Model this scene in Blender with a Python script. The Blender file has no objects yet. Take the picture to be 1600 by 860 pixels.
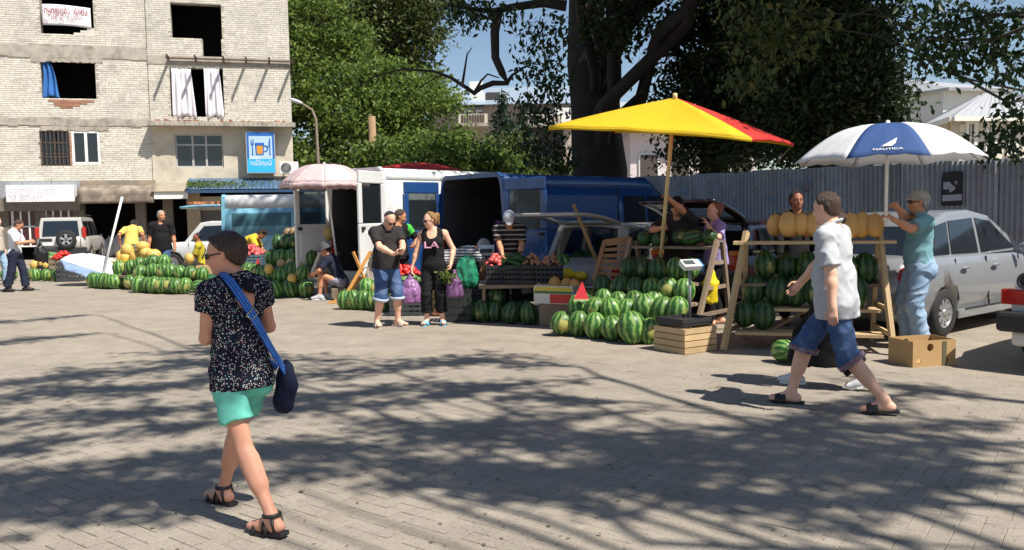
import bpy, math, random
import numpy as np
from mathutils import Vector, Matrix
R = math.radians
PI = math.pi
scene = bpy.context.scene
COL = scene.collection
rng = random.Random(7)
nrg = np.random.default_rng(11)

# ------------------------------------------------------------------ camera
CAM_F, CAM_H = 1300.0, 1.62          # focal length in photo pixels (1600 wide), eye height
PITCH = math.atan((430 - 338) / CAM_F)
ROLL = R(1.0)
cam_data = bpy.data.cameras.new('camera')
cam_data.sensor_width = 36.0
cam_data.lens = 36.0 * CAM_F / 1600.0
cam_data.clip_start = 0.05
cam_data.clip_end = 1500
cam = bpy.data.objects.new('camera', cam_data)
COL.objects.link(cam)
cam.matrix_world = Matrix.Translation((0, 0, CAM_H)) @ Matrix.Rotation(PI / 2 - PITCH, 4, 'X') @ Matrix.Rotation(-ROLL, 4, 'Z')
scene.camera = cam

# ------------------------------------------------------------------ sky and sun
SUN_EL, SUN_AZ = R(56), math.atan2(0.46, -0.355)      # azimuth clockwise from +Y, sun stands right behind the camera
SUN = Vector((math.cos(SUN_EL) * math.sin(SUN_AZ), math.cos(SUN_EL) * math.cos(SUN_AZ), math.sin(SUN_EL)))
world = bpy.data.worlds.new('World')
scene.world = world
world.use_nodes = True
wn = world.node_tree
wn.nodes.clear()
sky = wn.nodes.new('ShaderNodeTexSky')
sky.sky_type = 'NISHITA'
sky.sun_disc = False
sky.sun_elevation = SUN_EL
sky.sun_rotation = SUN_AZ
sky.altitude = 200
sky.air_density = 1.0
sky.dust_density = 0.6
bgn = wn.nodes.new('ShaderNodeBackground')
bgn.inputs['Strength'].default_value = 0.078
won = wn.nodes.new('ShaderNodeOutputWorld')
wn.links.new(sky.outputs[0], bgn.inputs['Color'])
wn.links.new(bgn.outputs[0], won.inputs['Surface'])
sun_data = bpy.data.lights.new('sun', 'SUN')
sun_data.energy = 5.0
sun_data.angle = R(0.53)
sun_data.color = (1.0, 0.95, 0.86)
sun_ob = bpy.data.objects.new('sun', sun_data)
COL.objects.link(sun_ob)
sun_ob.rotation_euler = SUN.to_track_quat('Z', 'Y').to_euler()
scene.view_settings.view_transform = 'Standard'
scene.view_settings.look = 'None'
scene.view_settings.exposure = 0.64
scene.view_settings.gamma = 1.0
scene.render.engine = 'CYCLES'
scene.cycles.use_denoising = True
scene.cycles.max_bounces = 6
scene.cycles.transparent_max_bounces = 12

# ------------------------------------------------------------------ placing by sight line
def ray(px, py):
    v = Vector(((px - 800) / CAM_F, -(py - 430) / CAM_F, -1.0))
    return cam.matrix_world.to_3x3() @ v
def gnd(px, py, z=0.0):
    r = ray(px, py); t = (z - CAM_H) / r.z
    return Vector((r.x * t, r.y * t, z))
def at(px, py, d):
    r = ray(px, py); t = d / r.y
    return Vector((r.x * t, d, r.z * t + CAM_H))

# ------------------------------------------------------------------ objects
def new_obj(name, me, mat=None, parent=None, loc=None, rot=None):
    o = bpy.data.objects.new(name, me)
    COL.objects.link(o)
    if mat is not None and me is not None and not me.materials:
        me.materials.append(mat)
    if parent is not None:
        o.parent = parent
    if loc is not None: o.location = loc
    if rot is not None: o.rotation_euler = rot
    return o
def tag(o, label=None, cat=None, group=None, kind=None):
    if label: o['label'] = label
    if cat: o['category'] = cat
    if group: o['group'] = group
    if kind: o['kind'] = kind
    return o
def thing(name, label, cat, loc=(0, 0, 0), rz=0.0, group=None):
    o = bpy.data.objects.new(name, None)
    o.empty_display_size = 0.1
    COL.objects.link(o)
    o.location = loc; o.rotation_euler = (0, 0, rz)
    return tag(o, label, cat, group)
def copy_tree(o, parent=None):
    c = o.copy(); COL.objects.link(c); c.parent = parent
    for ch in o.children: copy_tree(ch, c)
    return c
def np_mesh(name, verts, faces, smooth=True):
    """fast mesh from an (n,3) array and an (m,k) face array"""
    verts = np.asarray(verts, dtype=np.float32); faces = np.asarray(faces, dtype=np.int32)
    me = bpy.data.meshes.new(name)
    n, m, k = len(verts), len(faces), faces.shape[1] if len(faces) else 4
    me.vertices.add(n); me.vertices.foreach_set('co', verts.ravel())
    me.loops.add(m * k); me.loops.foreach_set('vertex_index', faces.ravel())
    me.polygons.add(m)
    me.polygons.foreach_set('loop_start', np.arange(0, m * k, k, dtype=np.int32))
    me.polygons.foreach_set('loop_total', np.full(m, k, dtype=np.int32))
    me.polygons.foreach_set('use_smooth', np.full(m, smooth, dtype=bool))
    me.update(calc_edges=True)
    return me

class MB:
    """collects shapes and links them as one mesh"""
    def __init__(s): s.v = []; s.f = []; s.sm = []
    def add(s, vs, fs, smooth=False):
        b = len(s.v); s.v += [tuple(v) for v in vs]
        s.f += [tuple(i + b for i in f) for f in fs]; s.sm += [smooth] * len(fs); return s
    def box(s, c, size, rot=None, taper=1.0):
        x, y, z = size[0] / 2, size[1] / 2, size[2] / 2
        vs = [Vector((sx * x * (taper if sz > 0 else 1), sy * y * (taper if sz > 0 else 1), sz * z)) for sz in (-1, 1) for sx, sy in ((-1, -1), (1, -1), (1, 1), (-1, 1))]
        if rot is not None:
            m = rot if isinstance(rot, Matrix) else Matrix.Rotation(rot, 3, 'Z')
            vs = [m @ v for v in vs]
        c = Vector(c)
        return s.add([v + c for v in vs], [(3, 2, 1, 0), (4, 5, 6, 7), (0, 1, 5, 4), (1, 2, 6, 5), (2, 3, 7, 6), (3, 0, 4, 7)])
    def box2(s, lo, hi):
        return s.box([(a + b) / 2 for a, b in zip(lo, hi)], [b - a for a, b in zip(lo, hi)])
    def bar(s, a, b, w, h=None, up=(0, 0, 1)):
        """rectangular bar from a to b, w wide and h high"""
        h = h or w; a = Vector(a); b = Vector(b); d = b - a; L = d.length; d.normalize(); u = Vector(up)
        if abs(d.dot(u)) > 0.98: u = Vector((0, 1, 0))
        x = d.cross(u).normalized(); z = x.cross(d)
        return s.box((a + b) / 2, (w, L, h), Matrix((x, d, z)).transposed())
    def tube(s, pts, rad, n=8, caps=True, smooth=True, flat=None):
        pts = [Vector(p) for p in pts]; m = len(pts)
        if not hasattr(rad, '__len__'): rad = [rad] * m
        rings = []; px = None
        for i, p in enumerate(pts):
            d = (pts[min(i + 1, m - 1)] - pts[max(i - 1, 0)])
            if d.length < 1e-9: d = Vector((0, 0, 1))
            d.normalize()
            if px is None:
                u = Vector((0, 0, 1)) if abs(d.z) < 0.9 else Vector((1, 0, 0))
                px = d.cross(u).normalized()
            else:
                px = px - d * px.dot(d)
                if px.length < 1e-6: px = d.orthogonal()
                px.normalize()
            py = d.cross(px)
            fy = flat or 1.0
            rings.append([p + (px * math.cos(2 * PI * k / n) + py * fy * math.sin(2 * PI * k / n)) * rad[i] for k in range(n)])
        vs = [v for r in rings for v in r]; fs = []
        for i in range(m - 1):
            for k in range(n):
                fs.append((i * n + k, i * n + (k + 1) % n, (i + 1) * n + (k + 1) % n, (i + 1) * n + k))
        if caps: fs += [tuple(range(n))[::-1], tuple((m - 1) * n + k for k in range(n))]
        return s.add(vs, fs, smooth)
    def lathe(s, prof, n=16, c=(0, 0, 0), axis=None, smooth=True, squash=1.0, caps=True):
        """prof: list of (radius, height) turned about z (or about axis)"""
        c = Vector(c); q = Vector((0, 0, 1)).rotation_difference(Vector(axis)).to_matrix() if axis is not None else Matrix.Identity(3)
        vs = [c + q @ Vector((r * math.cos(2 * PI * k / n), r * squash * math.sin(2 * PI * k / n), h)) for r, h in prof for k in range(n)]
        fs = [(i * n + k, i * n + (k + 1) % n, (i + 1) * n + (k + 1) % n, (i + 1) * n + k) for i in range(len(prof) - 1) for k in range(n)]
        if caps and prof[0][0] > 1e-6: fs.append(tuple(range(n))[::-1])
        if caps and prof[-1][0] > 1e-6: fs.append(tuple((len(prof) - 1) * n + k for k in range(n)))
        return s.add(vs, fs, smooth)
    def prism(s, poly, d, fn):
        """extrude a 2-D polygon: fn(u, v, w) -> point, w = 0 and d"""
        n = len(poly)
        vs = [fn(u, v, 0) for u, v in poly] + [fn(u, v, d) for u, v in poly]
        fs = [tuple(range(n))[::-1], tuple(range(n, 2 * n))] + [(i, (i + 1) % n, (i + 1) % n + n, i + n) for i in range(n)]
        return s.add(vs, fs)
    def ell(s, c, r, nu=12, nv=8, rot=None):
        c = Vector(c); vs = []; fs = []
        for j in range(nv + 1):
            t = PI * j / nv
            for i in range(nu):
                a = 2 * PI * i / nu
                v = Vector((r[0] * math.sin(t) * math.cos(a), r[1] * math.sin(t) * math.sin(a), r[2] * math.cos(t)))
                if rot is not None: v = rot @ v
                vs.append(c + v)
        for j in range(nv):
            for i in range(nu):
                fs.append((j * nu + i, (j + 1) * nu + i, (j + 1) * nu + (i + 1) % nu, j * nu + (i + 1) % nu))
        return s.add(vs, fs, True)
    def grid(s, fn, nu, nv, smooth=True, closed=False):
        vs = [fn(i / nu, j / nv) for j in range(nv + 1) for i in range(nu + 1)]
        fs = [(j * (nu + 1) + i, j * (nu + 1) + i + 1, (j + 1) * (nu + 1) + i + 1, (j + 1) * (nu + 1) + i) for j in range(nv) for i in range(nu)]
        return s.add(vs, fs, smooth)
    def mesh(s, name):
        me = bpy.data.meshes.new(name)
        me.from_pydata(s.v, [], s.f); me.polygons.foreach_set('use_smooth', s.sm); me.update()
        return me
    def build(s, name, mat, parent=None, loc=None, rot=None, bevel=0.0, solid=0.0, sub=0, inner=None):
        o = new_obj(name, s.mesh(name), mat, parent, loc, rot)
        if sub:
            m = o.modifiers.new('sub', 'SUBSURF'); m.levels = m.render_levels = sub
        if solid:
            m = o.modifiers.new('solid', 'SOLIDIFY'); m.thickness = solid; m.offset = -1
            if inner is not None: o.data.materials.append(inner); m.material_offset = 1
        if bevel:
            m = o.modifiers.new('bev', 'BEVEL'); m.width = bevel; m.segments = 2; m.limit_method = 'ANGLE'; m.angle_limit = R(40)
        return o
def wobble(o, amp, scale, seed=0):
    """uneven surface: push vertices by smooth noise"""
    me = o.data; n = len(me.vertices); co = np.empty(n * 3, np.float32); me.vertices.foreach_get('co', co); co = co.reshape(-1, 3)
    co += vnoise3(co * scale + seed) * amp
    me.vertices.foreach_set('co', co.ravel()); me.update()
def vnoise(p):
    """cheap smooth noise of (n,3) points, about -1..1"""
    x, y, z = p[..., 0], p[..., 1], p[..., 2]
    a = np.sin(1.7 * x + 2.1 * np.sin(0.9 * y + 1.3) + 0.7 * z) + np.sin(1.9 * y + 1.8 * np.sin(1.1 * z + 0.4) - 0.6 * x) + np.sin(2.3 * z + 1.6 * np.sin(0.8 * x + 2.2) + 0.9 * y)
    b = np.sin(4.1 * x - 2.9 * y + 1.2 * np.sin(2.2 * z)) + np.sin(3.7 * y + 3.3 * z + 1.4 * np.sin(1.9 * x)) 
    return a / 3 * 0.7 + b / 2 * 0.3
def vnoise3(p):
    return np.stack([vnoise(p), vnoise(p + 17.3), vnoise(p - 31.7)], -1)

# ------------------------------------------------------------------ materials
MATS = {}
def lin(c):
    """sRGB 0..255 triple -> linear"""
    return tuple(((v / 255) / 12.92 if v / 255 <= 0.04045 else ((v / 255 + 0.055) / 1.055) ** 2.4) for v in c)
def _base(name):
    m = bpy.data.materials.new(name); m.use_nodes = True
    nt = m.node_tree; b = nt.nodes['Principled BSDF']
    return m, nt, b
def mat(name, col, rough=0.6, metal=0.0, var=0.15, scale=6.0, bump=0.0, bscale=80.0, spec=0.5, coat=0.0, rand=0.0, dirt=None, dscale=3.0, damt=0.5, trans=0.0):
    """plain procedural material: base colour with noise variation, optional dirt patches, bump and per-object variation"""
    if name in MATS: return MATS[name]
    m, nt, b = _base(name); N = nt.nodes.new; L = nt.links.new
    tc = N('ShaderNodeTexCoord')
    n = N('ShaderNodeTexNoise'); n.inputs['Scale'].default_value = scale; n.inputs['Detail'].default_value = 5
    L(tc.outputs['Object'], n.inputs['Vector'])
    mx = N('ShaderNodeMix'); mx.data_type = 'RGBA'
    mx.inputs[6].default_value = (*[c * (1 - var) for c in col], 1); mx.inputs[7].default_value = (*[min(1, c * (1 + var)) for c in col], 1)
    L(n.outputs['Fac'], mx.inputs[0]); out = mx.outputs[2]
    if dirt is not None:
        n2 = N('ShaderNodeTexNoise'); n2.inputs['Scale'].default_value = dscale; n2.inputs['Detail'].default_value = 8; n2.inputs['Roughness'].default_value = 0.7
        L(tc.outputs['Object'], n2.inputs['Vector'])
        r2 = N('ShaderNodeMapRange'); r2.inputs[1].default_value = 0.48; r2.inputs[2].default_value = 0.7; r2.inputs[4].default_value = damt
        L(n2.outputs['Fac'], r2.inputs[0])
        m2 = N('ShaderNodeMix'); m2.data_type = 'RGBA'; m2.inputs[7].default_value = (*dirt, 1)
        L(r2.outputs[0], m2.inputs[0]); L(out, m2.inputs[6]); out = m2.outputs[2]
    if rand:
        oi = N('ShaderNodeObjectInfo'); hs = N('ShaderNodeHueSaturation')
        mr = N('ShaderNodeMapRange'); mr.inputs[3].default_value = 1 - rand; mr.inputs[4].default_value = 1 + rand
        L(oi.outputs['Random'], mr.inputs[0]); L(mr.outputs[0], hs.inputs['Value']); L(out, hs.inputs['Color']); out = hs.outputs[0]
    L(out, b.inputs['Base Color'])
    b.inputs['Roughness'].default_value = rough; b.inputs['Metallic'].default_value = metal
    b.inputs['Specular IOR Level'].default_value = spec
    if coat: b.inputs['Coat Weight'].default_value = coat; b.inputs['Coat Roughness'].default_value = 0.06
    if trans: b.inputs['Transmission Weight'].default_value = trans
    if bump:
        nb = N('ShaderNodeTexNoise'); nb.inputs['Scale'].default_value = bscale; nb.inputs['Detail'].default_value = 4
        L(tc.outputs['Object'], nb.inputs['Vector'])
        bp = N('ShaderNodeBump'); bp.inputs['Strength'].default_value = bump; bp.inputs['Distance'].default_value = 0.02
        L(nb.outputs['Fac'], bp.inputs['Height']); L(bp.outputs[0], b.inputs['Normal'])
    MATS[name] = m
    return m
def leaf_mat(name, dark, light, transl=0.35, warm=None):
    if name in MATS: return MATS[name]
    m, nt, b = _base(name); N = nt.nodes.new; L = nt.links.new
    g = N('ShaderNodeNewGeometry'); cr = N('ShaderNodeValToRGB')
    cr.color_ramp.elements[0].color = (*dark, 1); cr.color_ramp.elements[1].color = (*light, 1)
    if warm:
        e = cr.color_ramp.elements.new(0.93); e.color = (*light, 1); cr.color_ramp.elements[-1].color = (*warm, 1)
    L(g.outputs['Random Per Island'], cr.inputs[0]); L(cr.outputs[0], b.inputs['Base Color'])
    b.inputs['Roughness'].default_value = 0.5; b.inputs['Specular IOR Level'].default_value = 0.35
    tr = N('ShaderNodeBsdfTranslucent'); L(cr.outputs[0], tr.inputs['Color'])
    ms = N('ShaderNodeMixShader'); ms.inputs[0].default_value = transl
    L(b.outputs[0], ms.inputs[1]); L(tr.outputs[0], ms.inputs[2]); L(ms.outputs[0], nt.nodes['Material Output'].inputs['Surface'])
    MATS[name] = m
    return m
def glass_mat(name, tint=(0.02, 0.025, 0.03), alpha=0.25, rough=0.03):
    """thin pane: mirror-like film over partly clear glass"""
    if name in MATS: return MATS[name]
    m, nt, b = _base(name); N = nt.nodes.new; L = nt.links.new
    b.inputs['Base Color'].default_value = (*tint, 1); b.inputs['Roughness'].default_value = rough
    t = N('ShaderNodeBsdfTransparent'); t.inputs['Color'].default_value = (0.82, 0.87, 0.86, 1)
    ms = N('ShaderNodeMixShader'); ms.inputs[0].default_value = alpha
    L(t.outputs[0], ms.inputs[1]); L(b.outputs[0], ms.inputs[2]); L(ms.outputs[0], nt.nodes['Material Output'].inputs['Surface'])
    MATS[name] = m
    return m

def text_part(txt, size, mat_, parent, M, name='lettering', extrude=0.0015, align='CENTER', sx=1.0, spacing=1.0, shear=0.0):
    """real lettering: a text outline turned into a mesh, placed by the matrix M (text lies in local xy, faces +z)"""
    c = bpy.data.curves.new('txt', 'FONT'); c.body = txt; c.size = size; c.extrude = extrude
    c.align_x = align; c.align_y = 'CENTER'; c.space_character = spacing; c.shear = shear
    t = bpy.data.objects.new('txt', c); COL.objects.link(t)
    dg = bpy.context.evaluated_depsgraph_get()
    me = bpy.data.meshes.new_from_object(t.evaluated_get(dg))
    bpy.data.objects.remove(t); bpy.data.curves.remove(c)
    me.materials.clear()
    me.transform(M @ Matrix.Diagonal((sx, 1, 1, 1)))
    return new_obj(name, me, mat_, parent)
def frame_matrix(o, x, z):
    """matrix with local x and local z (the face normal) directions at o"""
    x = Vector(x).normalized(); z = Vector(z).normalized(); y = z.cross(x).normalized(); x = y.cross(z)
    m = Matrix((x, y, z)).transposed().to_4x4(); m.translation = o
    return m
# ------------------------------------------------------------------ bodies grown from one smooth field, so that skin and cloth are continuous
def _axisframe(v):
    return np.asarray(v, dtype=np.float64)
class Field:
    def __init__(s, lo, hi, res):
        s.res = res; s.lo = np.asarray(lo, float) - 3 * res
        n = np.ceil((np.asarray(hi, float) + 3 * res - s.lo) / res).astype(int) + 1
        s.n = n; s.D = np.full(tuple(n), 0.25, np.float32)
        s.ax = [s.lo[i] + res * np.arange(n[i]) for i in range(3)]
    def _win(s, lo, hi, pad):
        i0 = np.maximum(np.floor((np.asarray(lo) - pad - s.lo) / s.res).astype(int), 0)
        i1 = np.minimum(np.ceil((np.asarray(hi) + pad - s.lo) / s.res).astype(int) + 1, s.n)
        if np.any(i1 <= i0): return None
        sl = tuple(slice(a, b) for a, b in zip(i0, i1))
        P = np.stack(np.meshgrid(*[s.ax[i][sl[i]] for i in range(3)], indexing='ij'), -1)
        return sl, P
    def _mix(s, sl, d, op, k):
        D = s.D[sl]
        if op == 'u':
            if k > 0:
                h = np.maximum(k - np.abs(D - d), 0) / k
                s.D[sl] = np.minimum(D, d) - h * h * k * 0.25
            else: s.D[sl] = np.minimum(D, d)
        elif op == 's':
            d = -d
            if k > 0:
                h = np.maximum(k - np.abs(D - d), 0) / k
                s.D[sl] = np.maximum(D, d) + h * h * k * 0.25
            else: s.D[sl] = np.maximum(D, d)
    def cone(s, a, b, ra, rb, k=0.02, op='u', flat=None, fs=1.0, cap=False):
        """tapered capsule; flat = direction along which it is squashed by fs; cap = flat ends"""
        a = np.asarray(a, float); b = np.asarray(b, float); r = max(ra, rb)
        w = s._win(np.minimum(a, b) - r, np.maximum(a, b) + r, k + 2 * s.res)
        if w is None: return
        sl, P = w
        if flat is not None:
            f = np.asarray(flat, float); f = f / np.linalg.norm(f); m = (a + b) / 2
            if fs <= 1.0:
                P = P + ((P - m) @ f)[..., None] * f * (1 / fs - 1)
        ba = b - a; l2 = max(ba @ ba, 1e-9); L = math.sqrt(l2)
        pa = P - a; t = (pa @ ba) / l2
        if cap:
            tc = np.clip(t, 0, 1); q = np.linalg.norm(pa - t[..., None] * ba, axis=-1) - (ra + (rb - ra) * tc)
            e = (np.abs(t - 0.5) - 0.5) * L
            d = np.where((q > 0) & (e > 0), np.sqrt(np.maximum(q, 0) ** 2 + np.maximum(e, 0) ** 2), np.maximum(q, e))
        else:
            t = np.clip(t, 0, 1); d = np.linalg.norm(pa - t[..., None] * ba, axis=-1) - (ra + (rb - ra) * t)
        s._mix(sl, d.astype(np.float32), op, k)
    def ell(s, c, axes, r, k=0.02, op='u'):
        """ellipsoid with axes (three unit vectors) and radii"""
        c = np.asarray(c, float); A = np.asarray(axes, float); r = np.asarray(r, float)
        ext = np.sqrt(((A * r[:, None]) ** 2).sum(0))
        w = s._win(c - ext, c + ext, k + 2 * s.res)
        if w is None: return
        sl, P = w
        q = (P - c) @ A.T
        k0 = np.linalg.norm(q / r, axis=-1); k1 = np.linalg.norm(q / (r * r), axis=-1)
        d = k0 * (k0 - 1) / np.maximum(k1, 1e-6)
        s._mix(sl, d.astype(np.float32), op, k)
    def plane(s, p, n, k=0.0):
        """cut away what lies on the side the normal points to"""
        P = np.stack(np.meshgrid(*s.ax, indexing='ij'), -1); n = np.asarray(n, float); n = n / np.linalg.norm(n)
        d = ((P - np.asarray(p, float)) @ n).astype(np.float32)
        s.D = np.maximum(s.D, d)
    def ripple(s, amp, scale, seed=0.0):
        i = np.nonzero(np.abs(s.D) < abs(amp) * 2 + 3 * s.res); P = np.stack([s.ax[j][i[j]] for j in range(3)], -1)
        s.D[i] += (amp * vnoise(P * np.asarray(scale) + seed)).astype(np.float32)
    def folds(s, amp, scale, seed=0.0):
        """creased cloth: sharp-edged soft ridges"""
        i = np.nonzero(np.abs(s.D) < amp * 2 + 3 * s.res); P = np.stack([s.ax[j][i[j]] for j in range(3)], -1); P = P + .05 * vnoise3(P * 6 + seed)
        s.D[i] += (amp * (2 * np.sqrt(np.abs(vnoise(P * np.asarray(scale) + seed * 1.7)) + .01) - 1)).astype(np.float32)
    def mesh(s):
        D = s.D; D[0] = D[-1] = 0.2; D[:, 0] = D[:, -1] = 0.2; D[:, :, 0] = D[:, :, -1] = 0.2
        ins = D < 0
        nx, ny, nz = D.shape
        cs = np.zeros((nx - 1, ny - 1, nz - 1), np.int8)
        for dx in (0, 1):
            for dy in (0, 1):
                for dz in (0, 1): cs += ins[dx:nx - 1 + dx, dy:ny - 1 + dy, dz:nz - 1 + dz]
        act = (cs > 0) & (cs < 8); idx = np.argwhere(act)
        if len(idx) == 0: return np.zeros((0, 3)), np.zeros((0, 4), int)
        num = np.full(act.shape, -1, np.int32); num[act] = np.arange(len(idx))
        acc = np.zeros((len(idx), 3)); cnt = np.zeros(len(idx))
        cor = [(x, y, z) for x in (0, 1) for y in (0, 1) for z in (0, 1)]
        val = {c: D[idx[:, 0] + c[0], idx[:, 1] + c[1], idx[:, 2] + c[2]] for c in cor}
        for a in cor:
            for i in range(3):
                if a[i] == 0:
                    b = tuple(1 if j == i else a[j] for j in range(3))
                    va, vb = val[a], val[b]; m = (va < 0) != (vb < 0)
                    t = np.where(m, va / np.where(np.abs(va - vb) < 1e-9, 1, va - vb), 0)
                    p = np.zeros((len(idx), 3)); p[:] = a; p[:, i] = t
                    acc[m] += p[m]; cnt[m] += 1
        V = s.lo + s.res * (idx + acc / cnt[:, None])
        Q = []
        for i in range(3):
            sl0 = [slice(1, -1)] * 3; sl1 = [slice(1, -1)] * 3; sl0[i] = slice(0, -1); sl1[i] = slice(1, None)
            a = ins[tuple(sl0)]; b = ins[tuple(sl1)]; ch = a != b
            e = np.argwhere(ch); fl = a[ch]
            off = np.array([1, 1, 1]); off[i] = 0; e = e + off
            j, k = (i + 1) % 3, (i + 2) % 3
            def cell(dj, dk):
                c = e.copy(); c[:, j] -= dj; c[:, k] -= dk
                return num[c[:, 0], c[:, 1], c[:, 2]]
            q = np.stack([cell(1, 1), cell(0, 1), cell(0, 0), cell(1, 0)], -1)
            q[~fl] = q[~fl][:, ::-1]
            Q.append(q)
        return V, np.concatenate(Q)

def unit(v):
    v = np.asarray(v, float); return v / max(np.linalg.norm(v), 1e-9)
def ik(a, c, l1, l2, hint):
    """middle joint of a two-bone chain from a to c bending towards hint; the end is pulled in if out of reach"""
    a = np.asarray(a, float); c = np.asarray(c, float); d = c - a; D = np.linalg.norm(d); mx = (l1 + l2) * 0.998
    if D > mx: c = a + d / D * mx; d = c - a; D = mx
    x = (l1 * l1 - l2 * l2 + D * D) / (2 * D); h = math.sqrt(max(l1 * l1 - x * x, 0)); u = d / D
    hv = np.asarray(hint, float); hv = hv - u * (hv @ u); hv = unit(hv)
    return a + u * x + hv * h, c
def rotm(axis, ang):
    return np.array(Matrix.Rotation(ang, 3, Vector(axis)))

SKIN = {}
def skin(name, rgb):
    return mat('skin_' + name, lin(rgb), rough=0.5, var=0.14, scale=9, bump=0.06, bscale=120, spec=0.35, dirt=tuple(a * b for a, b in zip(lin(rgb), (.78, .58, .52))), dscale=7, damt=.45)

class Person:
    """A figure in its own frame: faces +Y, right hand +X, z up; heading turns it on the ground."""
    def __init__(s, H=1.75, res=0.013, girth=1.0, belly=0.0, female=False, pelvis=None, lean=0.0, side=0.0, twist=0.0,
                 head_yaw=0.0, head_pitch=0.0, foot_l=(-0.10, 0.12), foot_r=(0.10, -0.12), lift_l=0.0, lift_r=0.0, heel_l=0.0, heel_r=0.0, toe_yaw=(8, -8),
                 hand_l=None, hand_r=None, elbow_l=(-0.5, -1, -0.3), elbow_r=(0.5, -1, -0.3), knee=(0, 1, 0.1), curl=0.6, grip_l=None, grip_r=None):
        k = H / 1.75; s.k = k; s.H = H; s.res = res; s.g = girth; s.belly = belly; s.fem = female; s.curl = curl
        s.girl = (grip_l, grip_r)
        P = np.array(pelvis if pelvis is not None else (0, 0, 0.925)) * k; s.pel = P
        U = rotm((1, 0, 0), -lean) @ np.array([0, 0, 1.0]); U = rotm((0, 1, 0), side) @ U
        Rr = rotm((0, 0, 1), twist) @ np.array([1.0, 0, 0]); Rr = unit(Rr - U * (Rr @ U)); Fw = np.cross(U, Rr)
        s.U, s.R, s.F = U, Rr, Fw
        sw = 0.165 if female else 0.19; hw = 0.092
        s.Rp = unit(np.array([1.0, 0, 0]) * 0.7 + Rr * 0.3)
        s.hip = [P - s.Rp * hw * k + np.array([0, 0, -0.02]) * k, P + s.Rp * hw * k + np.array([0, 0, -0.02]) * k]
        s.waist = P + U * 0.17 * k; s.chest = P + U * 0.36 * k; s.sho_c = P + U * 0.495 * k
        s.sho = [s.sho_c - Rr * sw * k * (0.5 + 0.5 * girth), s.sho_c + Rr * sw * k * (0.5 + 0.5 * girth)]
        s.nb = P + U * 0.545 * k + Fw * 0.0
        hy = rotm(tuple(U), head_yaw); hR = hy @ Rr; hF = hy @ Fw; hU = U * 0.75 + np.array([0, 0, 0.25]); hU = unit(hU)
        hR = unit(hR - hU * (hR @ hU)); hp = rotm(tuple(hR), -head_pitch); hU = hp @ hU; hF = np.cross(hU, hR)
        s.hU, s.hR, s.hF = hU, hR, hF
        s.nt = s.nb + (U * 0.5 + hU * 0.5) * 0.075 * k + hF * 0.012 * k
        s.hc = s.nt + hU * 0.085 * k + hF * 0.02 * k
        # arms
        ua, fa = 0.285 * k, 0.25 * k
        s.elb = []; s.wri = []
        for i, (hd, el) in enumerate(((hand_l, elbow_l), (hand_r, elbow_r))):
            sx = -1 if i == 0 else 1
            tgt = np.array(hd) * k if hd is not None else s.sho[i] + np.array([sx * 0.08, 0.03, -0.52]) * k
            e, w = ik(s.sho[i], tgt, ua, fa, el); s.elb.append(e); s.wri.append(w)
        # legs
        s.kne = []; s.ank = []; s.toe = []; s.heel = []
        for i, (ft, lf, hl) in enumerate(((foot_l, lift_l, heel_l), (foot_r, lift_r, heel_r))):
            ty = R(toe_yaw[i]); fd = np.array([-math.sin(ty), math.cos(ty), 0.0])
            a = np.array([ft[0] * k, ft[1] * k, (0.085 + lf) * k + hl])
            kn, a = ik(s.hip[i], a, 0.425 * k, 0.415 * k, knee if not isinstance(knee, list) else knee[i])
            s.kne.append(kn); s.ank.append(a)
            base = a - np.array([0, 0, 0.085 * k])
            s.heel.append(base - fd * 0.045 * k + np.array([0, 0, 0.036 * k]))
            s.toe.append(base + fd * 0.155 * k + np.array([0, 0, 0.028 * k - hl * 0.95]))
        pts = np.array([s.hc + s.hU * 0.16 * k, s.hc, *s.sho, *s.elb, *s.wri, *s.kne, *s.ank, *s.toe, *s.heel, *s.hip, P])
        s.lo = pts.min(0) - 0.22 * k; s.hi = pts.max(0) + 0.22 * k; s.lo[2] = min(0.0, pts[:, 2].min()) - 0.02
    # --- pieces of the figure, each into a field, grown by e
    def torso(s, f, e=0.0, hips=True, sh=True):
        k, g = s.k, s.g; ax = [s.R, s.F, s.U]
        if hips:
            f.ell(s.pel + s.U * 0.0, [s.Rp, np.cross([0, 0, 1], s.Rp), [0, 0, 1]], np.array([0.165 * (0.6 + 0.4 * g) * (1.04 if s.fem else 1), 0.115 * g, 0.13]) * k + e, k=0.05)
            for h in s.hip: f.ell(h + (-s.F * 0.045 - np.array([0, 0, 0.035])) * k, [s.R, s.F, s.U], np.array([0.082, 0.08, 0.09]) * k * (0.7 + 0.3 * g) + e, k=0.04)
        f.ell(s.waist, ax, np.array([(0.128 if s.fem else 0.142) * g, 0.098 * g, 0.15]) * k + e, k=0.07)
        if s.belly: f.ell(s.waist + (s.F * 0.055 - s.U * 0.02) * k, ax, np.array([0.13 * g, 0.06 + s.belly, 0.14]) * k + e, k=0.06)
        f.ell(s.chest, ax, np.array([(0.142 if s.fem else 0.162) * (0.5 + 0.5 * g), 0.108 * (0.5 + 0.5 * g), 0.175]) * k + e, k=0.06)
        if s.fem:
            for sx in (-1, 1): f.ell(s.chest + (s.R * 0.068 * sx + s.F * 0.075 + s.U * 0.0) * k, ax, np.array([0.062, 0.06, 0.064]) * k * (0.4 + 0.6 * g) + e, k=0.04)
        if sh:
            f.cone(s.sho[0] + (s.R * 0.02 - s.U * 0.012) * k, s.sho[1] + (-s.R * 0.02 - s.U * 0.012) * k, 0.056 * k + e, 0.056 * k + e, k=0.06)
            for x in s.sho: f.cone(s.nb + s.U * 0.015 * k, x * 0.55 + s.nb * 0.45 - s.U * 0.015 * k, 0.04 * k + e, 0.04 * k + e, k=0.06)
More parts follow.
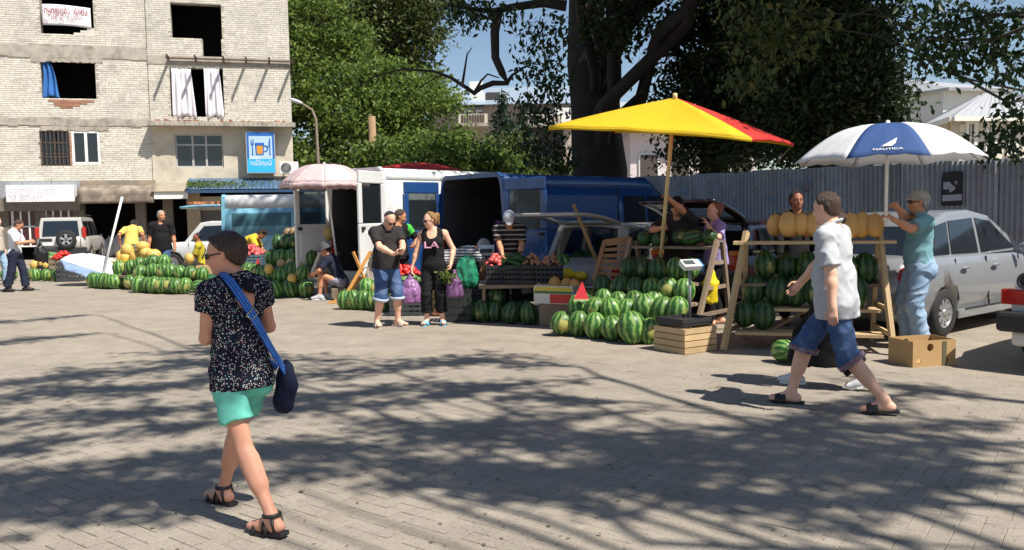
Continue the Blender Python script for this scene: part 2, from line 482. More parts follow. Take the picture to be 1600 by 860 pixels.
    def neck(s, f, e=0.0):
        f.cone(s.nb - s.U * 0.03 * s.k, s.nt + s.hU * 0.03 * s.k, (0.052 if s.fem else 0.06) * s.k + e, (0.048 if s.fem else 0.055) * s.k + e, k=0.03)
    def head(s, f):
        k = s.k; ax = [s.hR, s.hF, s.hU]; c = s.hc; r_, f_, u_ = s.hR * k, s.hF * k, s.hU * k
        f.ell(c + u_ * 0.035 - f_ * 0.012, ax, np.array([0.077, 0.098, 0.088]) * k, k=0.02)
        f.ell(c - u_ * 0.03 + f_ * 0.022, ax, np.array([0.062, 0.070, 0.088]) * k, k=0.035)
        f.ell(c - u_ * 0.088 + f_ * 0.06, ax, np.array([0.03, 0.026, 0.022]) * k, k=0.03)                  # chin
        f.ell(c + u_ * 0.022 + f_ * 0.078, ax, np.array([0.05, 0.014, 0.012]) * k, k=0.018)               # brow
        for sx in (-1, 1):
            f.ell(c + u_ * 0.0 + f_ * 0.1 + r_ * 0.031 * sx, ax, np.array([0.018, 0.02, 0.012]) * k, k=0.012, op='s')
            f.ell(c - u_ * 0.032 + f_ * 0.062 + r_ * 0.04 * sx, ax, np.array([0.022, 0.02, 0.022]) * k, k=0.02)   # cheek
            f.ell(c + u_ * 0.0 - f_ * 0.005 + r_ * 0.077 * sx, [unit(s.hR + s.hF * 0.35 * sx), s.hF, s.hU], np.array([0.011, 0.019, 0.031]) * k, k=0.006)  # ear
        f.cone(c + u_ * 0.008 + f_ * 0.086, c - u_ * 0.03 + f_ * 0.106, 0.009 * k, 0.0135 * k, k=0.012)       # nose
        f.ell(c - u_ * 0.055 + f_ * 0.086, ax, np.array([0.024, 0.012, 0.011]) * k, k=0.01)                # lips
        f.ell(c - u_ * 0.0555 + f_ * 0.1, ax, np.array([0.024, 0.008, 0.0022]) * k, k=0.004, op='s')
    def arm(s, f, i, e=0.0, to=2.0, cap=False, loose=0.0):
        """to: 1 = elbow, 2 = wrist, fractions between"""
        k, g = s.k, 0.55 + 0.45 * s.g; a, b, c = s.sho[i], s.elb[i], s.wri[i]; fm = 0.9 if s.fem else 1.0
        f.ell(a - s.U * 0.012 * k, [s.R, s.F, s.U], np.array([0.058, 0.06, 0.062]) * k * g * fm + e, k=0.03)
        if to <= 1.0:
            en = a + (b - a) * to
            f.cone(a, en, 0.052 * k * g * fm + e, (0.052 + (0.041 - 0.052) * to) * k * g * fm + e + loose, k=0.03, cap=cap)
            return
        f.cone(a, b, 0.052 * k * g * fm + e, 0.041 * k * g * fm + e, k=0.03)
        t = to - 1.0; en = b + (c - b) * t
        f.cone(b, b + (c - b) * min(0.35, t), 0.041 * k * g * fm + e, 0.042 * k * g * fm + e, k=0.02)
        f.cone(b + (c - b) * min(0.3, t * 0.8), en, 0.042 * k * g * fm + e, (0.042 + (0.027 - 0.042) * t) * k * g * fm + e + loose, k=0.02, cap=cap)
    def hand_frame(s, i):
        d = unit(s.wri[i] - s.elb[i]); g = s.girl[i]
        if g is not None: d = unit(np.asarray(g[0], float)); n = np.asarray(g[1], float)
        else: n = s.R * (1 if i == 0 else -1) * 1.0 + s.F * 0.15      # palm looks to the thigh
        n = unit(n - d * (n @ d)); x = np.cross(d, n)
        return d, n, x
    def palm(s, f, i):
        k = s.k; d, n, x = s.hand_frame(i); w = s.wri[i]
        f.cone(w - d * 0.02 * k, w + d * 0.02 * k, 0.027 * k, 0.03 * k, k=0.02, flat=n, fs=0.8)
        for q in (-0.022, 0.0, 0.022): f.cone(w + d * 0.02 * k + x * q * k * 0.7, w + d * 0.088 * k + x * q * k, 0.018 * k, 0.0155 * k, k=0.015, flat=n, fs=0.85)
    def fingers(s, i):
        """five tapered fingers rooted in the palm, as tube verts/faces"""
        k = s.k; d, n, x = s.hand_frame(i); w = s.wri[i]; mb = MB(); c = s.curl
        thumb = 1.0 if np.dot(np.cross(d, n), s.F) > 0 else -1.0
        if s.girl[i] is not None and len(s.girl[i]) > 2: c = s.girl[i][2]
        for q, L in zip((-1.5, -0.5, 0.5, 1.5), (0.062, 0.078, 0.083, 0.072) if thumb > 0 else (0.072, 0.083, 0.078, 0.062)):
            b = w + d * 0.082 * k + x * q * 0.0175 * k; pts = [b]; dd = d.copy()
            for j, fr in enumerate((0.45, 0.32, 0.25)):
                a = c * (0.55 + 0.35 * j); dd = unit(dd * math.cos(a) + n * math.sin(a)); pts.append(pts[-1] + dd * L * fr * k)
            mb.tube(pts, [0.0092 * k, 0.0088 * k, 0.0078 * k, 0.0055 * k], n=7)
        b = w + d * 0.028 * k + x * thumb * 0.022 * k; t1 = b + unit(d * 0.75 + x * thumb * 0.75 + n * 0.3) * 0.042 * k
        mb.tube([b, t1, t1 + unit(d + n * 0.5 * (0.5 + c)) * 0.03 * k, t1 + unit(d * 0.9 + n * (0.5 + c) * 0.8 - x * thumb * 0.2) * 0.052 * k], [0.0125 * k, 0.0105 * k, 0.0095 * k, 0.0065 * k], n=7)
        return mb
    def leg(s, f, i, e=0.0, to=2.0, cap=False, loose=0.0):
        k, g = s.k, (0.6 + 0.4 * s.g) * (.94 if s.fem else 1); a, b, c = s.hip[i], s.kne[i], s.ank[i]
        def rad(t):
            return (0.084 + (0.056 - 0.084) * t) * k * g if t <= 1 else (0.056 + (0.037 - 0.056) * (t - 1)) * k * g
        if to <= 1:
            f.cone(a, a + (b - a) * to, 0.084 * k * g + e, rad(to) + e + loose, k=0.03, cap=cap); return
        f.cone(a, b, 0.084 * k * g + e, 0.055 * k * g + e + loose * 0.5, k=0.03)
        t = to - 1; en = b + (c - b) * t
        cap_in = cap and t < 1.0
        f.cone(b, en, 0.054 * k * g + e + loose * 0.5, rad(to) + e + loose, k=0.02, cap=cap)
        if t > 0.5:
            back = unit(np.cross(np.cross(c - b, b - a), c - b)) if np.linalg.norm(np.cross(c - b, b - a)) > 1e-4 else -s.F
            f.cone(b + (c - b) * 0.18 + back * 0.0, b + (c - b) * 0.55, 0.05 * k * g + e, 0.044 * k * g + e, k=0.03)
            ti = toe_dir = unit(s.toe[i] - s.heel[i]); bk = -unit(ti - unit(c - b) * (ti @ unit(c - b)))
            if e == 0: f.cone(b + (c - b) * 0.15 + bk * 0.014 * k, b + (c - b) * 0.5 + bk * 0.008 * k, 0.047 * k * g, 0.04 * k * g, k=0.04)
    def foot(s, f, i, e=0.0):
        k = s.k; h, t, a = s.heel[i], s.toe[i], s.ank[i]
        d = unit(t - h)
        f.cone(a, h + d * 0.02 * k, 0.037 * k + e, 0.036 * k + e, k=0.02)
        f.cone(h, h * 0.4 + t * 0.6, 0.035 * k + e, 0.033 * k + e, k=0.02)
        side = unit(np.cross(d, [0, 0, 1]))
        for q in (-0.018, 0.018): f.cone(h * 0.45 + t * 0.55 + side * q * 0.6 * k, t + side * q * k, 0.03 * k + e, 0.021 * k + e, k=0.02)
        f.cone(a + d * 0.025 * k - np.array([0, 0, 0.02]) * k, h * 0.35 + t * 0.65, 0.032 * k + e, 0.024 * k + e, k=0.03)
    def field(s, lo=None, hi=None, res=None):
        return Field(s.lo if lo is None else lo, s.hi if hi is None else hi, res or s.res)
    def build(s, loc, heading, skin_mat, label, loc_z=0.0, feet=True):
        f = s.field()
        s.torso(f); s.neck(f); s.head(f)
        for i in (0, 1):
            s.arm(f, i); s.palm(f, i); s.leg(f, i); s.foot(f, i)
        V, Q = f.mesh()
        me = np_mesh('person', V, Q)
        mb = MB()
        for i in (0, 1):
            h = s.fingers(i); mb.add(h.v, h.f, True)
        nv = len(V); verts = np.concatenate([V, np.array(mb.v)])
        # join the fingers (quads only, end caps split)
        fq = []
        for fc in mb.f:
            if len(fc) == 4: fq.append([x + nv for x in fc])
            else:
                for j in range(1, len(fc) - 1): fq.append([fc[0] + nv, fc[j] + nv, fc[j + 1] + nv, fc[j + 1] + nv])
        tri = [q for q in fq if q[2] == q[3]]; qd = [q for q in fq if q[2] != q[3]]
        me2 = bpy.data.meshes.new('person')
        faces = [tuple(x) for x in Q.tolist()] + [tuple(q) for q in qd] + [tuple(q[:3]) for q in tri]
        me2.from_pydata(verts.tolist(), [], faces); me2.polygons.foreach_set('use_smooth', [True] * len(faces)); me2.update()
        bpy.data.meshes.remove(me)
        o = new_obj('person', me2, skin_mat, None, (loc[0], loc[1], loc_z), (0, 0, heading))
        tag(o, label, 'person')
        s.ob = o
        return o
    def piece(s, name, f, material, label=None):
        V, Q = f.mesh()
        if len(V) == 0: return None
        o = new_obj(name, np_mesh(name, V, Q), material, s.ob)
        if label: o['label'] = label
        return o
    # --- clothing
    def shirt(s, material, sleeve=0.6, hem=-0.06, e=0.014, neck_r=0.07, neck_drop=0.0, tank=False, collar=None, loose=0.012, rip=0.004, back_cut=None, name='shirt', hips=True, drape=1.0):
        k = s.k; f = s.field()
        s.torso(f, e, hips=hips)
        if not tank:
            for i in (0, 1): s.arm(f, i, e * 0.9, sleeve, cap=True, loose=loose)
        if hem < -.05: f.cone(s.pel + s.U * .16 * k, s.pel + s.U * (hem - .03) * k, .15 * k * s.g + e, (.165 * (.6 + .4 * s.g) + .018 * drape) * k + e * drape, k=0.05, flat=s.F, fs=.82)
        if rip: f.ripple(rip * .6, (16, 16, 9), s.H * 7); f.folds(rip * 1.15, (9, 9, 13), s.H * 5)
        f.plane(s.pel + s.U * hem * k, -s.U)
        f.cone(s.nb - s.U * 0.02 * k, s.nt + s.hU * 0.1 * k, neck_r * k, neck_r * k * 1.05, k=0.0, op='s', cap=True)
        f.ell(s.nb + (s.F * 0.07 - s.U * neck_drop * .55) * k, [s.R, s.F, s.U], np.array([0.06 + neck_drop * 0.35, 0.1, 0.045 + neck_drop]) * k, k=0.0, op='s')
        if tank:
            for i in (0, 1):
                x = s.sho[i] + s.R * (0.045 if i else -0.045) * k
                f.cone(x + s.U * 0.12 * k, x - s.U * 0.10 * k, 0.088 * k, 0.075 * k, k=0.0, op='s')
        if back_cut is not None: back_cut(f)
        o = s.piece(name, f, material)
        if collar is not None:
            mb = MB(); pts = []
            for j in range(13):
                a = PI * (0.5 + 0.16) + 2 * PI * (1 - 0.16) * j / 12
                pts.append(s.nb + (s.R * math.cos(a) * 0.07 + s.F * math.sin(a) * 0.07 - s.F * 0.0 + s.U * (0.028 - 0.03 * math.sin(a))) * k)
            mb.tube(pts, 0.02 * k, n=6, flat=0.45); mb.build('collar', collar, o)
        return o
    def trousers(s, material, to=1.95, e=0.016, loose=0.02, top=0.1, rip=0.006, name='trousers', cuff=None):
        k = s.k; f = s.field(hi=np.array([s.hi[0], s.hi[1], max(s.pel[2] + 0.3 * k, max(x[2] for x in s.kne) + 0.25)]))
        f.ell(s.pel + s.U * 0.0, [s.Rp, np.cross([0, 0, 1], s.Rp), [0, 0, 1]], np.array([0.165 * (0.6 + 0.4 * s.g), 0.115 * s.g, 0.13]) * k + e, k=0.05)
        for h in s.hip: f.ell(h + (-s.F * 0.045 - np.array([0, 0, 0.035])) * k, [s.R, s.F, s.U], np.array([0.082, 0.08, 0.09]) * k * (0.7 + 0.3 * s.g) + e, k=0.04)
        f.ell(s.waist, [s.R, s.F, s.U], np.array([(0.128 if s.fem else 0.142) * s.g, 0.098 * s.g, 0.15]) * k + e, k=0.05)
        for i in (0, 1): s.leg(f, i, e, to, cap=True, loose=loose)
        if rip: f.ripple(rip * .6, (14, 14, 10), s.H * 3); f.folds(rip * 1.1, (9, 9, 16), s.H * 4)
        f.plane(s.pel + s.U * top * k, s.U)
        o = s.piece(name, f, material)
        if cuff is not None:
            for i in (0, 1):
                b, c = s.kne[i], s.ank[i]
                en = (s.hip[i] + (b - s.hip[i]) * to) if to <= 1 else b + (c - b) * (to - 1); dr = unit((b - s.hip[i]) if to <= 1 else (c - b))
                g = 0.6 + 0.4 * s.g
                r = ((0.084 + (0.056 - 0.084) * to) if to <= 1 else (0.056 + (0.037 - 0.056) * (to - 1))) * k * g + e + loose
                MB().lathe([(r * 0.9, -0.02), (r + 0.006, -0.02), (r + 0.008, 0.02), (r * 0.9, 0.022)], 18, en - dr * 0.015, axis=-dr).build('cuff', cuff, o)
        return o
    def hair(s, material, kind='short', e=0.012, name='hair'):
        k = s.k; c = s.hc; r_, f_, u_ = s.hR * k, s.hF * k, s.hU * k; ax = [s.hR, s.hF, s.hU]
        hc = s.hc; f = Field(hc - 0.24 * k, hc + 0.24 * k, min(s.res, 0.009))
        f.ell(c + u_ * 0.036 - f_ * 0.014, ax, np.array([0.077, 0.098, 0.088]) * k + e, k=0.02)
        if kind == 'short':
            f.ell(c - u_ * 0.01 - f_ * 0.035, ax, np.array([0.074, 0.07, 0.08]) * k + e * 0.8, k=0.02)
        if kind in ('bob', 'pony', 'bun'):
            f.ell(c - u_ * 0.012 - f_ * 0.035, ax, np.array([0.078, 0.075, 0.085]) * k + e, k=0.03)
        if kind == 'bob':
            f.ell(c + u_ * 0.025 - f_ * 0.04, ax, np.array([0.084, 0.09, 0.085]) * k + e * 0.5, k=0.03)
            f.ell(c + u_ * 0.085 + f_ * 0.045, ax, np.array([0.06, 0.045, 0.03]) * k, k=0.03)
            for sx in (-1, 1): f.cone(c + u_ * 0.06 + r_ * 0.07 * sx + f_ * 0.03, c + u_ * 0.0 + r_ * 0.078 * sx + f_ * 0.028, 0.026 * k, 0.008 * k, k=0.02)
        if kind == 'pony':
            f.cone(c + u_ * 0.06 - f_ * 0.1, c + u_ * 0.055 - f_ * 0.15, 0.026 * k, 0.034 * k, k=0.02)
            f.cone(c + u_ * 0.055 - f_ * 0.15, c - u_ * 0.09 - f_ * 0.15, 0.036 * k, 0.016 * k, k=0.02)
        if kind == 'bun':
            f.ell(c + u_ * 0.05 - f_ * 0.125, ax, np.array([0.05, 0.045, 0.055]) * k, k=0.015)
            f.cone(c + u_ * 0.1 - f_ * 0.1, c + u_ * 0.13 - f_ * 0.125, 0.03 * k, 0.012 * k, k=0.01)
        f.ripple(0.0035, (55, 55, 30), s.H * 9)
        # hairline: keep what lies behind the face
        n1 = unit(s.hF * 0.82 - s.hU * 0.58); n2 = unit(s.hF * 0.97 - s.hU * 0.25)
        f.plane(c + f_ * (0.035 if kind != 'receding' else -0.03) + u_ * 0.055, n1)
        if kind not in ('bob',): f.plane(c + f_ * (0.03 if kind == 'short' else 0.0), n2)
        else:
            f.plane(c + f_ * 0.062 + u_ * 0.03, unit(s.hF * 0.9 - s.hU * 0.3))
            f.plane(c - u_ * .07 - f_ * .05, unit(s.hF * .42 - s.hU))
            for sx in (-1, 1): f.ell(c - u_ * .008 - f_ * .002 + r_ * .095 * sx, ax, np.array([.04, .02, .027]) * k, k=.006, op='s')
            f.ripple(.004, (75, 75, 16), 3)
        f.plane(c - u_ * (0.075 if kind in ('short', 'receding') else 0.1 if kind == 'bob' else 0.16), -s.hU)
        if kind in ('short', 'receding', 'pony', 'bun'):
            for sx in (-1, 1): f.ell(c - u_ * 0.005 - f_ * 0.0 + r_ * 0.09 * sx, ax, np.array([0.03, 0.03, 0.036]) * k, k=0.0, op='s')
        return s.piece(name, f, material)
    def cap(s, material, brim_mat=None, e=0.016, hat=False, back=False):
        k = s.k; c = s.hc; f_, u_ = s.hF * k, s.hU * k; ax = [s.hR, s.hF, s.hU]; sg = -1 if back else 1
        f = Field(c - 0.26 * k, c + 0.26 * k, min(s.res, 0.01))
        f.ell(c + u_ * 0.045 - f_ * 0.012, ax, np.array([0.077, 0.098, 0.082]) * k + e, k=0.02)
        f.plane(c + u_ * 0.045, -s.hU)
        o = s.piece('cap', f, material)
        mb = MB()
        if hat:
            mb.lathe([(0.09 * k, 0.008), (0.105 * k, 0.0), (0.15 * k, -0.03), (0.152 * k, -0.036), (0.1 * k, -0.008)], 20, c + u_ * 0.05 - f_ * 0.012, axis=s.hU)
        else:
            def fn(u, v):
                a = (u - 0.5) * PI * 0.86; r = 0.075 + 0.0 * v
                p = c + u_ * (0.052 - 0.022 * v - 0.02 * v * abs(u - 0.5)) + (s.hR * math.sin(a) * (0.086 - 0.01 * v) + s.hF * sg * (math.cos(a) * (0.09 + 0.085 * v) - 0.01)) * k
                return p
            mb.grid(fn, 10, 4)
        b = mb.build('brim', brim_mat or material, o, solid=0.005)
        return o
    def eyes(s, glasses=None):
        k = s.k; c = s.hc
        if glasses is None:
            for sx in (-1, 1):
                e = MB().ell(c + (s.hR * 0.031 * sx + s.hF * 0.079 + s.hU * 0.0) * k, (0.0115 * k, 0.0125 * k, 0.0075 * k), 8, 6).build('eye', mat('eye_white', (0.34, 0.30, 0.27), 0.3), s.ob)
                MB().ell(c + (s.hR * 0.031 * sx + s.hF * 0.0875 + s.hU * 0.0) * k, (0.0062 * k,) * 3, 6, 4).build('iris', mat('iris', (0.03, 0.02, 0.015), 0.2), e)
            br = mat('eyebrow', (0.03, 0.02, 0.015), 0.8)
            for sx in (-1, 1):
                MB().tube([c + (s.hR * q * sx + s.hF * (0.092 - 0.35 * (q - 0.02) ** 2 * 10) + s.hU * (0.022 + (0.004 if 0.02 < q < 0.045 else 0))) * k for q in (0.014, 0.03, 0.048)], [0.004 * k, 0.005 * k, 0.003 * k], n=5).build('eyebrow', br, s.ob)
        else:
            mb = MB()
            for sx in (-1, 1):
                cc = c + (s.hR * 0.033 * sx + s.hF * 0.098 + s.hU * 0.002) * k
                mb.ell(cc, (0.027 * k, 0.007 * k, 0.02 * k), 12, 6, Matrix((s.hR, s.hF, s.hU)).transposed() @ Matrix.Rotation(-0.2 * sx, 3, 'Z'))
                mb.tube([cc + s.hR * 0.024 * sx * k, c + (s.hR * 0.076 * sx + s.hF * 0.06 + s.hU * 0.006) * k, c + (s.hR * 0.082 * sx - s.hF * 0.005 + s.hU * 0.006) * k], 0.004 * k, n=5)
            mb.bar(c + (s.hF * 0.103 + s.hR * 0.012 + s.hU * 0.008) * k, c + (s.hF * 0.103 - s.hR * 0.012 + s.hU * 0.008) * k, 0.005 * k)
            mb.build('sunglasses', glasses, s.ob)
    def shoes(s, material, e=0.008, sole=None, high=0.03, name='shoe'):
        for i in (0, 1):
            h, t, a = s.heel[i], s.toe[i], s.ank[i]; lo = np.minimum(np.minimum(h, t), a) - 0.1; hi = np.maximum(np.maximum(h, t), a) + 0.1
            f = Field(lo, hi, min(s.res, 0.011)); s.foot(f, i, e)
            d = unit(t - h)
            f.plane(a + np.array([0, 0, high * s.k - 0.01]), unit(np.array([0, 0, 1.0]) - d * 0.2))
            o = s.piece(name, f, material)
            if sole is not None:
                side = unit(np.cross(d, [0, 0, 1])); up = np.cross(side, d)
                pts = [(-0.055, 0.0), (-0.045, 0.032), (0.05, 0.034), (0.13, 0.048), (0.19, 0.034), (0.208, 0.0), (0.19, -0.034), (0.13, -0.048), (0.05, -0.034), (-0.045, -0.032)]
                hb = h - up * 0.036 * s.k
                MB().prism(pts, 0.022, lambda u, v, w: Vector(hb + (d * u + side * v) * s.k * 1.03 + up * (w - 0.006))).build('sole', sole, o)
    def sandals(s, material, straps='cross', sole_t=0.022):
        for i in (0, 1):
            h, t, a = s.heel[i], s.toe[i], s.ank[i]; k = s.k; d = unit(t - h); side = unit(np.cross(d, [0, 0, 1])); up = np.cross(side, d)
            pts = [(-0.055, 0.0), (-0.045, 0.034), (0.05, 0.036), (0.13, 0.05), (0.19, 0.036), (0.212, 0.0), (0.19, -0.036), (0.13, -0.05), (0.05, -0.036), (-0.045, -0.034)]
            hb = h - up * 0.036 * k
            o = MB().prism(pts, sole_t, lambda u, v, w: Vector(hb + (d * u + side * v) * k * 1.02 + up * (w - sole_t * 0.6))).build('sandal', material, s.ob, bevel=0.004)
            def arch(u, hh, wd, w, tilt=0.0):
                q = [hb + (d * (u + tilt * math.cos(PI * j / 8)) + side * wd * math.cos(PI * j / 8)) * k + up * (hh * math.sin(PI * j / 8)) * k for j in range(9)]
                return q, w
            if straps == 'slide':
                mb = MB(); mb.grid(lambda u, v: Vector(hb + (d * (0.085 + 0.085 * v) + side * (0.05 + 0.004 * v) * math.cos(PI * u)) * k + up * ((0.083 - 0.024 * v) * math.sin(PI * u)) * k), 10, 4); mb.build('strap', material, o, solid=0.006)
            else:
                mb = MB()
                for u, hh, wd, tl in ((0.15, 0.062, 0.049, 0.0), (0.085, 0.088, 0.045, 0.03), (0.06, 0.098, 0.046, -0.03)):
                    q, w = arch(u, hh, wd, 0.01, tl); mb.tube(q, 0.013 * k, n=6, flat=0.4)
                ring = [a + (d * 0.046 * math.cos(2 * PI * j / 14) + side * 0.044 * math.sin(2 * PI * j / 14) + np.array([0, 0, 0.012 + 0.0 * j])) * k for j in range(15)]
                mb.tube(ring, 0.012 * k, n=6)
                for sd in (-1, 1): mb.tube([a + (d * -0.03 + side * 0.036 * sd) * k, hb + (d * 0.0 + side * 0.036 * sd + up * 0.01) * k], 0.01 * k, n=5)
                mb.build('strap', material, o)
# ------------------------------------------------------------------ ground
def ground_mat():
    m, nt, b = _base('ground'); N = nt.nodes.new; L = nt.links.new
    g = N('ShaderNodeNewGeometry')
    def noise(sc, det=6, ro=0.6):
        n = N('ShaderNodeTexNoise'); n.inputs['Scale'].default_value = sc; n.inputs['Detail'].default_value = det; n.inputs['Roughness'].default_value = ro
        L(g.outputs['Position'], n.inputs['Vector']); return n
    n1, n2, n3 = noise(0.25), noise(2.2, 8, 0.7), noise(45, 3)
    c1 = N('ShaderNodeValToRGB'); c1.color_ramp.elements[0].position = 0.3; c1.color_ramp.elements[1].position = 0.75
    c1.color_ramp.elements[0].color = (0.275, 0.238, 0.192, 1); c1.color_ramp.elements[1].color = (0.345, 0.300, 0.245, 1)
    L(n1.outputs['Fac'], c1.inputs[0])
    c2 = N('ShaderNodeValToRGB'); c2.color_ramp.elements[0].position = 0.34; c2.color_ramp.elements[1].position = 0.62
    c2.color_ramp.elements[0].color = (0.80, 0.79, 0.78, 1); c2.color_ramp.elements[1].color = (1.06, 1.05, 1.04, 1)
    L(n2.outputs['Fac'], c2.inputs[0])
    mu = N('ShaderNodeMix'); mu.data_type = 'RGBA'; mu.blend_type = 'MULTIPLY'; mu.inputs[0].default_value = 1
    L(c1.outputs[0], mu.inputs[6]); L(c2.outputs[0], mu.inputs[7])
    c3 = N('ShaderNodeValToRGB'); c3.color_ramp.elements[0].position = 0.3; c3.color_ramp.elements[0].color = (0.55, 0.52, 0.48, 1); c3.color_ramp.elements[1].position = 0.48; c3.color_ramp.elements[1].color = (1, 1, 1, 1)
    L(n3.outputs['Fac'], c3.inputs[0])
    mu2 = N('ShaderNodeMix'); mu2.data_type = 'RGBA'; mu2.blend_type = 'MULTIPLY'; mu2.inputs[0].default_value = 0.75
    L(mu.outputs[2], mu2.inputs[6]); L(c3.outputs[0], mu2.inputs[7])
    L(mu2.outputs[2], b.inputs['Base Color']); b.inputs['Roughness'].default_value = 0.85; b.inputs['Specular IOR Level'].default_value = 0.25
    bp = N('ShaderNodeBump'); bp.inputs['Strength'].default_value = 0.5; bp.inputs['Distance'].default_value = 0.012
    L(n3.outputs['Fac'], bp.inputs['Height']); L(bp.outputs[0], b.inputs['Normal'])
    return m
def paver_mat():
    m, nt, b = _base('paver'); N = nt.nodes.new; L = nt.links.new
    g = N('ShaderNodeNewGeometry'); oi = N('ShaderNodeObjectInfo')
    n = N('ShaderNodeTexNoise'); n.inputs['Scale'].default_value = 1.4; n.inputs['Detail'].default_value = 8; n.inputs['Roughness'].default_value = 0.7
    L(g.outputs['Position'], n.inputs['Vector'])
    n3 = N('ShaderNodeTexNoise'); n3.inputs['Scale'].default_value = 60; n3.inputs['Detail'].default_value = 4
    L(g.outputs['Position'], n3.inputs['Vector'])
    c = N('ShaderNodeValToRGB'); c.color_ramp.elements[0].position = 0.3; c.color_ramp.elements[1].position = 0.7
    c.color_ramp.elements[0].color = (0.232, 0.202, 0.165, 1); c.color_ramp.elements[1].color = (0.318, 0.278, 0.228, 1)
    L(n.outputs['Fac'], c.inputs[0])
    ad = N('ShaderNodeMath'); ad.operation = 'ADD'; L(g.outputs['Random Per Island'], ad.inputs[0]); L(oi.outputs['Random'], ad.inputs[1])
    fr = N('ShaderNodeMath'); fr.operation = 'FRACT'; L(ad.outputs[0], fr.inputs[0])
    mr = N('ShaderNodeMapRange'); mr.inputs[3].default_value = 0.955; mr.inputs[4].default_value = 1.045; L(fr.outputs[0], mr.inputs[0])
    hs = N('ShaderNodeHueSaturation'); L(mr.outputs[0], hs.inputs['Value']); L(c.outputs[0], hs.inputs['Color'])
    c3 = N('ShaderNodeValToRGB'); c3.color_ramp.elements[0].position = 0.28; c3.color_ramp.elements[0].color = (0.5, 0.47, 0.44, 1); c3.color_ramp.elements[1].position = 0.46; c3.color_ramp.elements[1].color = (1, 1, 1, 1)
    L(n3.outputs['Fac'], c3.inputs[0])
    mu2 = N('ShaderNodeMix'); mu2.data_type = 'RGBA'; mu2.blend_type = 'MULTIPLY'; mu2.inputs[0].default_value = 0.7
    L(hs.outputs[0], mu2.inputs[6]); L(c3.outputs[0], mu2.inputs[7])
    L(mu2.outputs[2], b.inputs['Base Color']); b.inputs['Roughness'].default_value = 0.85; b.inputs['Specular IOR Level'].default_value = 0.25
    bp = N('ShaderNodeBump'); bp.inputs['Strength'].default_value = 0.55; bp.inputs['Distance'].default_value = 0.008
    L(n3.outputs['Fac'], bp.inputs['Height']); L(bp.outputs[0], b.inputs['Normal'])
    return m
GM, PM = ground_mat(), paver_mat()
gr = MB().grid(lambda u, v: Vector((-400 + 800 * u, -60 + 760 * v, 0.0)), 20, 20, smooth=False).build('ground', GM)
tag(gr, 'worn pale paved ground of the market square', 'ground', kind='structure')
# interlocking pavers near the viewer: herringbone, the nearest ones single pieces
def pavers():
    a = math.atan2(0.8, 0.6); ca, sa = math.cos(a), math.sin(a); W, Lg = 0.105, 0.21; gap = 0.0035
    pts = []
    for r in range(-130, 200):
        for q in range(-70, 70):
            ox, oy = r * W + q * 2 * Lg * 0.5 * 2, r * W
            pts.append((ox + Lg / 2, oy + W / 2, 0)); pts.append((ox + Lg + W / 2, oy, 1))
    out = []
    for x, y, o in pts:
        X, Y = ca * x - sa * y + 1.0, sa * x + ca * y + 3.0
        if 3.55 < Y < 9.6 and abs(X) < 0.63 * Y + 0.35 and (X * 0.32 + Y) < 9.3 + 0.5 * vnoise(np.array([X, Y, 0.0])): out.append((X, Y, o, a + (PI / 2 if o else 0)))
    out.sort(key=lambda t: t[0] ** 2 + t[1] ** 2)
    def top(mb, x, y, ang, tl, hz):
        # a low block with eased edges: top face plus sloping border
        c, s_ = math.cos(ang), math.sin(ang); vs = []
        for ins, z in ((gap / 2, -0.0022), (gap / 2 + 0.003, 0.0)):
            for sx, sy in ((-1, -1), (1, -1), (1, 1), (-1, 1)):
                u, v = sx * (Lg / 2 - ins), sy * (W / 2 - ins); zz = z + hz + tl[0] * u + tl[1] * v
                vs.append((x + c * u - s_ * v, y + s_ * u + c * v, zz))
        mb.add(vs, [(4, 5, 6, 7), (0, 1, 5, 4), (1, 2, 6, 5), (2, 3, 7, 6), (3, 0, 4, 7)])
    base = bpy.data.objects.new('pavement', None); COL.objects.link(base); base['kind'] = 'structure'
    base['label'] = 'herringbone paving blocks worn smooth in the foreground'
    one = MB(); top(one, 0, 0, 0, (0, 0), 0); me = one.mesh('paver'); me.materials.append(PM)
    rest = MB()
    for n, (x, y, o, ang) in enumerate(out):
        hz = 0.0040 + 0.0010 * rng.random() + .002 * float(vnoise(np.array([x * 2, y * 2, 1.0]))); tl = (rng.uniform(-0.01, 0.01), rng.uniform(-0.012, 0.012))
        if rng.random() < 0.02: hz -= 0.004
        if n < 300:
            p = new_obj('paver', me, None, base, (x, y, hz), (tl[1], -tl[0], ang))
        else: top(rest, x, y, ang, tl, hz)
    r = rest.build('paver_field', PM, base); r['kind'] = 'stuff'
pavers()
# dry leaves, crumbs and scraps on the paving
lr = np.random.default_rng(8); n = 240; y_ = 3.9 + 8 * lr.random(n) ** 1.6; x_ = (lr.random(n) * 2 - 1) * .62 * y_; mbl = MB()
for x, y in zip(x_, y_):
    s_ = lr.uniform(.005, .015) * (1.6 if lr.random() < .1 else 1); a = lr.random() * 6.28; mbl.add([(x + math.cos(a + q) * s_ * w_, y + math.sin(a + q) * s_ * w_, .0085 + h) for q, w_, h in ((0, 1.4, .0), (1.5, .6, .006), (3.1, 1.2, .002), (4.6, .6, .004))], [(0, 1, 2, 3)])
tag(mbl.build('litter', mat('litter', (.13, .10, .065), .9, var=.6, scale=2)), 'scattered dry leaf scraps and crumbs on the paving', 'litter', kind='stuff')

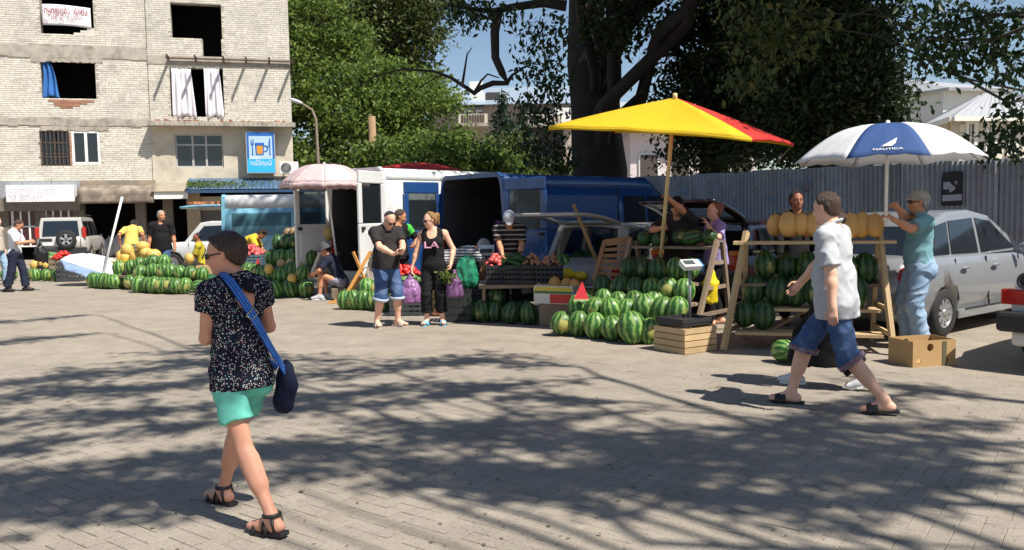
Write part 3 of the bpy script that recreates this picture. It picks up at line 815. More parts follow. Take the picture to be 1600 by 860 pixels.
# ------------------------------------------------------------------ apartment building, facade turned 15 degrees
M_brick = None
def brick_mat(name, c1, c2, c3):
    m, nt, b = _base(name); N = nt.nodes.new; L = nt.links.new
    g = N('ShaderNodeNewGeometry'); cr = N('ShaderNodeValToRGB')
    cr.color_ramp.elements[0].color = (*c1, 1); cr.color_ramp.elements[1].color = (*c3, 1)
    e = cr.color_ramp.elements.new(0.3); e.color = (*c2, 1)
    L(g.outputs['Random Per Island'], cr.inputs[0])
    n = N('ShaderNodeTexNoise'); n.inputs['Scale'].default_value = 0.9; n.inputs['Detail'].default_value = 9; n.inputs['Roughness'].default_value = 0.72
    L(g.outputs['Position'], n.inputs['Vector'])
    r = N('ShaderNodeMapRange'); r.inputs[1].default_value = 0.32; r.inputs[2].default_value = 0.6; r.inputs[3].default_value = 0.74; r.inputs[4].default_value = 1.0
    L(n.outputs['Fac'], r.inputs[0])
    mu = N('ShaderNodeMix'); mu.data_type = 'RGBA'; mu.blend_type = 'MULTIPLY'; mu.inputs[0].default_value = 1
    L(cr.outputs[0], mu.inputs[6]); L(r.outputs[0], mu.inputs[7]); L(mu.outputs[2], b.inputs['Base Color'])
    b.inputs['Roughness'].default_value = 0.85
    MATS[name] = m; return m
BR = brick_mat('cream_brick', (0.58, 0.535, 0.455), (0.67, 0.625, 0.535), (0.73, 0.69, 0.60))
RB = brick_mat('red_brick', (0.28, 0.12, 0.07), (0.36, 0.17, 0.10), (0.42, 0.22, 0.14))
MORT = mat('mortar', (0.36, 0.33, 0.275), 0.95, var=0.35, scale=2)
CONC = mat('weathered_concrete', (0.40, 0.36, 0.30), 0.9, var=0.3, scale=3, bump=0.3, bscale=20, dirt=(0.10, 0.09, 0.075), dscale=2.0, damt=0.7)
PLAS = mat('pale_plaster', (0.58, 0.52, 0.41), 0.85, var=0.12, scale=1.5, bump=0.1, bscale=8, dirt=(0.26, 0.22, 0.17), dscale=0.8, damt=0.6)
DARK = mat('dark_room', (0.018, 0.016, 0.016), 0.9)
WHT = mat('white_paint', (0.74, 0.73, 0.70), 0.5, var=0.06)
RUST = mat('rusty_steel', (0.09, 0.06, 0.045), 0.8, var=0.4, scale=9)
GLASS = mat('dark_glass', (0.012, 0.016, 0.02), 0.06, var=0.3, scale=1.5, spec=0.8)
WOODG = mat('grey_wood', (0.22, 0.18, 0.13), 0.85, var=0.3, scale=5, bump=0.3, bscale=30)

FA = R(15); FO = at(460, 300, 41.0); FO.z = 0
FL = Vector((-math.cos(FA), -math.sin(FA), 0)); FN = Vector((math.sin(FA), -math.cos(FA), 0))
def fuz(px, py, off=0.0):
    """facade coordinates (metres to the left of the right corner, height) of a sight line"""
    r = ray(px, py); o = Vector((0, 0, CAM_H)); p0 = FO + FN * off
    t = (p0 - o).dot(FN) / r.dot(FN); p = o + r * t
    return (p - p0).dot(FL), p.z
def fp(u, z, off=0.0): return FO + FL * u + FN * off + Vector((0, 0, z))
bld = thing('apartment_building', 'unfinished cream brick apartment block with empty window openings and shops below', 'building', FO)
def lp(u, z, off=0.0): return FL * u + FN * off + Vector((0, 0, z))       # relative to the building's base corner
def fbox(mb, u0, u1, z0, z1, o0, o1):
    vs = [lp(u, z, o) for o in (o0, o1) for u, z in ((u0, z0), (u1, z0), (u1, z1), (u0, z1))]
    mb.add(vs, [(0, 1, 2, 3), (7, 6, 5, 4), (0, 4, 5, 1), (1, 5, 6, 2), (2, 6, 7, 3), (3, 7, 4, 0)])
def rect(px0, py0, px1, py1, off=0.0):
    a, b = fuz(px0, py1, off), fuz(px1, py0, off)
    return (min(a[0], b[0]), max(a[0], b[0]), min(a[1], b[1]), max(a[1], b[1]))
def wall_with_holes(name, material, u0, u1, z0, z1, holes, off, depth=0.42):
    us = sorted({u0, u1, *[x for h in holes for x in h[:2] if u0 < x < u1]}); zs = sorted({z0, z1, *[x for h in holes for x in h[2:] if z0 < x < z1]})
    mb = MB()
    inh = lambda u, z: any(h[0] < u < h[1] and h[2] < z < h[3] for h in holes)
    solid = {}
    for i in range(len(us) - 1):
        for j in range(len(zs) - 1):
            um, zm = (us[i] + us[i + 1]) / 2, (zs[j] + zs[j + 1]) / 2
            solid[i, j] = not inh(um, zm)
    for (i, j), sd in solid.items():
        if not sd: continue
        a, b, c, d = us[i], us[i + 1], zs[j], zs[j + 1]
        mb.add([lp(a, c, off), lp(b, c, off), lp(b, d, off), lp(a, d, off)], [(3, 2, 1, 0)])
        for di, dj, e in ((-1, 0, (a, c, a, d)), (1, 0, (b, c, b, d)), (0, -1, (a, c, b, c)), (0, 1, (a, d, b, d))):
            if not solid.get((i + di, j + dj), False):
                mb.add([lp(e[0], e[1], off), lp(e[2], e[3], off), lp(e[2], e[3], off - depth), lp(e[0], e[1], off - depth)], [(0, 1, 2, 3)])
    return mb.build(name, material, bld)
def bricks(name, material, u0, u1, z0, z1, holes, off, ch=0.096, bl=0.27):
    mb = MB(); z = z0; r = 0
    while z < z1 - 0.03:
        u = u0 - (0.5 * bl if r % 2 else 0) - rng.random() * 0.03
        zc = min(z + ch, z1)
        while u < u1:
            L_ = bl * rng.choice((1, 1, 1, 1, 0.5, 0.93, 1.06)); a, b = max(u + 0.006, u0), min(u + L_ - 0.006, u1)
            um = (a + b) / 2; zm = z + ch / 2
            if b - a > 0.04 and not any(h[0] - 0.02 < um < h[1] + 0.02 and h[2] < zm < h[3] for h in holes):
                for h in holes:
                    if h[2] < zm < h[3]:
                        if a < h[0] < b: b = h[0]
                        elif a < h[1] < b: a = h[1]
                if b - a > 0.04:
                    p = off + 0.008 + rng.uniform(-0.004, 0.004); zt = rng.uniform(0.010, 0.018); zb = rng.uniform(-0.004, 0.004)
                    vs = [lp(a, z + zt, off - 0.01), lp(b, z + zt, off - 0.01), lp(b, zc + zb, off - 0.01), lp(a, zc + zb, off - 0.01), lp(a + .004, z + zt + .004, p), lp(b - .004, z + zt + .004, p), lp(b - .004, zc + zb - .004, p), lp(a + .004, zc + zb - .004, p)]
                    mb.add(vs, [(7, 6, 5, 4), (0, 4, 5, 1), (1, 5, 6, 2), (2, 6, 7, 3), (3, 7, 4, 0)])
            u += L_
        z += ch; r += 1
    o = mb.build(name, material, bld); o['kind'] = 'stuff'
    return o
uL = fuz(-160, 200)[0]; uS = fuz(236, 200)[0]                 # far left end, joint between the two blocks
zTop = 13.6
zG = fuz(120, 283)[1]                                         # top of the shop storey
zB1 = fuz(240, 192)[1]                                        # right balcony slab
hA = rect(64, -30, 143, 53); hB = rect(66, 97, 148, 155); hC = rect(64, 205, 107, 259); hC2 = rect(114, 205, 155, 257)
hA2 = (hA[0], hA[1], fuz(64, 53)[1], fuz(64, 40)[1])
hD = rect(268, 8, 345, 59, 0.06); hD2 = rect(317, 50, 345, 91, 0.06); hE = rect(268, 108, 348, 184, 0.06); hF = rect(275, 210, 348, 262, 0.06)
holesL = [hA, hB, hC, hC2]; holesR = [hD, hD2, hE]
wall_with_holes('wall', MORT, uS, uL, zG, zTop, holesL, 0.0)
bricks('brickwork', BR, uS, uL, zG, zTop, holesL, 0.0)
wall_with_holes('wall', MORT, 0, uS, zB1, zTop, holesR, 0.06)
bricks('brickwork', BR, 0, uS, zB1, zTop, holesR, 0.06)
wall_with_holes('plaster_wall', PLAS, 0, uS, zG - 0.35, zB1, [hF], 0.06)
# broken stepped sill of the top openings
st = MB()
for k in range(3):
    w = 0.85 - 0.28 * k; fbox(st, hA[0], hA[0] + w, hA[2] + 0.11 * k, hA[2] + 0.11 * (k + 1) - 0.006, -0.3, 0.004)
st.build('broken_sill', BR, bld)
# red brick repair below the second window and beside the barred one
rp = MB()
zz = hB[2] - 0.01
for r in range(4):
    a, b = hB[0] + 0.1 + 0.3 * r, hB[1] - 0.25 - 0.12 * r; u = a
    while u < b - 0.1:
        fbox(rp, u, min(u + 0.27, b), zz - 0.1 * (r + 1) + 0.01, zz - 0.1 * r, 0.0, 0.024); u += 0.282
u = hC2[1] + 0.02
for r in range(int((hC[3] - hC[2]) / 0.1)): fbox(rp, hC2[1] + 0.02, hC[0] - 0.02, hC[2] + 0.1 * r, hC[2] + 0.1 * r + 0.09, 0.0, 0.03)
o = rp.build('brick_repair', RB, bld); o['kind'] = 'stuff'
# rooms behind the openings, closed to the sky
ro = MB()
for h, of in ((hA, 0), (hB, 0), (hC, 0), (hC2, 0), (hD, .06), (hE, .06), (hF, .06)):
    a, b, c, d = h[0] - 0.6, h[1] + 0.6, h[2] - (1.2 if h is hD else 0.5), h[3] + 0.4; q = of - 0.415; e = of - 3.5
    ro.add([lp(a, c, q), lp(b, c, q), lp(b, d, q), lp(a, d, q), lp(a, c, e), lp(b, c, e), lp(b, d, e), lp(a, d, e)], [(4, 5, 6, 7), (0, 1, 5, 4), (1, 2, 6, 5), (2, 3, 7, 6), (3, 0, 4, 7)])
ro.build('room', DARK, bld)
# side wall, back and roof of the block
sd = MB()
sd.add([lp(0, 0, 0.06), lp(0, 0, -12), lp(0, zTop, -12), lp(0, zTop, 0.06)], [(0, 1, 2, 3)])
sd.add([lp(uL, 0, 0.0), lp(uL, 0, -12), lp(uL, zTop, -12), lp(uL, zTop, 0.0)], [(0, 1, 2, 3)])
sd.add([lp(0, 0, -12), lp(uL, 0, -12), lp(uL, zTop, -12), lp(0, zTop, -12)], [(0, 1, 2, 3)])
sd.add([lp(0, zTop, 0.06), lp(uL, zTop, 0.06), lp(uL, zTop, -12), lp(0, zTop, -12)], [(0, 1, 2, 3)])
sd.build('side_wall', MORT, bld)
# concrete bands
for px0, py0, px1, py1, of, ex in ((-160, 76, 236, 82, 0, 0.035), (48, 82, 160, 95, 0, 0.03), (-160, 187, 236, 193, 0, 0.04), (64, 193, 170, 203, 0, 0.028)):
    r_ = rect(px0, py0, px1, py1, of); mb = MB()
    n = 24
    for i in range(n):
        a = r_[0] + (r_[1] - r_[0]) * i / n; b = r_[0] + (r_[1] - r_[0]) * (i + 1) / n
        fbox(mb, a, b, r_[2] - rng.uniform(0, 0.06), r_[3] + rng.uniform(-0.02, 0.05), 0.0, ex + rng.uniform(0, 0.012))
    mb.build('concrete_band', CONC, bld)
r_ = rect(268, 91, 440, 101, 0.06); mb = MB(); fbox(mb, 0.02, uS, r_[2], r_[3] - 0.04, 0.0, 0.09); mb.build('concrete_lintel', CONC, bld)
mb = MB(); fbox(mb, -0.15, uS + 0.05, zB1 - 0.16, zB1, -0.2, 0.75)
for i in range(30):
    a = -0.15 + (uS + .1) * i / 30; fbox(mb, a, a + 0.2, zB1 - 0.2, zB1 - 0.02 + rng.uniform(-.05, .04), 0.72, 0.76 + rng.uniform(0, .05))
mb.build('balcony_slab', CONC, bld)
# moss and rubble on the slab
mb = MB()
for i in range(26):
    u = rng.uniform(0.2, uS - .2); s_ = rng.uniform(.05, .13); mb.box(lp(u, zB1 + s_ * .4, rng.uniform(.15, .65)), (s_ * 1.8, s_, s_), rng.random() * 3)
o = mb.build('rubble', RB, bld); o['kind'] = 'stuff'
# steel cantilever beams
zbm = fuz(300, 93, 0.06)[1]
for i, px in enumerate((264, 307, 350, 385, 421, 457)):
    u, z = fuz(px, 91 + (px - 264) * 0.03, 0.06); mb = MB()
    fbox(mb, u - 0.04, u + 0.04, z - 0.02, z, -0.1, 1.05); fbox(mb, u - 0.012, u + 0.012, z - 0.13, z - 0.02, -0.1, 1.05); fbox(mb, u - 0.04, u + 0.04, z - 0.15, z - 0.13, -0.1, 1.05)
    mb.build('steel_beam', RUST, bld)
mb = MB(); a = fuz(262, 91, 0.06); b = fuz(460, 97, 0.06); mb.bar(lp(a[0], a[1] - .02, 0.2), lp(b[0], b[1] - .02, 0.2), 0.09, 0.06); mb.build('steel_rail', RUST, bld)
# windows
def window(r_, off, mull=(0.5,), trans=(), fr=0.07, material=WHT, glass=GLASS, name='window', bars=0):
    u0, u1, z0, z1 = r_; mb = MB()
    for a, b in ((u0, u0 + fr), (u1 - fr, u1)): fbox(mb, a, b, z0, z1, off - 0.1, off - 0.02)
    for a, b in ((z0, z0 + fr), (z1 - fr, z1)): fbox(mb, u0 + fr, u1 - fr, a, b, off - 0.1, off - 0.02)
    for t in mull: c = u0 + (u1 - u0) * t; fbox(mb, c - fr * .6, c + fr * .6, z0 + fr, z1 - fr, off - 0.098, off - 0.022)
    for t in trans: c = z0 + (z1 - z0) * t; fbox(mb, u0 + fr, u1 - fr, c - fr * .5, c + fr * .5, off - 0.096, off - 0.024)
    w = mb.build(name, material, bld)
    xs = [u0, *[u0 + (u1 - u0) * t for t in mull], u1]; ys = [z0, *[z0 + (z1 - z0) * t for t in trans], z1]
    for i in range(len(xs) - 1):
        for j in range(len(ys) - 1):
            p = MB(); fbox(p, xs[i] + .02, xs[i + 1] - .02, ys[j] + .02, ys[j + 1] - .02, off - 0.07, off - 0.06); p.build('pane', glass, w)
    return w
window(hC2, 0.03, (0.5,), (), 0.1)
window(hF, 0.0, (0.36, 0.64), (0.68,), 0.075, mat('grey_frame', (0.42, 0.41, 0.40), 0.6))
window(hC, -0.15, (0.5,), (0.35,), 0.05, RUST)
g = MB()
for i in range(7):
    u = hC[0] + (hC[1] - hC[0]) * (i + .5) / 7; g.bar(lp(u, hC[2], 0.02), lp(u, hC[3], 0.02), 0.028)
for t in (0.25, 0.65): z = hC[2] + (hC[3] - hC[2]) * t; g.bar(lp(hC[0] - .05, z, 0.02), lp(hC[1] + .05, z, 0.02), 0.035)
g.build('window_grille', RUST, bld)
# shop storey: dark fronts, canopies
zS = zG - 0.02
u1_, u2_ = fuz(120, 300)[0], fuz(244, 300)[0]
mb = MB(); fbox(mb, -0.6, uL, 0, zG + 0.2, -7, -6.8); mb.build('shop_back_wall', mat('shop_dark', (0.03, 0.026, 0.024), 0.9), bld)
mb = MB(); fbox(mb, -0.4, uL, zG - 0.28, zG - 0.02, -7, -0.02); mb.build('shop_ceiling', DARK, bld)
for px in (4, 62, 122, 219, 262, 300):
    u = fuz(px, 330)[0]; mb = MB(); fbox(mb, u - 0.22, u + 0.22, 0, zG - 0.29, -0.5, -0.05); mb.build('shop_pier', mat('shop_pier', (0.16, 0.135, 0.11), 0.9, var=.3), bld)
# speckled stone pilaster
u = fuz(302, 320, 0.3)[0]; mb = MB(); fbox(mb, u - 0.3, u + 0.3, 0, zG - 0.3, -0.04, 0.3)
for i in range(60):
    z = 0.1 + (zG - 0.6) * (i // 4) / 15; q = u - 0.28 + 0.14 * (i % 4) + rng.uniform(-.01, .01); fbox(mb, q, q + rng.uniform(.08, .12), z, z + rng.uniform(.1, .17), 0.29, 0.3 + rng.uniform(.008, .03))
mb.build('stone_pilaster', mat('pilaster_stone', (0.36, 0.28, 0.18), 0.9, var=.5, scale=12), bld)
# shop windows on the left: white frames with dark maroon panes
for px0, px1 in ((-60, 18), (20, 70), (72, 118)):
    r_ = rect(px0, 322, px1, 372); window((r_[0], r_[1], 0.6, r_[3]), -0.05, (0.25, 0.5, 0.75), (0.5,), 0.06, WHT, mat('maroon_pane', (0.05, 0.012, 0.02), 0.08), 'shop_window')
# dark brown rolled canopy over the open shop, tin flashing over the sign
can = mat('rusty_canopy', (0.17, 0.13, 0.10), 0.7, var=0.4, scale=3, dirt=(0.45, 0.38, 0.28), dscale=1.5, damt=.7)
mb = MB(); a = fuz(122, 300, .6)[0]; b = fuz(241, 300, .6)[0]; zc = fuz(180, 318, .7)[1]; zc1 = fuz(180, 300, .7)[1]
mb.grid(lambda s, t: lp(b + (a - b) * s, zc1 + 0.35 * (1 - t) if t < .3 else zc1 + .24 - (zc1 - zc + .24) * (t - .3) / .7, 0.03 + 0.75 * min(1, t * 2.2) + 0.05 * math.sin(9 * s)), 12, 8); mb.build('rolled_canopy', can, bld, solid=0.04)
mb = MB(); fbox(mb, b, a, zc1 + 0.33, zG + 0.02, -0.02, 0.07); mb.build('fascia_board', mat('fascia', (0.24, 0.20, 0.165), 0.9, var=.35, scale=2, dirt=(0.55, 0.42, 0.25), dscale=.7), bld)
mb = MB(); a2 = fuz(-160, 300)[0]
x = a
while x < a2:
    fbox(mb, x + .01, min(x + 1.2, a2) - .01, zG - 0.75, zG + 0.0, 0.0, 0.05 + 0.01 * rng.random()); x += 1.2
mb.build('tin_flashing', mat('tin', (0.42, 0.43, 0.45), 0.45, metal=.6, var=.2), bld)
mb = MB(); fbox(mb, a + .02, a2, zG - 1.35, zG - 0.76, -0.3, 0.3); mb.build('shop_beam', mat('shop_beam', (0.18, 0.15, 0.12), 0.9, var=.3), bld)
# right: slanted old awning and white panel, then blue tiled canopy
mb = MB(); c = fuz(297, 300, .8)[0]; zt = fuz(270, 288)[1]; zl = fuz(270, 301, .9)[1]
mb.grid(lambda s, t: lp(uS + (c - uS) * s, zt + (zl - zt) * t + 0.02 * math.sin(40 * t), 0.05 + 0.85 * t), 6, 8); mb.build('slate_awning', mat('old_slate', (0.30, 0.25, 0.19), 0.9, var=.3, scale=4), bld, solid=0.05)
mb = MB(); za, zb = fuz(270, 311, .8)[1], fuz(270, 300.5, .8)[1]; fbox(mb, c + .1, uS - .1, za, zb, 0.78, 0.83); mb.build('white_panel', WHT, bld)
blue = mat('blue_roof_tile', (0.05, 0.105, 0.19), 0.4, var=.3, scale=2, dirt=(0.20, 0.26, 0.30), dscale=2.5, damt=.5)
u0b, u1b = fuz(590, 290, 1)[0], fuz(292, 290, 1)[0]; ztp, zlo = fuz(400, 279, .2)[1], fuz(400, 295.5, 1.5)[1]
mb = MB(); nt_ = 46
mb.grid(lambda s, t: lp(u0b + (u1b - u0b) * s, ztp + (zlo - ztp) * t + 0.035 * abs(math.sin(PI * s * nt_)) + 0.02 * ((t * 4) % 1), 0.08 + 1.45 * t), nt_ * 4, 16)
mb.build('tiled_canopy', blue, bld, solid=0.03)
mb = MB(); fbox(mb, u0b, u1b, zlo - 0.16, zlo - 0.03, 1.42, 1.5); mb.build('gutter', mat('blue_gutter', (0.03, 0.07, 0.15), .4), bld)
mb = MB(); fbox(mb, u0b, u1b, zlo - 0.95, zlo - 0.3, -0.1, 0.16); mb.build('canopy_wall', mat('shop_cream', (0.42, 0.36, 0.27), .9), bld)
mb = MB(); fbox(mb, u0b, u1b, 0, zlo - 0.96, -0.4, 0.1); mb.build('shop_front', mat('shop_front', (0.10, 0.09, 0.085), .8, var=.4), bld)
# plants on the blue canopy
def leaves_mesh(C, size, up=1.0, aspect=0.55, seed=0, droop=0.0):
    """one small pointed blade per centre"""
    r_ = np.random.default_rng(seed); n = len(C)
    a = r_.normal(size=(n, 3)); a[:, 2] -= droop; a /= np.linalg.norm(a, axis=1)[:, None]
    b = r_.normal(size=(n, 3)); b[:, 2] += up; b = b - a * (a * b).sum(1)[:, None]; b /= np.maximum(np.linalg.norm(b, axis=1), 1e-6)[:, None]
    w = np.cross(a, b); s_ = size * r_.uniform(0.6, 1.35, n)[:, None]
    V = np.stack([C - a * s_ * .5, C + w * s_ * aspect * .5 + a * s_ * 0.05 + b * s_ * .08, C + a * s_ * .55, C - w * s_ * aspect * .5 + a * s_ * 0.05 + b * s_ * .08], 1).reshape(-1, 3)
    F_ = np.arange(n * 4).reshape(n, 4)
    return V, F_
LEAF_B = leaf_mat('leaf_bright', (0.045, 0.092, 0.018), (0.21, 0.285, 0.055), 0.48)
LEAF_D = leaf_mat('leaf_shaded', (0.012, 0.028, 0.008), (0.032, 0.066, 0.016), 0.22)  # deep greens with the shade of the crowns put into the leaf colour
LEAF_O = leaf_mat('leaf_olive', (0.035, 0.060, 0.016), (0.110, 0.140, 0.035), 0.3, warm=(0.20, 0.15, 0.03))
LEAF_C = leaf_mat('leaf_conifer', (0.010, 0.030, 0.016), (0.030, 0.070, 0.030), 0.1)
BARK = mat('bark', (0.075, 0.06, 0.048), 0.95, var=.4, scale=5, bump=.8, bscale=14)
BARKD = mat('bark_shaded', (0.024, 0.020, 0.017), 0.95, var=.6, scale=3, bump=1.0, bscale=7)  # near-black copy of the bark, crown shade put into its colour
C_ = np.array([list(lp(u1b - abs(rng.gauss(0, 1.6)), ztp + (zlo - ztp) * t + .08 + rng.random() * .1, .1 + 1.45 * t)) for t in [rng.uniform(.5, 1) for _ in range(500)]])
V, F_ = leaves_mesh(C_, 0.12, seed=3); o = new_obj('canopy_weeds', np_mesh('canopy_weeds', V, F_, False), LEAF_B, bld); o['kind'] = 'stuff'
# open shop: sacks and letters seen in the dark
sk = thing('shop_goods_sack', 'pale sacks piled in the dark open shop behind the yellow shirted man', 'sack', FO + lp(fuz(180, 370, -.8)[0], 0, -.8))
for i, px in enumerate((145, 157, 170, 183, 195, 207)):
    f = Field((-.5, -.35, 0), (.5, .35, 1.0), .04); f.ell((0, 0, .42), np.eye(3), (.33, .22, .42), k=.1); f.cone((0, 0, .75), (0.03, 0, .95), .12, .05, k=.1); f.ripple(.025, (9, 9, 6), i)
    V, F_ = f.mesh(); o = new_obj('sack', np_mesh('sack', V, F_), mat('sack_%d' % (i % 3), ((.42, .40, .38), (.55, .54, .55), (.30, .33, .30))[i % 3], .8), sk, FL * ((fuz(px, 370, -.8)[0] - fuz(180, 370, -.8)[0])))
    o.scale = (1, 1, 1.05 + .1 * (i % 2))

# ---- things on the facade
sg = thing('for_sale_banner', 'white cloth banner with red lettering hung in the top left window', 'banner', FO)
M_cloth_w = mat('banner_cloth', (0.74, 0.72, 0.74), .8, var=.04, bump=.2, bscale=6)
r_ = rect(67, 10, 141, 39, 0.03)
mb = MB(); mb.grid(lambda s, t: lp(r_[1] + (r_[0] - r_[1]) * s, r_[3] + (r_[2] - r_[3]) * t - 0.10 * s + 0.05 * math.sin(PI * s), 0.03 + 0.03 * math.sin(7 * s + 3 * t)), 20, 8); mb.build('cloth', M_cloth_w, sg, solid=.004)
RED = mat('red_print', (0.36, 0.03, 0.05), .7); PALE = mat('faded_red_print', (0.62, 0.40, 0.44), .7)
def ftext(txt, px, py, size, m_, parent, off, sx=1.0, rot=0.0, **kw):
    u, z = fuz(px, py, off)
    M = frame_matrix(lp(u, z, off), -FL, FN) @ Matrix.Rotation(rot, 4, 'Z')
    return text_part(txt, size, m_, parent, M, sx=sx, **kw)
ftext('იყიდება  ბინა', 103, 18, 0.40, RED, sg, 0.075, 0.62, -.03)
ftext('195 კვ. მეტრი', 104, 27.5, 0.32, PALE, sg, 0.075, 0.6, -.03)
ftext('V', 73, 33, 0.3, PALE, sg, 0.075)
cl = MB(); r_ = rect(69, 101, 92, 155, -0.1)
cl.grid(lambda s, t: lp(r_[1] - (r_[1] - r_[0]) * (s * (0.55 + 0.45 * t) + 0.05 * math.sin(5 * t)), r_[3] - (r_[3] - r_[2]) * (t - 0.08 * math.sin(PI * s)), -0.12 + 0.07 * math.sin(14 * s + 2 * t)), 22, 14)
o = cl.build('blue_cloth', mat('blue_cloth', (0.035, 0.15, 0.42), .85, var=.35, scale=2), None, FO, solid=.01); tag(o, 'crumpled blue cloth hanging in a dark empty window opening', 'cloth')
for k, (p0, p1, lab) in enumerate(((271, 305, 'left of the two white curtains hung in the balcony opening'), (322, 348, 'right of the two white curtains hung in the balcony opening'))):
    r_ = rect(p0, 109, p1, 184, -0.05); cu = MB()
    cu.grid(lambda s, t: lp(r_[1] + (r_[0] - r_[1]) * (s * (.82 + .18 * t)), r_[3] + (r_[2] - r_[3]) * t * (1 + .03 * math.sin(9 * s)), 0.08 + 0.035 * math.sin(26 * s + 2.5 * t + k) + .03 * math.sin(11 * s - 3 * t + 2 * k)), 36, 10)
    o = cu.build('curtain', mat('curtain', (0.72, 0.68, 0.72), .85, var=.08, dirt=(.5, .42, .44), dscale=3, damt=.3), None, FO, solid=.008); tag(o, lab, 'curtain', 'white curtains on the balcony')
# blue sign with mug, fork and knife
sb = thing('tavern_sign', 'blue wall sign with fork, orange beer mug and knife beside the plaster window', 'sign', FO)
so = 0.62; r_ = rect(386, 206, 429, 271, so); mb = MB(); fbox(mb, *r_, 0.2, so); mb.build('sign_box', mat('sign_edge', (0.35, 0.37, 0.38), .5), sb)
W_, H_ = r_[1] - r_[0], r_[3] - r_[2]
def sx_(t): return r_[1] - W_ * t
def panel(name, t0, t1, s0, s1, o1, m_): q = MB(); fbox(q, sx_(t1), sx_(t0), r_[2] + H_ * s0, r_[2] + H_ * s1, so - .01, so + o1); return q.build(name, m_, sb)
SB = mat('sign_blue', (0.02, 0.12, 0.42), .4, var=.05); SC = mat('sign_sunlit', (0.03, 0.42, 0.80), .4, var=.05); SL = mat('sign_pale', (0.42, 0.58, 0.78), .4, var=.05); SO = mat('sign_orange', (0.75, 0.28, 0.03), .4)
panel('shaded_field', .03, .97, .35, .98, .006, SB); panel('sunlit_field', .03, .97, .02, .35, .006, SC); panel('pale_field', .1, .9, .34, .89, .012, SL)  # deep blue above, cyan below: balcony shadow and sun put into the colours
panel('white_stroke', .1, .42, .345, .37, .016, WHT)
def shape(name, polys, m_, o1):
    q = MB()
    for poly in polys: q.prism([(sx_(x), r_[2] + H_ * y) for x, y in poly], 0.006, lambda u, z, w: lp(u, z, so + o1 + w))
    return q.build(name, m_, sb)
shape('mug_beer', [[(.37, .46), (.57, .46), (.59, .66), (.34, .66)]], SO, .014)
shape('mug_outline', [[(.33, .45), (.37, .45), (.36, .7), (.31, .7)], [(.56, .45), (.6, .45), (.62, .7), (.58, .7)], [(.31, .66), (.62, .66), (.62, .73), (.31, .73)], [(.33, .44), (.6, .44), (.6, .465), (.33, .465)], [(.62, .67), (.74, .66), (.76, .58), (.72, .52), (.62, .51), (.62, .535), (.69, .545), (.72, .59), (.7, .63), (.62, .645)]], SB, .02)
shape('fork', [[(.2, .43), (.245, .43), (.235, .66), (.205, .66)], [(.165, .7), (.2, .655), (.24, .655), (.275, .7), (.27, .81), (.258, .81), (.25, .72), (.228, .72), (.224, .82), (.21, .82), (.208, .72), (.188, .72), (.18, .81), (.168, .81)]], SB, .018)
shape('knife', [[(.79, .43), (.835, .43), (.83, .62), (.8, .62)], [(.765, .62), (.83, .62), (.84, .85), (.81, .84), (.78, .74)]], SB, .018)
u, z = (r_[0] + r_[1]) / 2, r_[2] + H_ * .23
text_part('ლოსფუოა', 0.34, WHT, sb, frame_matrix(lp(u, z, so + .012), -FL, FN) @ Matrix.Rotation(PI, 4, 'Z'), sx=.55)
# air conditioner
ac = thing('air_conditioner', 'white outdoor air conditioner unit at the corner of the plaster wall', 'air conditioner', FO)
ao = 0.75; r_ = rect(437, 253, 466, 272, ao); mb = MB(); fbox(mb, *r_, ao - .35, ao); mb.build('housing', WHT, ac, bevel=.02)
uc, zc_, rr = r_[1] - (r_[1] - r_[0]) * .35, (r_[2] + r_[3]) / 2, (r_[3] - r_[2]) * .41
mb = MB(); mb.lathe([(rr, 0), (rr, .012), (rr * .25, .012), (.0, .02)], 28, lp(uc, zc_, ao), axis=FN); mb.build('fan', mat('fan_dark', (.05, .05, .05), .5), ac)
mb = MB()
for t in range(7): q = rr * (t + 1) / 7; mb.tube([lp(uc, zc_, ao + .025) + (FL * math.cos(a_) + Vector((0, 0, 1)) * math.sin(a_)) * q for a_ in [2 * PI * i / 20 for i in range(21)]], .006, 4)
for t in range(8): a_ = PI * t / 8; d_ = FL * math.cos(a_) + Vector((0, 0, 1)) * math.sin(a_); mb.bar(lp(uc, zc_, ao + .025) - d_ * rr, lp(uc, zc_, ao + .025) + d_ * rr, .008)
mb.build('fan_grille', mat('grille_grey', (.3, .3, .3), .5), ac)
mb = MB()
for q in (.2, .8): mb.bar(lp(r_[0] + (r_[1] - r_[0]) * q, r_[2] - .03, .0), lp(r_[0] + (r_[1] - r_[0]) * q, r_[2] - .03, ao), .04)
mb.build('bracket', RUST, ac)
# shop sign
ss = thing('shop_sign', 'long white shop sign with faded grey lettering over the left shop', 'sign', FO)
so = 0.55; r_ = rect(10, 289, 115, 316, so); mb = MB(); fbox(mb, *r_, .05, so); mb.build('sign_board', mat('sign_white', (.76, .75, .76), .5, var=.04, dirt=(.6, .58, .55), dscale=2, damt=.3), ss)
FAD = mat('faded_print', (.50, .46, .50), .7)
ftext('ყვავილები. სახლი', 46, 299, .40, FAD, ss, so + .005, .52); ftext('ვარდი  ტულპანი  თაიგული', 42, 307, .17, FAD, ss, so + .005, .6); ftext('ტელ  კალათი  ნერგი', 38, 311.5, .17, FAD, ss, so + .005, .6)

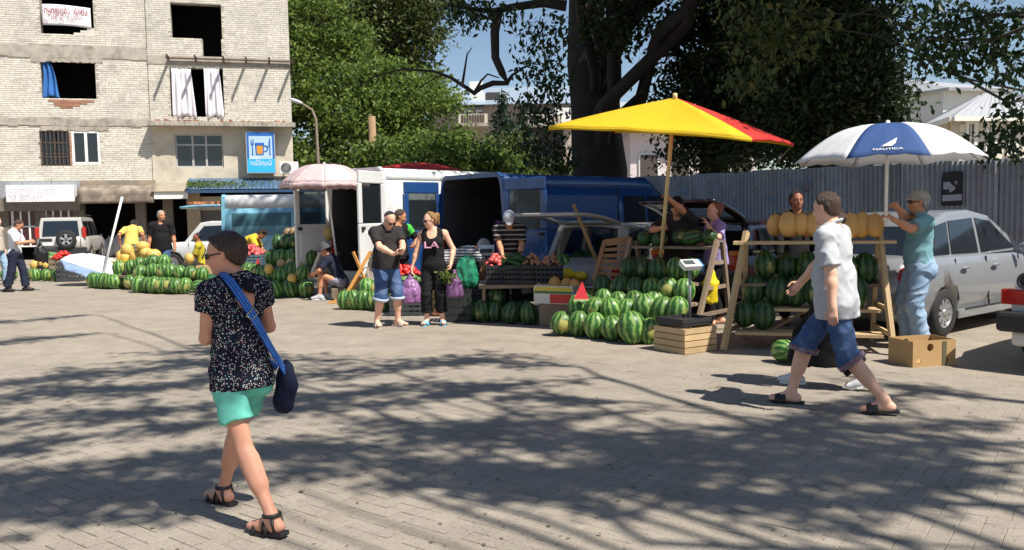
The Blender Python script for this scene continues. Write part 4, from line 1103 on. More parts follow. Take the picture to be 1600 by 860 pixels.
# ------------------------------------------------------------------ street lamp and wooden pole
lpz = at(498, 262, 36.0); base = Vector((lpz.x, 36.0, 0)); zt = at(495, 172, 36.0).z
ln = thing('street_lamp', 'slim rusty street lamp with a bent arm beside the brick building', 'street lamp', base)
mb = MB(); p_end = at(468, 160, 36.0) - base; mb.tube([(0, 0, 0), (0, 0, zt * .5), (-.05, 0, zt - .4), (-.2, 0, zt), p_end], [.09, .075, .06, .05, .045], 8); mb.build('post', mat('lamp_post', (.20, .15, .11), .7, var=.3), ln)
mb = MB(); mb.ell(p_end + Vector((-.15, -.02, .05)), (.32, .12, .08), 12, 8, Matrix.Rotation(R(20), 3, 'Y')); mb.build('lamp_head', mat('lamp_head', (.55, .57, .60), .4), ln)
wp = at(583, 250, 33.0); mb = MB(); zt = at(583, 182, 33.0).z; mb.tube([(0, 0, 0), (.02, 0, zt * .5), (0, 0, zt)], [.17, .155, .14], 10); o = mb.build('wooden_pole', mat('pole_wood', (.27, .17, .09), .85, var=.35, scale=5, bump=.5, bscale=20), None, (wp.x, 33.0, 0)); tag(o, 'thick brown wooden pole standing before the leafy tree', 'pole')
# ------------------------------------------------------------------ corrugated fence
def depth_for_z(px, py, z):
    r = ray(px, py); return (z - CAM_H) / r.z * r.y
FH = 2.6
d1, d0 = depth_for_z(1594, 243, FH), depth_for_z(940, 280, FH)
fa, fb = at(940, 280, d0), at(1594, 243, d1); fa.z = fb.z = 0
fdir = (fb - fa).normalized(); fnr = Vector((fdir.y, -fdir.x, 0))
if fnr.y > 0: fnr = -fnr
fstart = fa - fdir * 3.2; flen = (fb - fa).length + 3.2 + 5.0
def fence_mat():
    m = mat('corrugated_steel', (0.29, 0.315, 0.355), 0.55, metal=0.2, var=.3, scale=1.2, rand=.22, dirt=(0.10, 0.075, 0.06), dscale=1.1, damt=.55, bump=.15, bscale=6)
    return m
FM = fence_mat()
fence = thing('corrugated_fence', 'tall grey corrugated steel sheet fence behind the parked cars', 'fence', fstart, math.atan2(fdir.y, fdir.x))
SWD = 0.92; k = 0; x = 0.0
def sheet_mesh():
    mb = MB(); n = 48
    def fn(u, v): return Vector((SWD * u, -0.022 * math.cos(2 * PI * u * 9.5), FH * v))
    mb.grid(fn, n * 2, 2); return mb.mesh('sheet')
sme = sheet_mesh(); sme.materials.append(FM)
ns = int(flen / (SWD - 0.06)) + 1
for i in range(ns):
    o = new_obj('sheet', sme, None, fence, (i * (SWD - 0.055), 0.012 * (i % 2) + rng.uniform(-.006, .006), rng.uniform(-.05, .0)), (rng.uniform(-.012, .012), rng.uniform(-.006, .006), 0)); o.scale.z = 1 + rng.uniform(-.012, .02)
for z in (0.5, 1.9):
    MB().bar((0, .13, z), (flen, .13, z), .05, .07).build('rail', RUST, fence)
for i in range(int(flen / 2.5)): MB().bar((1 + i * 2.5, .2, 0), (1 + i * 2.5, .2, FH - .1), .07).build('post', RUST, fence)
# faded blue and rust-red paint marks: flat print on the sheets
pr = random.Random(4); mb = MB(); mb2 = MB()
for i in range(10):
    u = pr.uniform(4.2, 9.5); z = pr.uniform(1.75, 2.35); w = pr.uniform(.05, .28); h = pr.uniform(.04, .2)
    (mb if i % 3 else mb2).prism([(u, z), (u + w * .6, z - h * .3), (u + w, z + h * .2), (u + w * .7, z + h), (u + w * .2, z + h * .8)], .002, lambda a, b, c: Vector((a, -.036 - c, b)))
mb.build('blue_paint', mat('fence_blue', (.17, .22, .31), .6, var=.4), fence)['kind'] = 'stuff'; mb2.build('red_paint', mat('fence_red', (.19, .15, .15), .6, var=.4), fence)['kind'] = 'stuff'
# poster
po_d = 0
def fence_pt(px, py):
    r = ray(px, py); o = Vector((0, 0, CAM_H)); t = (fstart - o).dot(fnr) / r.dot(fnr); p = o + r * t; return (p - fstart).dot(fdir), p.z
pa, pb = fence_pt(1472, 322), fence_pt(1507, 267)
poster = thing('poster', 'black poster with a pale torn shape pasted on the corrugated fence', 'poster', fstart, math.atan2(fdir.y, fdir.x))
PW, PH = pb[0] - pa[0], pb[1] - pa[1]
def pst(name, poly, m_, o): MB().prism([(pa[0] + PW * x, pa[1] + PH * y) for x, y in poly], .004, lambda u, z, w: Vector((u, -.062 - o - w, z))).build(name, m_, poster)
pst('sheet', [(0, 0), (1, 0), (1, .98), (.6, 1), (.12, .97), (0, .85)], mat('poster_black', (.012, .008, .012), .5), .004)
pst('pale_figure', [(.1, .47), (.38, .48), (.38, .38), (.62, .45), (.66, .52), (.36, .7), (.1, .69)], mat('poster_pale', (.34, .34, .42), .6), .009)
pst('pale_head', [(.6, .66), (.66, .6), (.74, .62), (.76, .69), (.7, .73), (.62, .71)], mat('poster_grey', (.2, .2, .24), .6), .009)
pst('caption', [(.06, .13), (.96, .15), (.96, .33), (.06, .31)], mat('poster_pale', (.3, .3, .36), .6), .009)

# ------------------------------------------------------------------ houses behind
GREYROOF = mat('grey_roof', (0.40, 0.41, 0.42), .5, metal=.2, var=.12, scale=2)
def house_right():
    d = 44.0; hs = thing('classical_house', 'cream stucco house with hipped grey metal roofs behind the fence', 'house', (0, 0, 0))
    cream = mat('cream_stucco', (0.62, 0.57, 0.47), .85, var=.1, scale=1, dirt=(.4, .34, .26), dscale=.8, damt=.4); white = mat('white_stucco', (.70, .68, .62), .85, var=.06)
    # front wing: corner at px 1500; left face recedes, right face towards viewer
    c = at(1497, 190, d); c.z = 0; r_ = at(1690, 185, d + 1.0); r_.z = 0; l = at(1424, 186, d + 8.0); l.z = 0
    ze = at(1497, 186, d).z; zr = at(1510, 152, d + 6).z
    mb = MB(); vs = [c, r_, r_ + (l - c), l]; mb.add([*vs, *[v + Vector((0, 0, ze)) for v in vs]], [(0, 1, 5, 4), (1, 2, 6, 5), (2, 3, 7, 6), (3, 0, 4, 7)]); mb.build('wall', cream, hs)
    mb = MB(); ctr = (c + l) / 2; a2 = (r_ + r_ + (l - c)) / 2; rx = (r_ - c).normalized(); ll = (l - c).normalized(); ov = .5
    e = [c - rx * ov - ll * ov, r_ + rx * ov - ll * ov, r_ + (l - c) + rx * ov + ll * ov, l - rx * ov + ll * ov]; e = [Vector((p.x, p.y, ze + .05)) for p in e]
    t0 = ctr + rx * 3.2; t1 = a2 - rx * 2; t0.z = t1.z = zr
    mb.add([*e, t0, t1], [(0, 1, 5, 4), (2, 3, 4, 5), (3, 0, 4), (1, 2, 5)]); mb.build('roof', GREYROOF, hs, solid=.15)
    # standing seams
    mb = MB()
    for q in range(1, 16): a_ = e[0].lerp(e[1], q / 16); b_ = t0.lerp(t1, q / 16); mb.bar(a_ + Vector((0, 0, .02)), b_ + Vector((0, 0, .02)), .03, .04)
    for q in range(1, 7): a_ = e[3].lerp(e[0], q / 7); mb.bar(a_ + Vector((0, 0, .03)), a_.lerp(t0, .9) + Vector((0, 0, .03)), .06, .05)
    o = mb.build('roof_seams', GREYROOF, hs); o['kind'] = 'stuff'
    mb = MB(); mb.bar(e[0] - Vector((0, 0, .1)), e[1] - Vector((0, 0, .1)), .3, .25); mb.bar(e[0] - Vector((0, 0, .1)), e[3] - Vector((0, 0, .1)), .3, .25); mb.build('cornice', white, hs)
    nrm = Vector((rx.y, -rx.x, 0))
    for px in (1518, 1553, 1590):
        a_ = at(px - 5, 232, d); b_ = at(px + 5, 201, d); u0 = (a_ - c).dot(rx); u1 = (b_ - c).dot(rx); mb = MB()
        q = lambda u, z, o_: c + rx * u + nrm * o_ + Vector((0, 0, z))
        fr = MB()
        def bx(m_, x0, x1, z0, z1, o0, o1): m_.add([q(x, z, o_) for o_ in (o0, o1) for x, z in ((x0, z0), (x1, z0), (x1, z1), (x0, z1))], [(0, 1, 2, 3), (7, 6, 5, 4), (0, 4, 5, 1), (1, 5, 6, 2), (2, 6, 7, 3), (3, 7, 4, 0)])
        bx(mb, u0 - .18, u0, a_.z - .2, b_.z + .25, 0, .12); bx(mb, u1, u1 + .18, a_.z - .2, b_.z + .25, 0, .12); bx(mb, u0 - .25, u1 + .25, b_.z + .25, b_.z + .45, 0, .2); bx(mb, u0 - .25, u1 + .25, a_.z - .35, a_.z - .2, 0, .2)
        w = mb.build('window', white, hs)
        bx(fr, u0, u1, a_.z - .2, b_.z + .25, .01, .03); fr.build('pane', mat('house_pane', (.10, .08, .07), .2), w)
        fr = MB(); bx(fr, (u0 + u1) / 2 - .03, (u0 + u1) / 2 + .03, a_.z - .2, b_.z + .25, .03, .06); bx(fr, u0, u1, a_.z + .5, a_.z + .57, .03, .06); fr.build('mullion', white, w)
    # quoin stones
    qn = MB()
    for i in range(12): z = ze - .5 - i * .5; (bx(qn, .05, .75 if i % 2 else .55, z - .2, z + .22, 0, .07)); bx(qn, 4.0, 4.5 if i % 2 else 4.35, z - .2, z + .22, 0, .07)
    qn.build('quoin_stones', cream, hs)
    MB().tube([at(1500, 181, d - .2), at(1484, 190, d - .3), at(1482, 230, d - .3), at(1482, 300, d - .3)], .09, 6).build('downpipe', mat('pipe_ochre', (.45, .33, .14), .5), hs)
    # taller rear block
    d2 = 56.0; c = at(1474, 140, d2); c.z = 0; r_ = at(1570, 140, d2 + 1); r_.z = 0; l = at(1395, 150, d2 + 4); l.z = 0; ze = at(1474, 139, d2).z; zr = at(1480, 123, d2 + 6).z
    mb = MB(); vs = [l, c, r_, r_ + Vector((0, 12, 0)), l + Vector((0, 12, 0))]; mb.add([*vs, *[v + Vector((0, 0, ze)) for v in vs]], [(0, 1, 6, 5), (1, 2, 7, 6), (2, 3, 8, 7), (4, 0, 5, 9)]); mb.build('rear_wall', white, hs)
    e = [Vector((p.x, p.y, ze)) for p in (l + Vector((-.5, -.5, 0)), c + Vector((0, -.7, 0)), r_ + Vector((.5, -.5, 0)), r_ + Vector((.5, 12, 0)), l + Vector((-.5, 12, 0)))]; t0 = Vector((c.x + .2, c.y + 6, zr))
    mb = MB(); mb.add([*e, t0], [(0, 1, 5), (1, 2, 5), (2, 3, 5), (3, 4, 5), (4, 0, 5)]); mb.build('rear_roof', GREYROOF, hs, solid=.2)
house_right()
rh = thing('red_roof_house', 'distant house with a red tiled roof peeping above the grey roofs', 'house', at(1425, 300, 75.0)); rh.location.z = 0
p0, p1 = at(1415, 140, 75.0) - rh.location, at(1475, 128, 75.0) - rh.location
MB().box(((p0.x + p1.x) / 2, 3, p0.z / 2), (p1.x - p0.x, 6, p0.z)).build('wall', PLAS, rh)
MB().prism([(p0.x - .5, p0.z), (p1.x + .5, p0.z), (p1.x - .8, p1.z), (p0.x + .8, p1.z)], 6.6, lambda u, z, w: Vector((u, -.3 + w, z))).build('roof', mat('red_tile', (.36, .13, .08), .8, var=.25), rh)
def far_block():
    d = 62.0; hb = thing('balcony_block', 'long far apartment house with balconies and grey blue tin roof', 'building', (at(785, 300, d).x, d, 0)); B = hb.location
    def P(px, py, o=0.0): return at(px, py, d + o) - B
    wall = mat('far_wall', (.46, .38, .32), .9, var=.15); dark = mat('far_dark', (.05, .045, .045), .8); tin = mat('blue_tin', (.33, .40, .47), .45, metal=.3, var=.1); par = mat('balcony_panel', (.60, .55, .46), .8, var=.15, dirt=(.4, .3, .2), dscale=1)
    x0, x1 = P(670, 200).x, P(905, 200).x; ze = P(740, 166).z; zr = P(740, 142, 7).z
    MB().box(((x0 + x1) / 2, 5, ze / 2), (x1 - x0, 9.6, ze)).build('wall', wall, hb)
    MB().prism([(-.8, ze), (10.6, ze), (5.5, zr)], x1 - x0 + 1, lambda y, z, w: Vector((x0 - .5 + w, y, z))).build('roof', tin, hb)
    MB().box((P(742, 145).x, 3.0, zr - .7), (1.0, .8, 1.5)).build('chimney', WHT, hb)
    dm = MB().box((P(763, 145).x, 2.2, (P(763, 144).z + ze) / 2), (2.6, 3, P(763, 144).z - ze)).build('dormer', WHT, hb)
    MB().box((P(763, 145).x + .3, .68, P(763, 150).z), (1.0, .06, .7)).build('window', dark, dm)
    for px0, px1, yt, yb in ((722, 758, 168, 182), (820, 872, 170, 183)):
        a, b = P(px0, yb), P(px1, yt); zf = P(px0, 196).z
        MB().box(((a.x + b.x) / 2, .05, (zf + b.z) / 2), (b.x - a.x, .5, b.z - zf)).build('loggia', mat('loggia_wall', (.36, .33, .31), .9), hb)
        n = 2
        for i in range(n):
            u0 = a.x + (b.x - a.x) * (i + .2) / n; u1 = a.x + (b.x - a.x) * (i + .75) / n
            w = MB().box(((u0 + u1) / 2, -.25, (a.z + b.z) / 2 - .4), (u1 - u0, .1, b.z - a.z + .4)).build('window', WHT, hb)
            MB().box(((u0 + u1) / 2 + .12, -.32, (a.z + b.z) / 2 - .45), ((u1 - u0) * .6, .05, b.z - a.z + .1)).build('pane', dark, w)
        rl = MB().box(((a.x + b.x) / 2, -1.3, (zf + a.z) / 2), (b.x - a.x + .4, .12, a.z - zf)).build('balcony_front', par, hb)
        MB().box(((a.x + b.x) / 2, -.6, zf - .12), (b.x - a.x + .6, 1.6, .22)).build('balcony_slab', CONC, hb)
        s_ = MB()
        for i in range(9): s_.box((a.x + (b.x - a.x) * (i + .5) / 9, -1.38, (zf + a.z) / 2), (.12, .05, a.z - zf - .1))
        s_.build('balusters', RUST, rl)
    MB().box((P(882, 195).x, -.6, (P(882, 172).z + P(882, 197).z) / 2), (1.6, 1.3, P(882, 172).z - P(882, 197).z)).build('stair_bay', WHT, hb)
    MB().box((P(845, 225).x, .0, P(845, 222).z), (P(885, 200).x - P(815, 200).x, .7, 4.2)).build('lower_front', dark, hb)
far_block()
# pink-white house seen through the leaves over the fence
pk = thing('pale_villa', 'pale pink house showing between the leaves above the fence', 'house', (at(1060, 300, 40.0).x, 40.0, 0))
p0, p1 = at(985, 280, 40.0) - pk.location, at(1180, 205, 40.0) - pk.location
MB().box(((p0.x + p1.x) / 2, 4, p1.z / 2), (p1.x - p0.x, 8, p1.z)).build('wall', mat('pink_stucco', (.68, .60, .60), .85, var=.05), pk)
MB().prism([(-.6, p1.z), (8.6, p1.z), (4, p1.z + 2)], p1.x - p0.x + 1, lambda y, z, w: Vector((p0.x - .5 + w, y, z))).build('roof', GREYROOF, pk)
for q in (.15, .4, .65, .88):
    w = MB().box((p0.x + (p1.x - p0.x) * q, -.02, p1.z - 1.7), (1.0, .1, 1.5)).build('window', WHT, pk); MB().box((p0.x + (p1.x - p0.x) * q, -.08, p1.z - 1.7), (.8, .06, 1.3)).build('pane', mat('house_pane', (.10, .08, .07), .2), w)

# ------------------------------------------------------------------ trees
def curve_pts(a, b, n=6, sag=0.0, jit=0.0, r_=rng):
    a, b = Vector(a), Vector(b); L = (b - a).length; out = []
    for i in range(n + 1):
        t = i / n; p = a.lerp(b, t) + Vector((0, 0, sag * L * math.sin(PI * t)))
        if 0 < i < n: p += Vector((r_.uniform(-1, 1), r_.uniform(-1, 1), r_.uniform(-1, 1))) * jit * L
        out.append(p)
    return out
def scatter_clumps(centers, per, spread, r_, flat=0.75):
    cs = np.asarray(centers, float); n = len(cs)
    idx = np.repeat(np.arange(n), per); off = r_.normal(size=(len(idx), 3)) * spread; off[:, 2] *= flat
    return cs[idx] + off
def ell_clumps(c, rad, n, r_, inner=0.45):
    """clump centres in the outer part of an ellipsoid"""
    d = r_.normal(size=(n, 3)); d /= np.linalg.norm(d, axis=1)[:, None]
    t = r_.uniform(inner, 1.0, n) ** 0.6
    return np.asarray(c) + d * t[:, None] * np.asarray(rad)
def tree(name, label, base, trunk, blobs, leafm, size, per, spread, barkm, seed, group=None, droop=0.0, limbs=14, extra=None, tr_n=10, lw=.05):
    """trunk: list of (dx,dy,z,radius); blobs: list of (centre, radii, clumps)"""
    r_ = np.random.default_rng(seed); rr = random.Random(seed)
    t = thing(name, label, 'tree', base, 0, group); b = Vector(base)
    MB().tube([(x, y, z) for x, y, z, q in trunk], [q for *_, q in trunk], tr_n).build('trunk', barkm, t)
    cl = np.concatenate([ell_clumps(c, rad, n, r_) for c, rad, n in blobs]) if blobs else np.zeros((0, 3))
    if extra is not None: cl = np.concatenate([cl, np.asarray(extra, float)])
    cl_local = cl - np.array(b)
    lm = MB(); pick = cl_local[r_.permutation(len(cl_local))[:limbs]]
    for p in pick:
        zz = [x for x in trunk]; j = min(range(len(zz)), key=lambda i: abs(zz[i][2] - max(p[2] - 1.5 - .3 * math.hypot(p[0], p[1]), zz[0][2])))
        j = max(j, len(zz) // 3); s_ = zz[j]; L_ = (Vector(p) - Vector(s_[:3])).length
        q = curve_pts(s_[:3], p, 6, .08, .05, rr); lm.tube(q, [max(.015, min(s_[3] * .5, lw * L_ * .35) * (1 - .85 * i / 6)) for i in range(7)], 6, caps=False)
    if limbs: lm.build('branches', barkm, t)
    C = scatter_clumps(cl_local, per, spread, r_)
    V, F_ = leaves_mesh(C, size, seed=seed + 5, droop=droop)
    new_obj('crown', np_mesh('crown', V, F_, False), leafm, t)
    return t
# sunlit trees between the brick block and the far houses
d = 46.0
def A(px, py, dd): return tuple(at(px, py, dd))
tb = at(560, 300, d); q_ = 1.35
tree('leafy_tree', 'large sunlit green tree right beside the brick building', (tb.x, d, 0), [(0, 0, 0, .55), (.1, 0, 4, .48), (0, .1, 7, .3), (0, 0, 9, .1)],
     [(A(px, py, d + o), (rx * q_, ry * q_, rz * q_), int(n * .8)) for px, py, o, rx, ry, rz, n in ((545, 165, 0, 2.2, 2.0, 1.5, 60), (615, 135, -1, 1.7, 1.8, 1.2, 52), (500, 95, 1, 2.4, 2.2, 1.8, 60), (650, 185, -2, 1.9, 1.7, 1.4, 60), (590, 190, -3, 1.5, 1.4, 1.0, 44), (560, 240, -2, 3.0, 2, 1.3, 66), (675, 140, 0, .6, 1.0, .8, 12), (480, 200, 1, 1.8, 1.8, 2.0, 50), (690, 235, -2, 1.1, 1.0, .7, 26), (620, 250, -2, 2, 1.5, .9, 36), (480, 30, 1, 1.6, 1.6, 1.2, 26))],
     LEAF_B, .25, 130, (.5, .5, .34), BARK, 21, 'trees behind the market', lw=.03)
tb = at(600, 300, 56.0)
tree('leafy_tree', 'darker tall tree rising behind the large sunlit tree', (tb.x, 56.0, 0), [(0, 0, 0, .5), (0, 0, 5, .4), (.3, 0, 11, .2), (.3, 0, 15, .1)],
     [(A(520, 50, 56), (4, 3, 2.6), 80), (A(600, 40, 55), (4.4, 3, 2.6), 80), (A(645, 80, 55), (1.8, 2, 2.0), 34), (A(470, 100, 57), (2.6, 2, 4), 50), (A(560, 0, 54), (6, 3, 2), 70)],
     LEAF_O, .34, 80, .55, BARK, 22, 'trees behind the market')
tb = at(730, 300, 30.0)
tree('leafy_tree', 'low bright green tree standing behind the white van', (tb.x, 30.0, 0), [(0, 0, 0, .2), (0, 0, 1.5, .16), (.2, 0, 3.5, .08)],
     [(A(715, 252, 30), (1.5, 1.2, .62), 40), (A(680, 250, 29), (1.5, 1.2, .7), 38), (A(760, 262, 30), (1.2, 1.2, .55), 28), (A(620, 255, 30), (1.6, 1.3, .8), 36)],
     LEAF_B, .2, 100, .3, BARK, 23, 'trees behind the market')
tb = at(800, 300, 33.0)
tree('pale_bush', 'pale olive bush standing in front of the dark conifer', (tb.x, 33.0, 0), [(0, 0, 0, .15), (0, 0, 2, .1), (0, 0, 4, .06)],
     [(A(792, 238, 33), (.9, .9, .75), 30), (A(800, 266, 33), (1.4, 1.1, .6), 32), (A(845, 274, 33), (1.5, 1.1, .5), 26)], LEAF_O, .13, 130, .22, BARK, 24)
def conifer(px, ptop, pbase, d, label, seed, w=.36):
    p0 = at(px, pbase, d); top = at(px, ptop, d).z; r_ = np.random.default_rng(seed); t = thing('conifer', label, 'tree', (p0.x, d, 0))
    MB().tube([(0, 0, 0), (0, 0, top * .6), (0, 0, top)], [.22, .12, .02], 8).build('trunk', BARK, t)
    C = []; lm = MB(); z = p0.z
    while z < top - .1:
        R_ = (top - z) * w + .08; n = max(5, int(9 * R_) + 3)
        for i in range(n):
            a = r_.uniform(0, 2 * PI); q = R_ * r_.uniform(.75, 1.1); e = np.array([math.cos(a) * q, math.sin(a) * q, z + .25 * q])
            lm.tube([(0, 0, z), tuple(e)], [.025, .008], 4, caps=False)
            m_ = int(34 * q) + 12; s_ = r_.uniform(.15, 1, (m_, 1)); C.append(np.array([0, 0, z]) + (e - np.array([0, 0, z])) * s_ + r_.normal(size=(m_, 3)) * .1)
        z += .26
    lm.build('branches', BARK, t); V, F_ = leaves_mesh(np.concatenate(C), .17, aspect=.4, seed=seed, droop=-.4); new_obj('crown', np_mesh('crown', V, F_, False), LEAF_C, t)
conifer(786, 138, 262, 40.0, 'dark pointed conifer before the far balcony house', 31, .30)
conifer(818, 172, 262, 41.0, 'smaller dark conifer touching the right of the pointed one', 32, .32)
# big dark trees rooted behind the fence, crowns reaching over the vans, unseen lobes shaped to shade them
bt = at(936, 300, 27.0)
big1 = tree('dark_tree', 'huge dark tree with thick trunk above the blue van', (bt.x, 27.0, 0), [(0, 0, 0, 1.1), (.02, 0, 1, 1.0), (-.04, 0, 2, .93), (.03, 0, 3, .9), (-.06, 0, 4, .84), (-.1, 0, 5.2, .8), (-.3, 0, 6.5, .7), (-.4, -.2, 9, .5), (-.3, -.5, 13, .25)],
     [((2.6, 20.0, 11.5), (5.2, 5.2, 3.6), 150), ((5.9, 14.3, 9.8), (2.6, 2.6, 1.6), 170), ((4.0, 20, 11), (3, 3, 2), 60), ((4.6, 21, 8.8), (2.2, 2, 1.5), 50), (A(975, 25, 23), (.7, .8, .7), 10)],
     LEAF_D, .18, 165, .42, BARKD, 41, 'dark trees behind the fence')
bt = at(1110, 300, 26.5)
tree('dark_tree', 'dark leafy tree directly behind the yellow and red umbrella', (bt.x, 26.5, 0), [(0, 0, 0, .55), (.1, 0, 3, .45), (.3, 0, 6, .33), (.3, -.3, 10, .18)],
     [((7.0, 21.0, 10.5), (4.0, 4.4, 3.4), 130), ((8.6, 15.6, 9.6), (3.6, 3.4, 2.0), 200), (A(1135, 60, 24), (1.5, 1.3, 1.8), 62), (A(1085, 145, 24.5), (1.0, 1.1, 1.0), 28), (A(1180, 165, 24), (1.2, 1.2, 1.6), 40), (A(1130, 225, 25.5), (1.9, .8, .8), 22)],
     LEAF_D, .17, 155, .38, BARKD, 42, 'dark trees behind the fence')
bt = at(1290, 300, 22.5)
tree('dark_tree', 'dark leafy tree above the white and navy umbrella', (bt.x, 22.5, 0), [(0, 0, 0, .5), (0, 0, 3, .42), (.1, 0, 6, .3), (.2, -.3, 10, .18)],
     [((8.6, 16.6, 9.8), (2.6, 3.0, 2.0), 90), (A(1290, 60, 20.5), (1.75, 1.4, 1.7), 74), (A(1335, 120, 20.5), (.85, .9, 1.2), 32), (A(1270, 160, 20.5), (1.3, 1.2, 1.3), 50), (A(1350, 165, 20.5), (.6, .8, .7), 18), (A(1315, 40, 20.0), (.9, 1.0, 1.1), 32), (A(1310, 215, 21), (1.5, .8, .6), 34)],
     LEAF_D, .155, 165, .36, BARKD, 43, 'dark trees behind the fence')
# olive, half lit sprays in front of the dark crowns
ol = [A(px, py, 15.5) for px, py in ((1160, 60), (1180, 40), (1200, 75), (1170, 110), (1210, 30), (1150, 135), (1230, 90), (1225, 55), (1190, 130), (1260, 70), (1245, 20), (1280, 40), (1140, 20))]
tree('olive_branch_tree', 'olive green hanging sprays in front of the dark trees', (14.2, 19.4, 0), [(0, 0, 0, .22), (0, 0, 3, .18), (-.2, -.2, 6, .12), (-.6, -.5, 8, .05)], [], LEAF_O, .15, 60, .2, BARKD, 44, droop=.8, limbs=3, extra=ol, lw=.012)
# hanging foliage left of the big trunk and a bare crooked limb
hang = [A(px, py, 22.0 + rng.uniform(-.6, .6)) for px, py in ((860, 40), (850, 70), (865, 100), (845, 130), (825, 162), (838, 178), (855, 150), (870, 170), (848, 95), (832, 55), (800, 25), (770, 18), (745, 15), (732, 32), (872, 60), (875, 130), (848, 190), (860, 240), (850, 255), (835, 245), (825, 230), (868, 222), (885, 250), (880, 262), (822, 105), (735, 14), (700, 10), (718, 20))]
C = scatter_clumps(hang, 70, (.22, .3, .30), np.random.default_rng(51)); V, F_ = leaves_mesh(C - np.array(big1.location), .165, seed=52, droop=1.2); new_obj('hanging_foliage', np_mesh('hanging_foliage', V, F_, False), LEAF_D, big1)
mb = MB(); O = Vector(big1.location)
def limb(pp, rr_, dd=22.0): mb.tube([Vector(A(x, y, dd)) - O for x, y in pp], rr_, 7, caps=False)
limb([(885, 10), (850, 5), (800, 12), (770, 18), (740, 15), (700, 8)], [.15, .12, .10, .08, .06, .04])
limb([(778, 20), (773, 50), (774, 90), (785, 115), (792, 130), (770, 130), (750, 138), (741, 146), (730, 138), (705, 122), (680, 112), (630, 108), (590, 118), (545, 142)], [.13, .12, .11, .10, .085, .075, .07, .065, .055, .045, .035, .025, .018, .01])
limb([(792, 130), (800, 118), (815, 108)], [.06, .04, .02]); limb([(741, 146), (752, 126), (762, 116), (780, 122)], [.05, .03, .025, .015]); limb([(722, 135), (726, 110), (730, 85), (738, 74)], [.04, .03, .02, .01])
limb([(690, 118), (670, 128), (650, 142), (630, 155)], [.02, .015, .012, .008])
mb.build('bare_limb', BARKD, big1)
# leafy boughs hanging in at the upper right, from a tree standing outside the view
boughs = [(1440, 22), (1460, 45), (1450, 62), (1475, 60), (1500, 30), (1520, 50), (1450, 80), (1480, 90), (1500, 75), (1540, 60), (1560, 40), (1580, 60), (1530, 90), (1560, 90), (1590, 90), (1510, 108), (1480, 105), (1560, 120), (1590, 130), (1600, 160), (1585, 185), (1570, 225), (1590, 215), (1600, 240), (1540, 232), (1555, 220), (1600, 30), (1570, 20), (1530, 20), (1480, 15), (1600, 200), (1590, 105), (1490, 45), (1550, 70), (1455, 92)]
bx_ = [A(px, py, 12.5 + rng.uniform(-.5, .5)) for px, py in boughs]
mid = [((9.4, 11.0, 6.6), (2.2, 1.6, 1.2), 36), ((4.4, 10.9, 8.4), (1.7, .9, .7), 70), ((6.7, 10.0, 8.4), (1.5, .8, .7), 60)]  # last two lobes are unseen, added to shade the vegetable table and hatchback
tree('overhanging_tree', 'tree with dark boughs hanging into the upper right corner', (10.6, 10.2, 0), [(0, 0, 0, .4), (0, 0, 3, .33), (-.2, .2, 5, .26), (-.4, .5, 7.5, .12)], mid, LEAF_D, .125, 52, .17, BARKD, 61, droop=1.0, limbs=26, extra=bx_)
# two trees behind the viewer: only their dappled shade lies on the square
def lift(px, py, h):
    g = gnd(px, py); return g + SUN * (h / SUN.z)
def shade_tree(label, base, strokes, seed, top):
    r_ = np.random.default_rng(seed); rr = random.Random(seed); t = thing('shade_tree', label, 'tree', base, 0, 'trees shading the foreground'); b = Vector(base)
    MB().tube([(0, 0, 0), (.05, .05, 2), (0, .1, 5.5), (.1, 0, top)], [.38, .33, .28, .2], 10).build('trunk', BARK, t)
    br = MB(); Cs = []
    for pts, h, w, dens, lr in strokes:
        q = [lift(x, y, h + 2.6 + .5 * i / max(1, len(pts) - 1) * rr.uniform(-1, 1)) for i, (x, y) in enumerate(pts)]
        root = Vector((b.x, b.y, top - .6)); full = [root, root.lerp(q[0], .5) + Vector((0, 0, .6))] + q
        # resample
        P_ = []
        for i in range(len(full) - 1):
            n = max(2, int((full[i + 1] - full[i]).length / .5))
            for j in range(n): P_.append(full[i].lerp(full[i + 1], j / n) + Vector((rr.uniform(-.05, .05), rr.uniform(-.05, .05), rr.uniform(-.08, .08))))
        P_.append(full[-1]); m_ = len(P_)
        br.tube([p - b for p in P_], [lr * (1 - .8 * i / m_) for i in range(m_)], 6, caps=False)
        for i in range(len(q) - 1):
            seg = q[i + 1] - q[i]; L_ = seg.length; n = max(2, int(L_ * dens * 2.2))
            for j in range(n):
                c = q[i] + seg * rr.random(); d_ = Vector((rr.gauss(0, 1), rr.gauss(0, 1), rr.gauss(0, .35))) * w
                # twigs reach out along the bough so that the shade looks combed
                tip = c + d_ * .8 + seg.normalized() * rr.uniform(.2, 1.0)
                br.tube([c - b, (c + tip) / 2 - b + Vector((0, 0, .05)), tip - b], [.014, .01, .004], 4, caps=False)
                k_ = rr.randint(10, 20); s_ = r_.uniform(.25, 1.1, (k_, 1)); Cs.append(np.array(c) + (np.array(tip) - np.array(c)) * s_ + r_.normal(size=(k_, 3)) * .09)
    br.build('branches', BARK, t); C = np.concatenate(Cs) - np.array(b)
    V, F_ = leaves_mesh(C, .15, up=1.5, aspect=.45, seed=seed); new_obj('crown', np_mesh('crown', V, F_, False), LEAF_D, t)
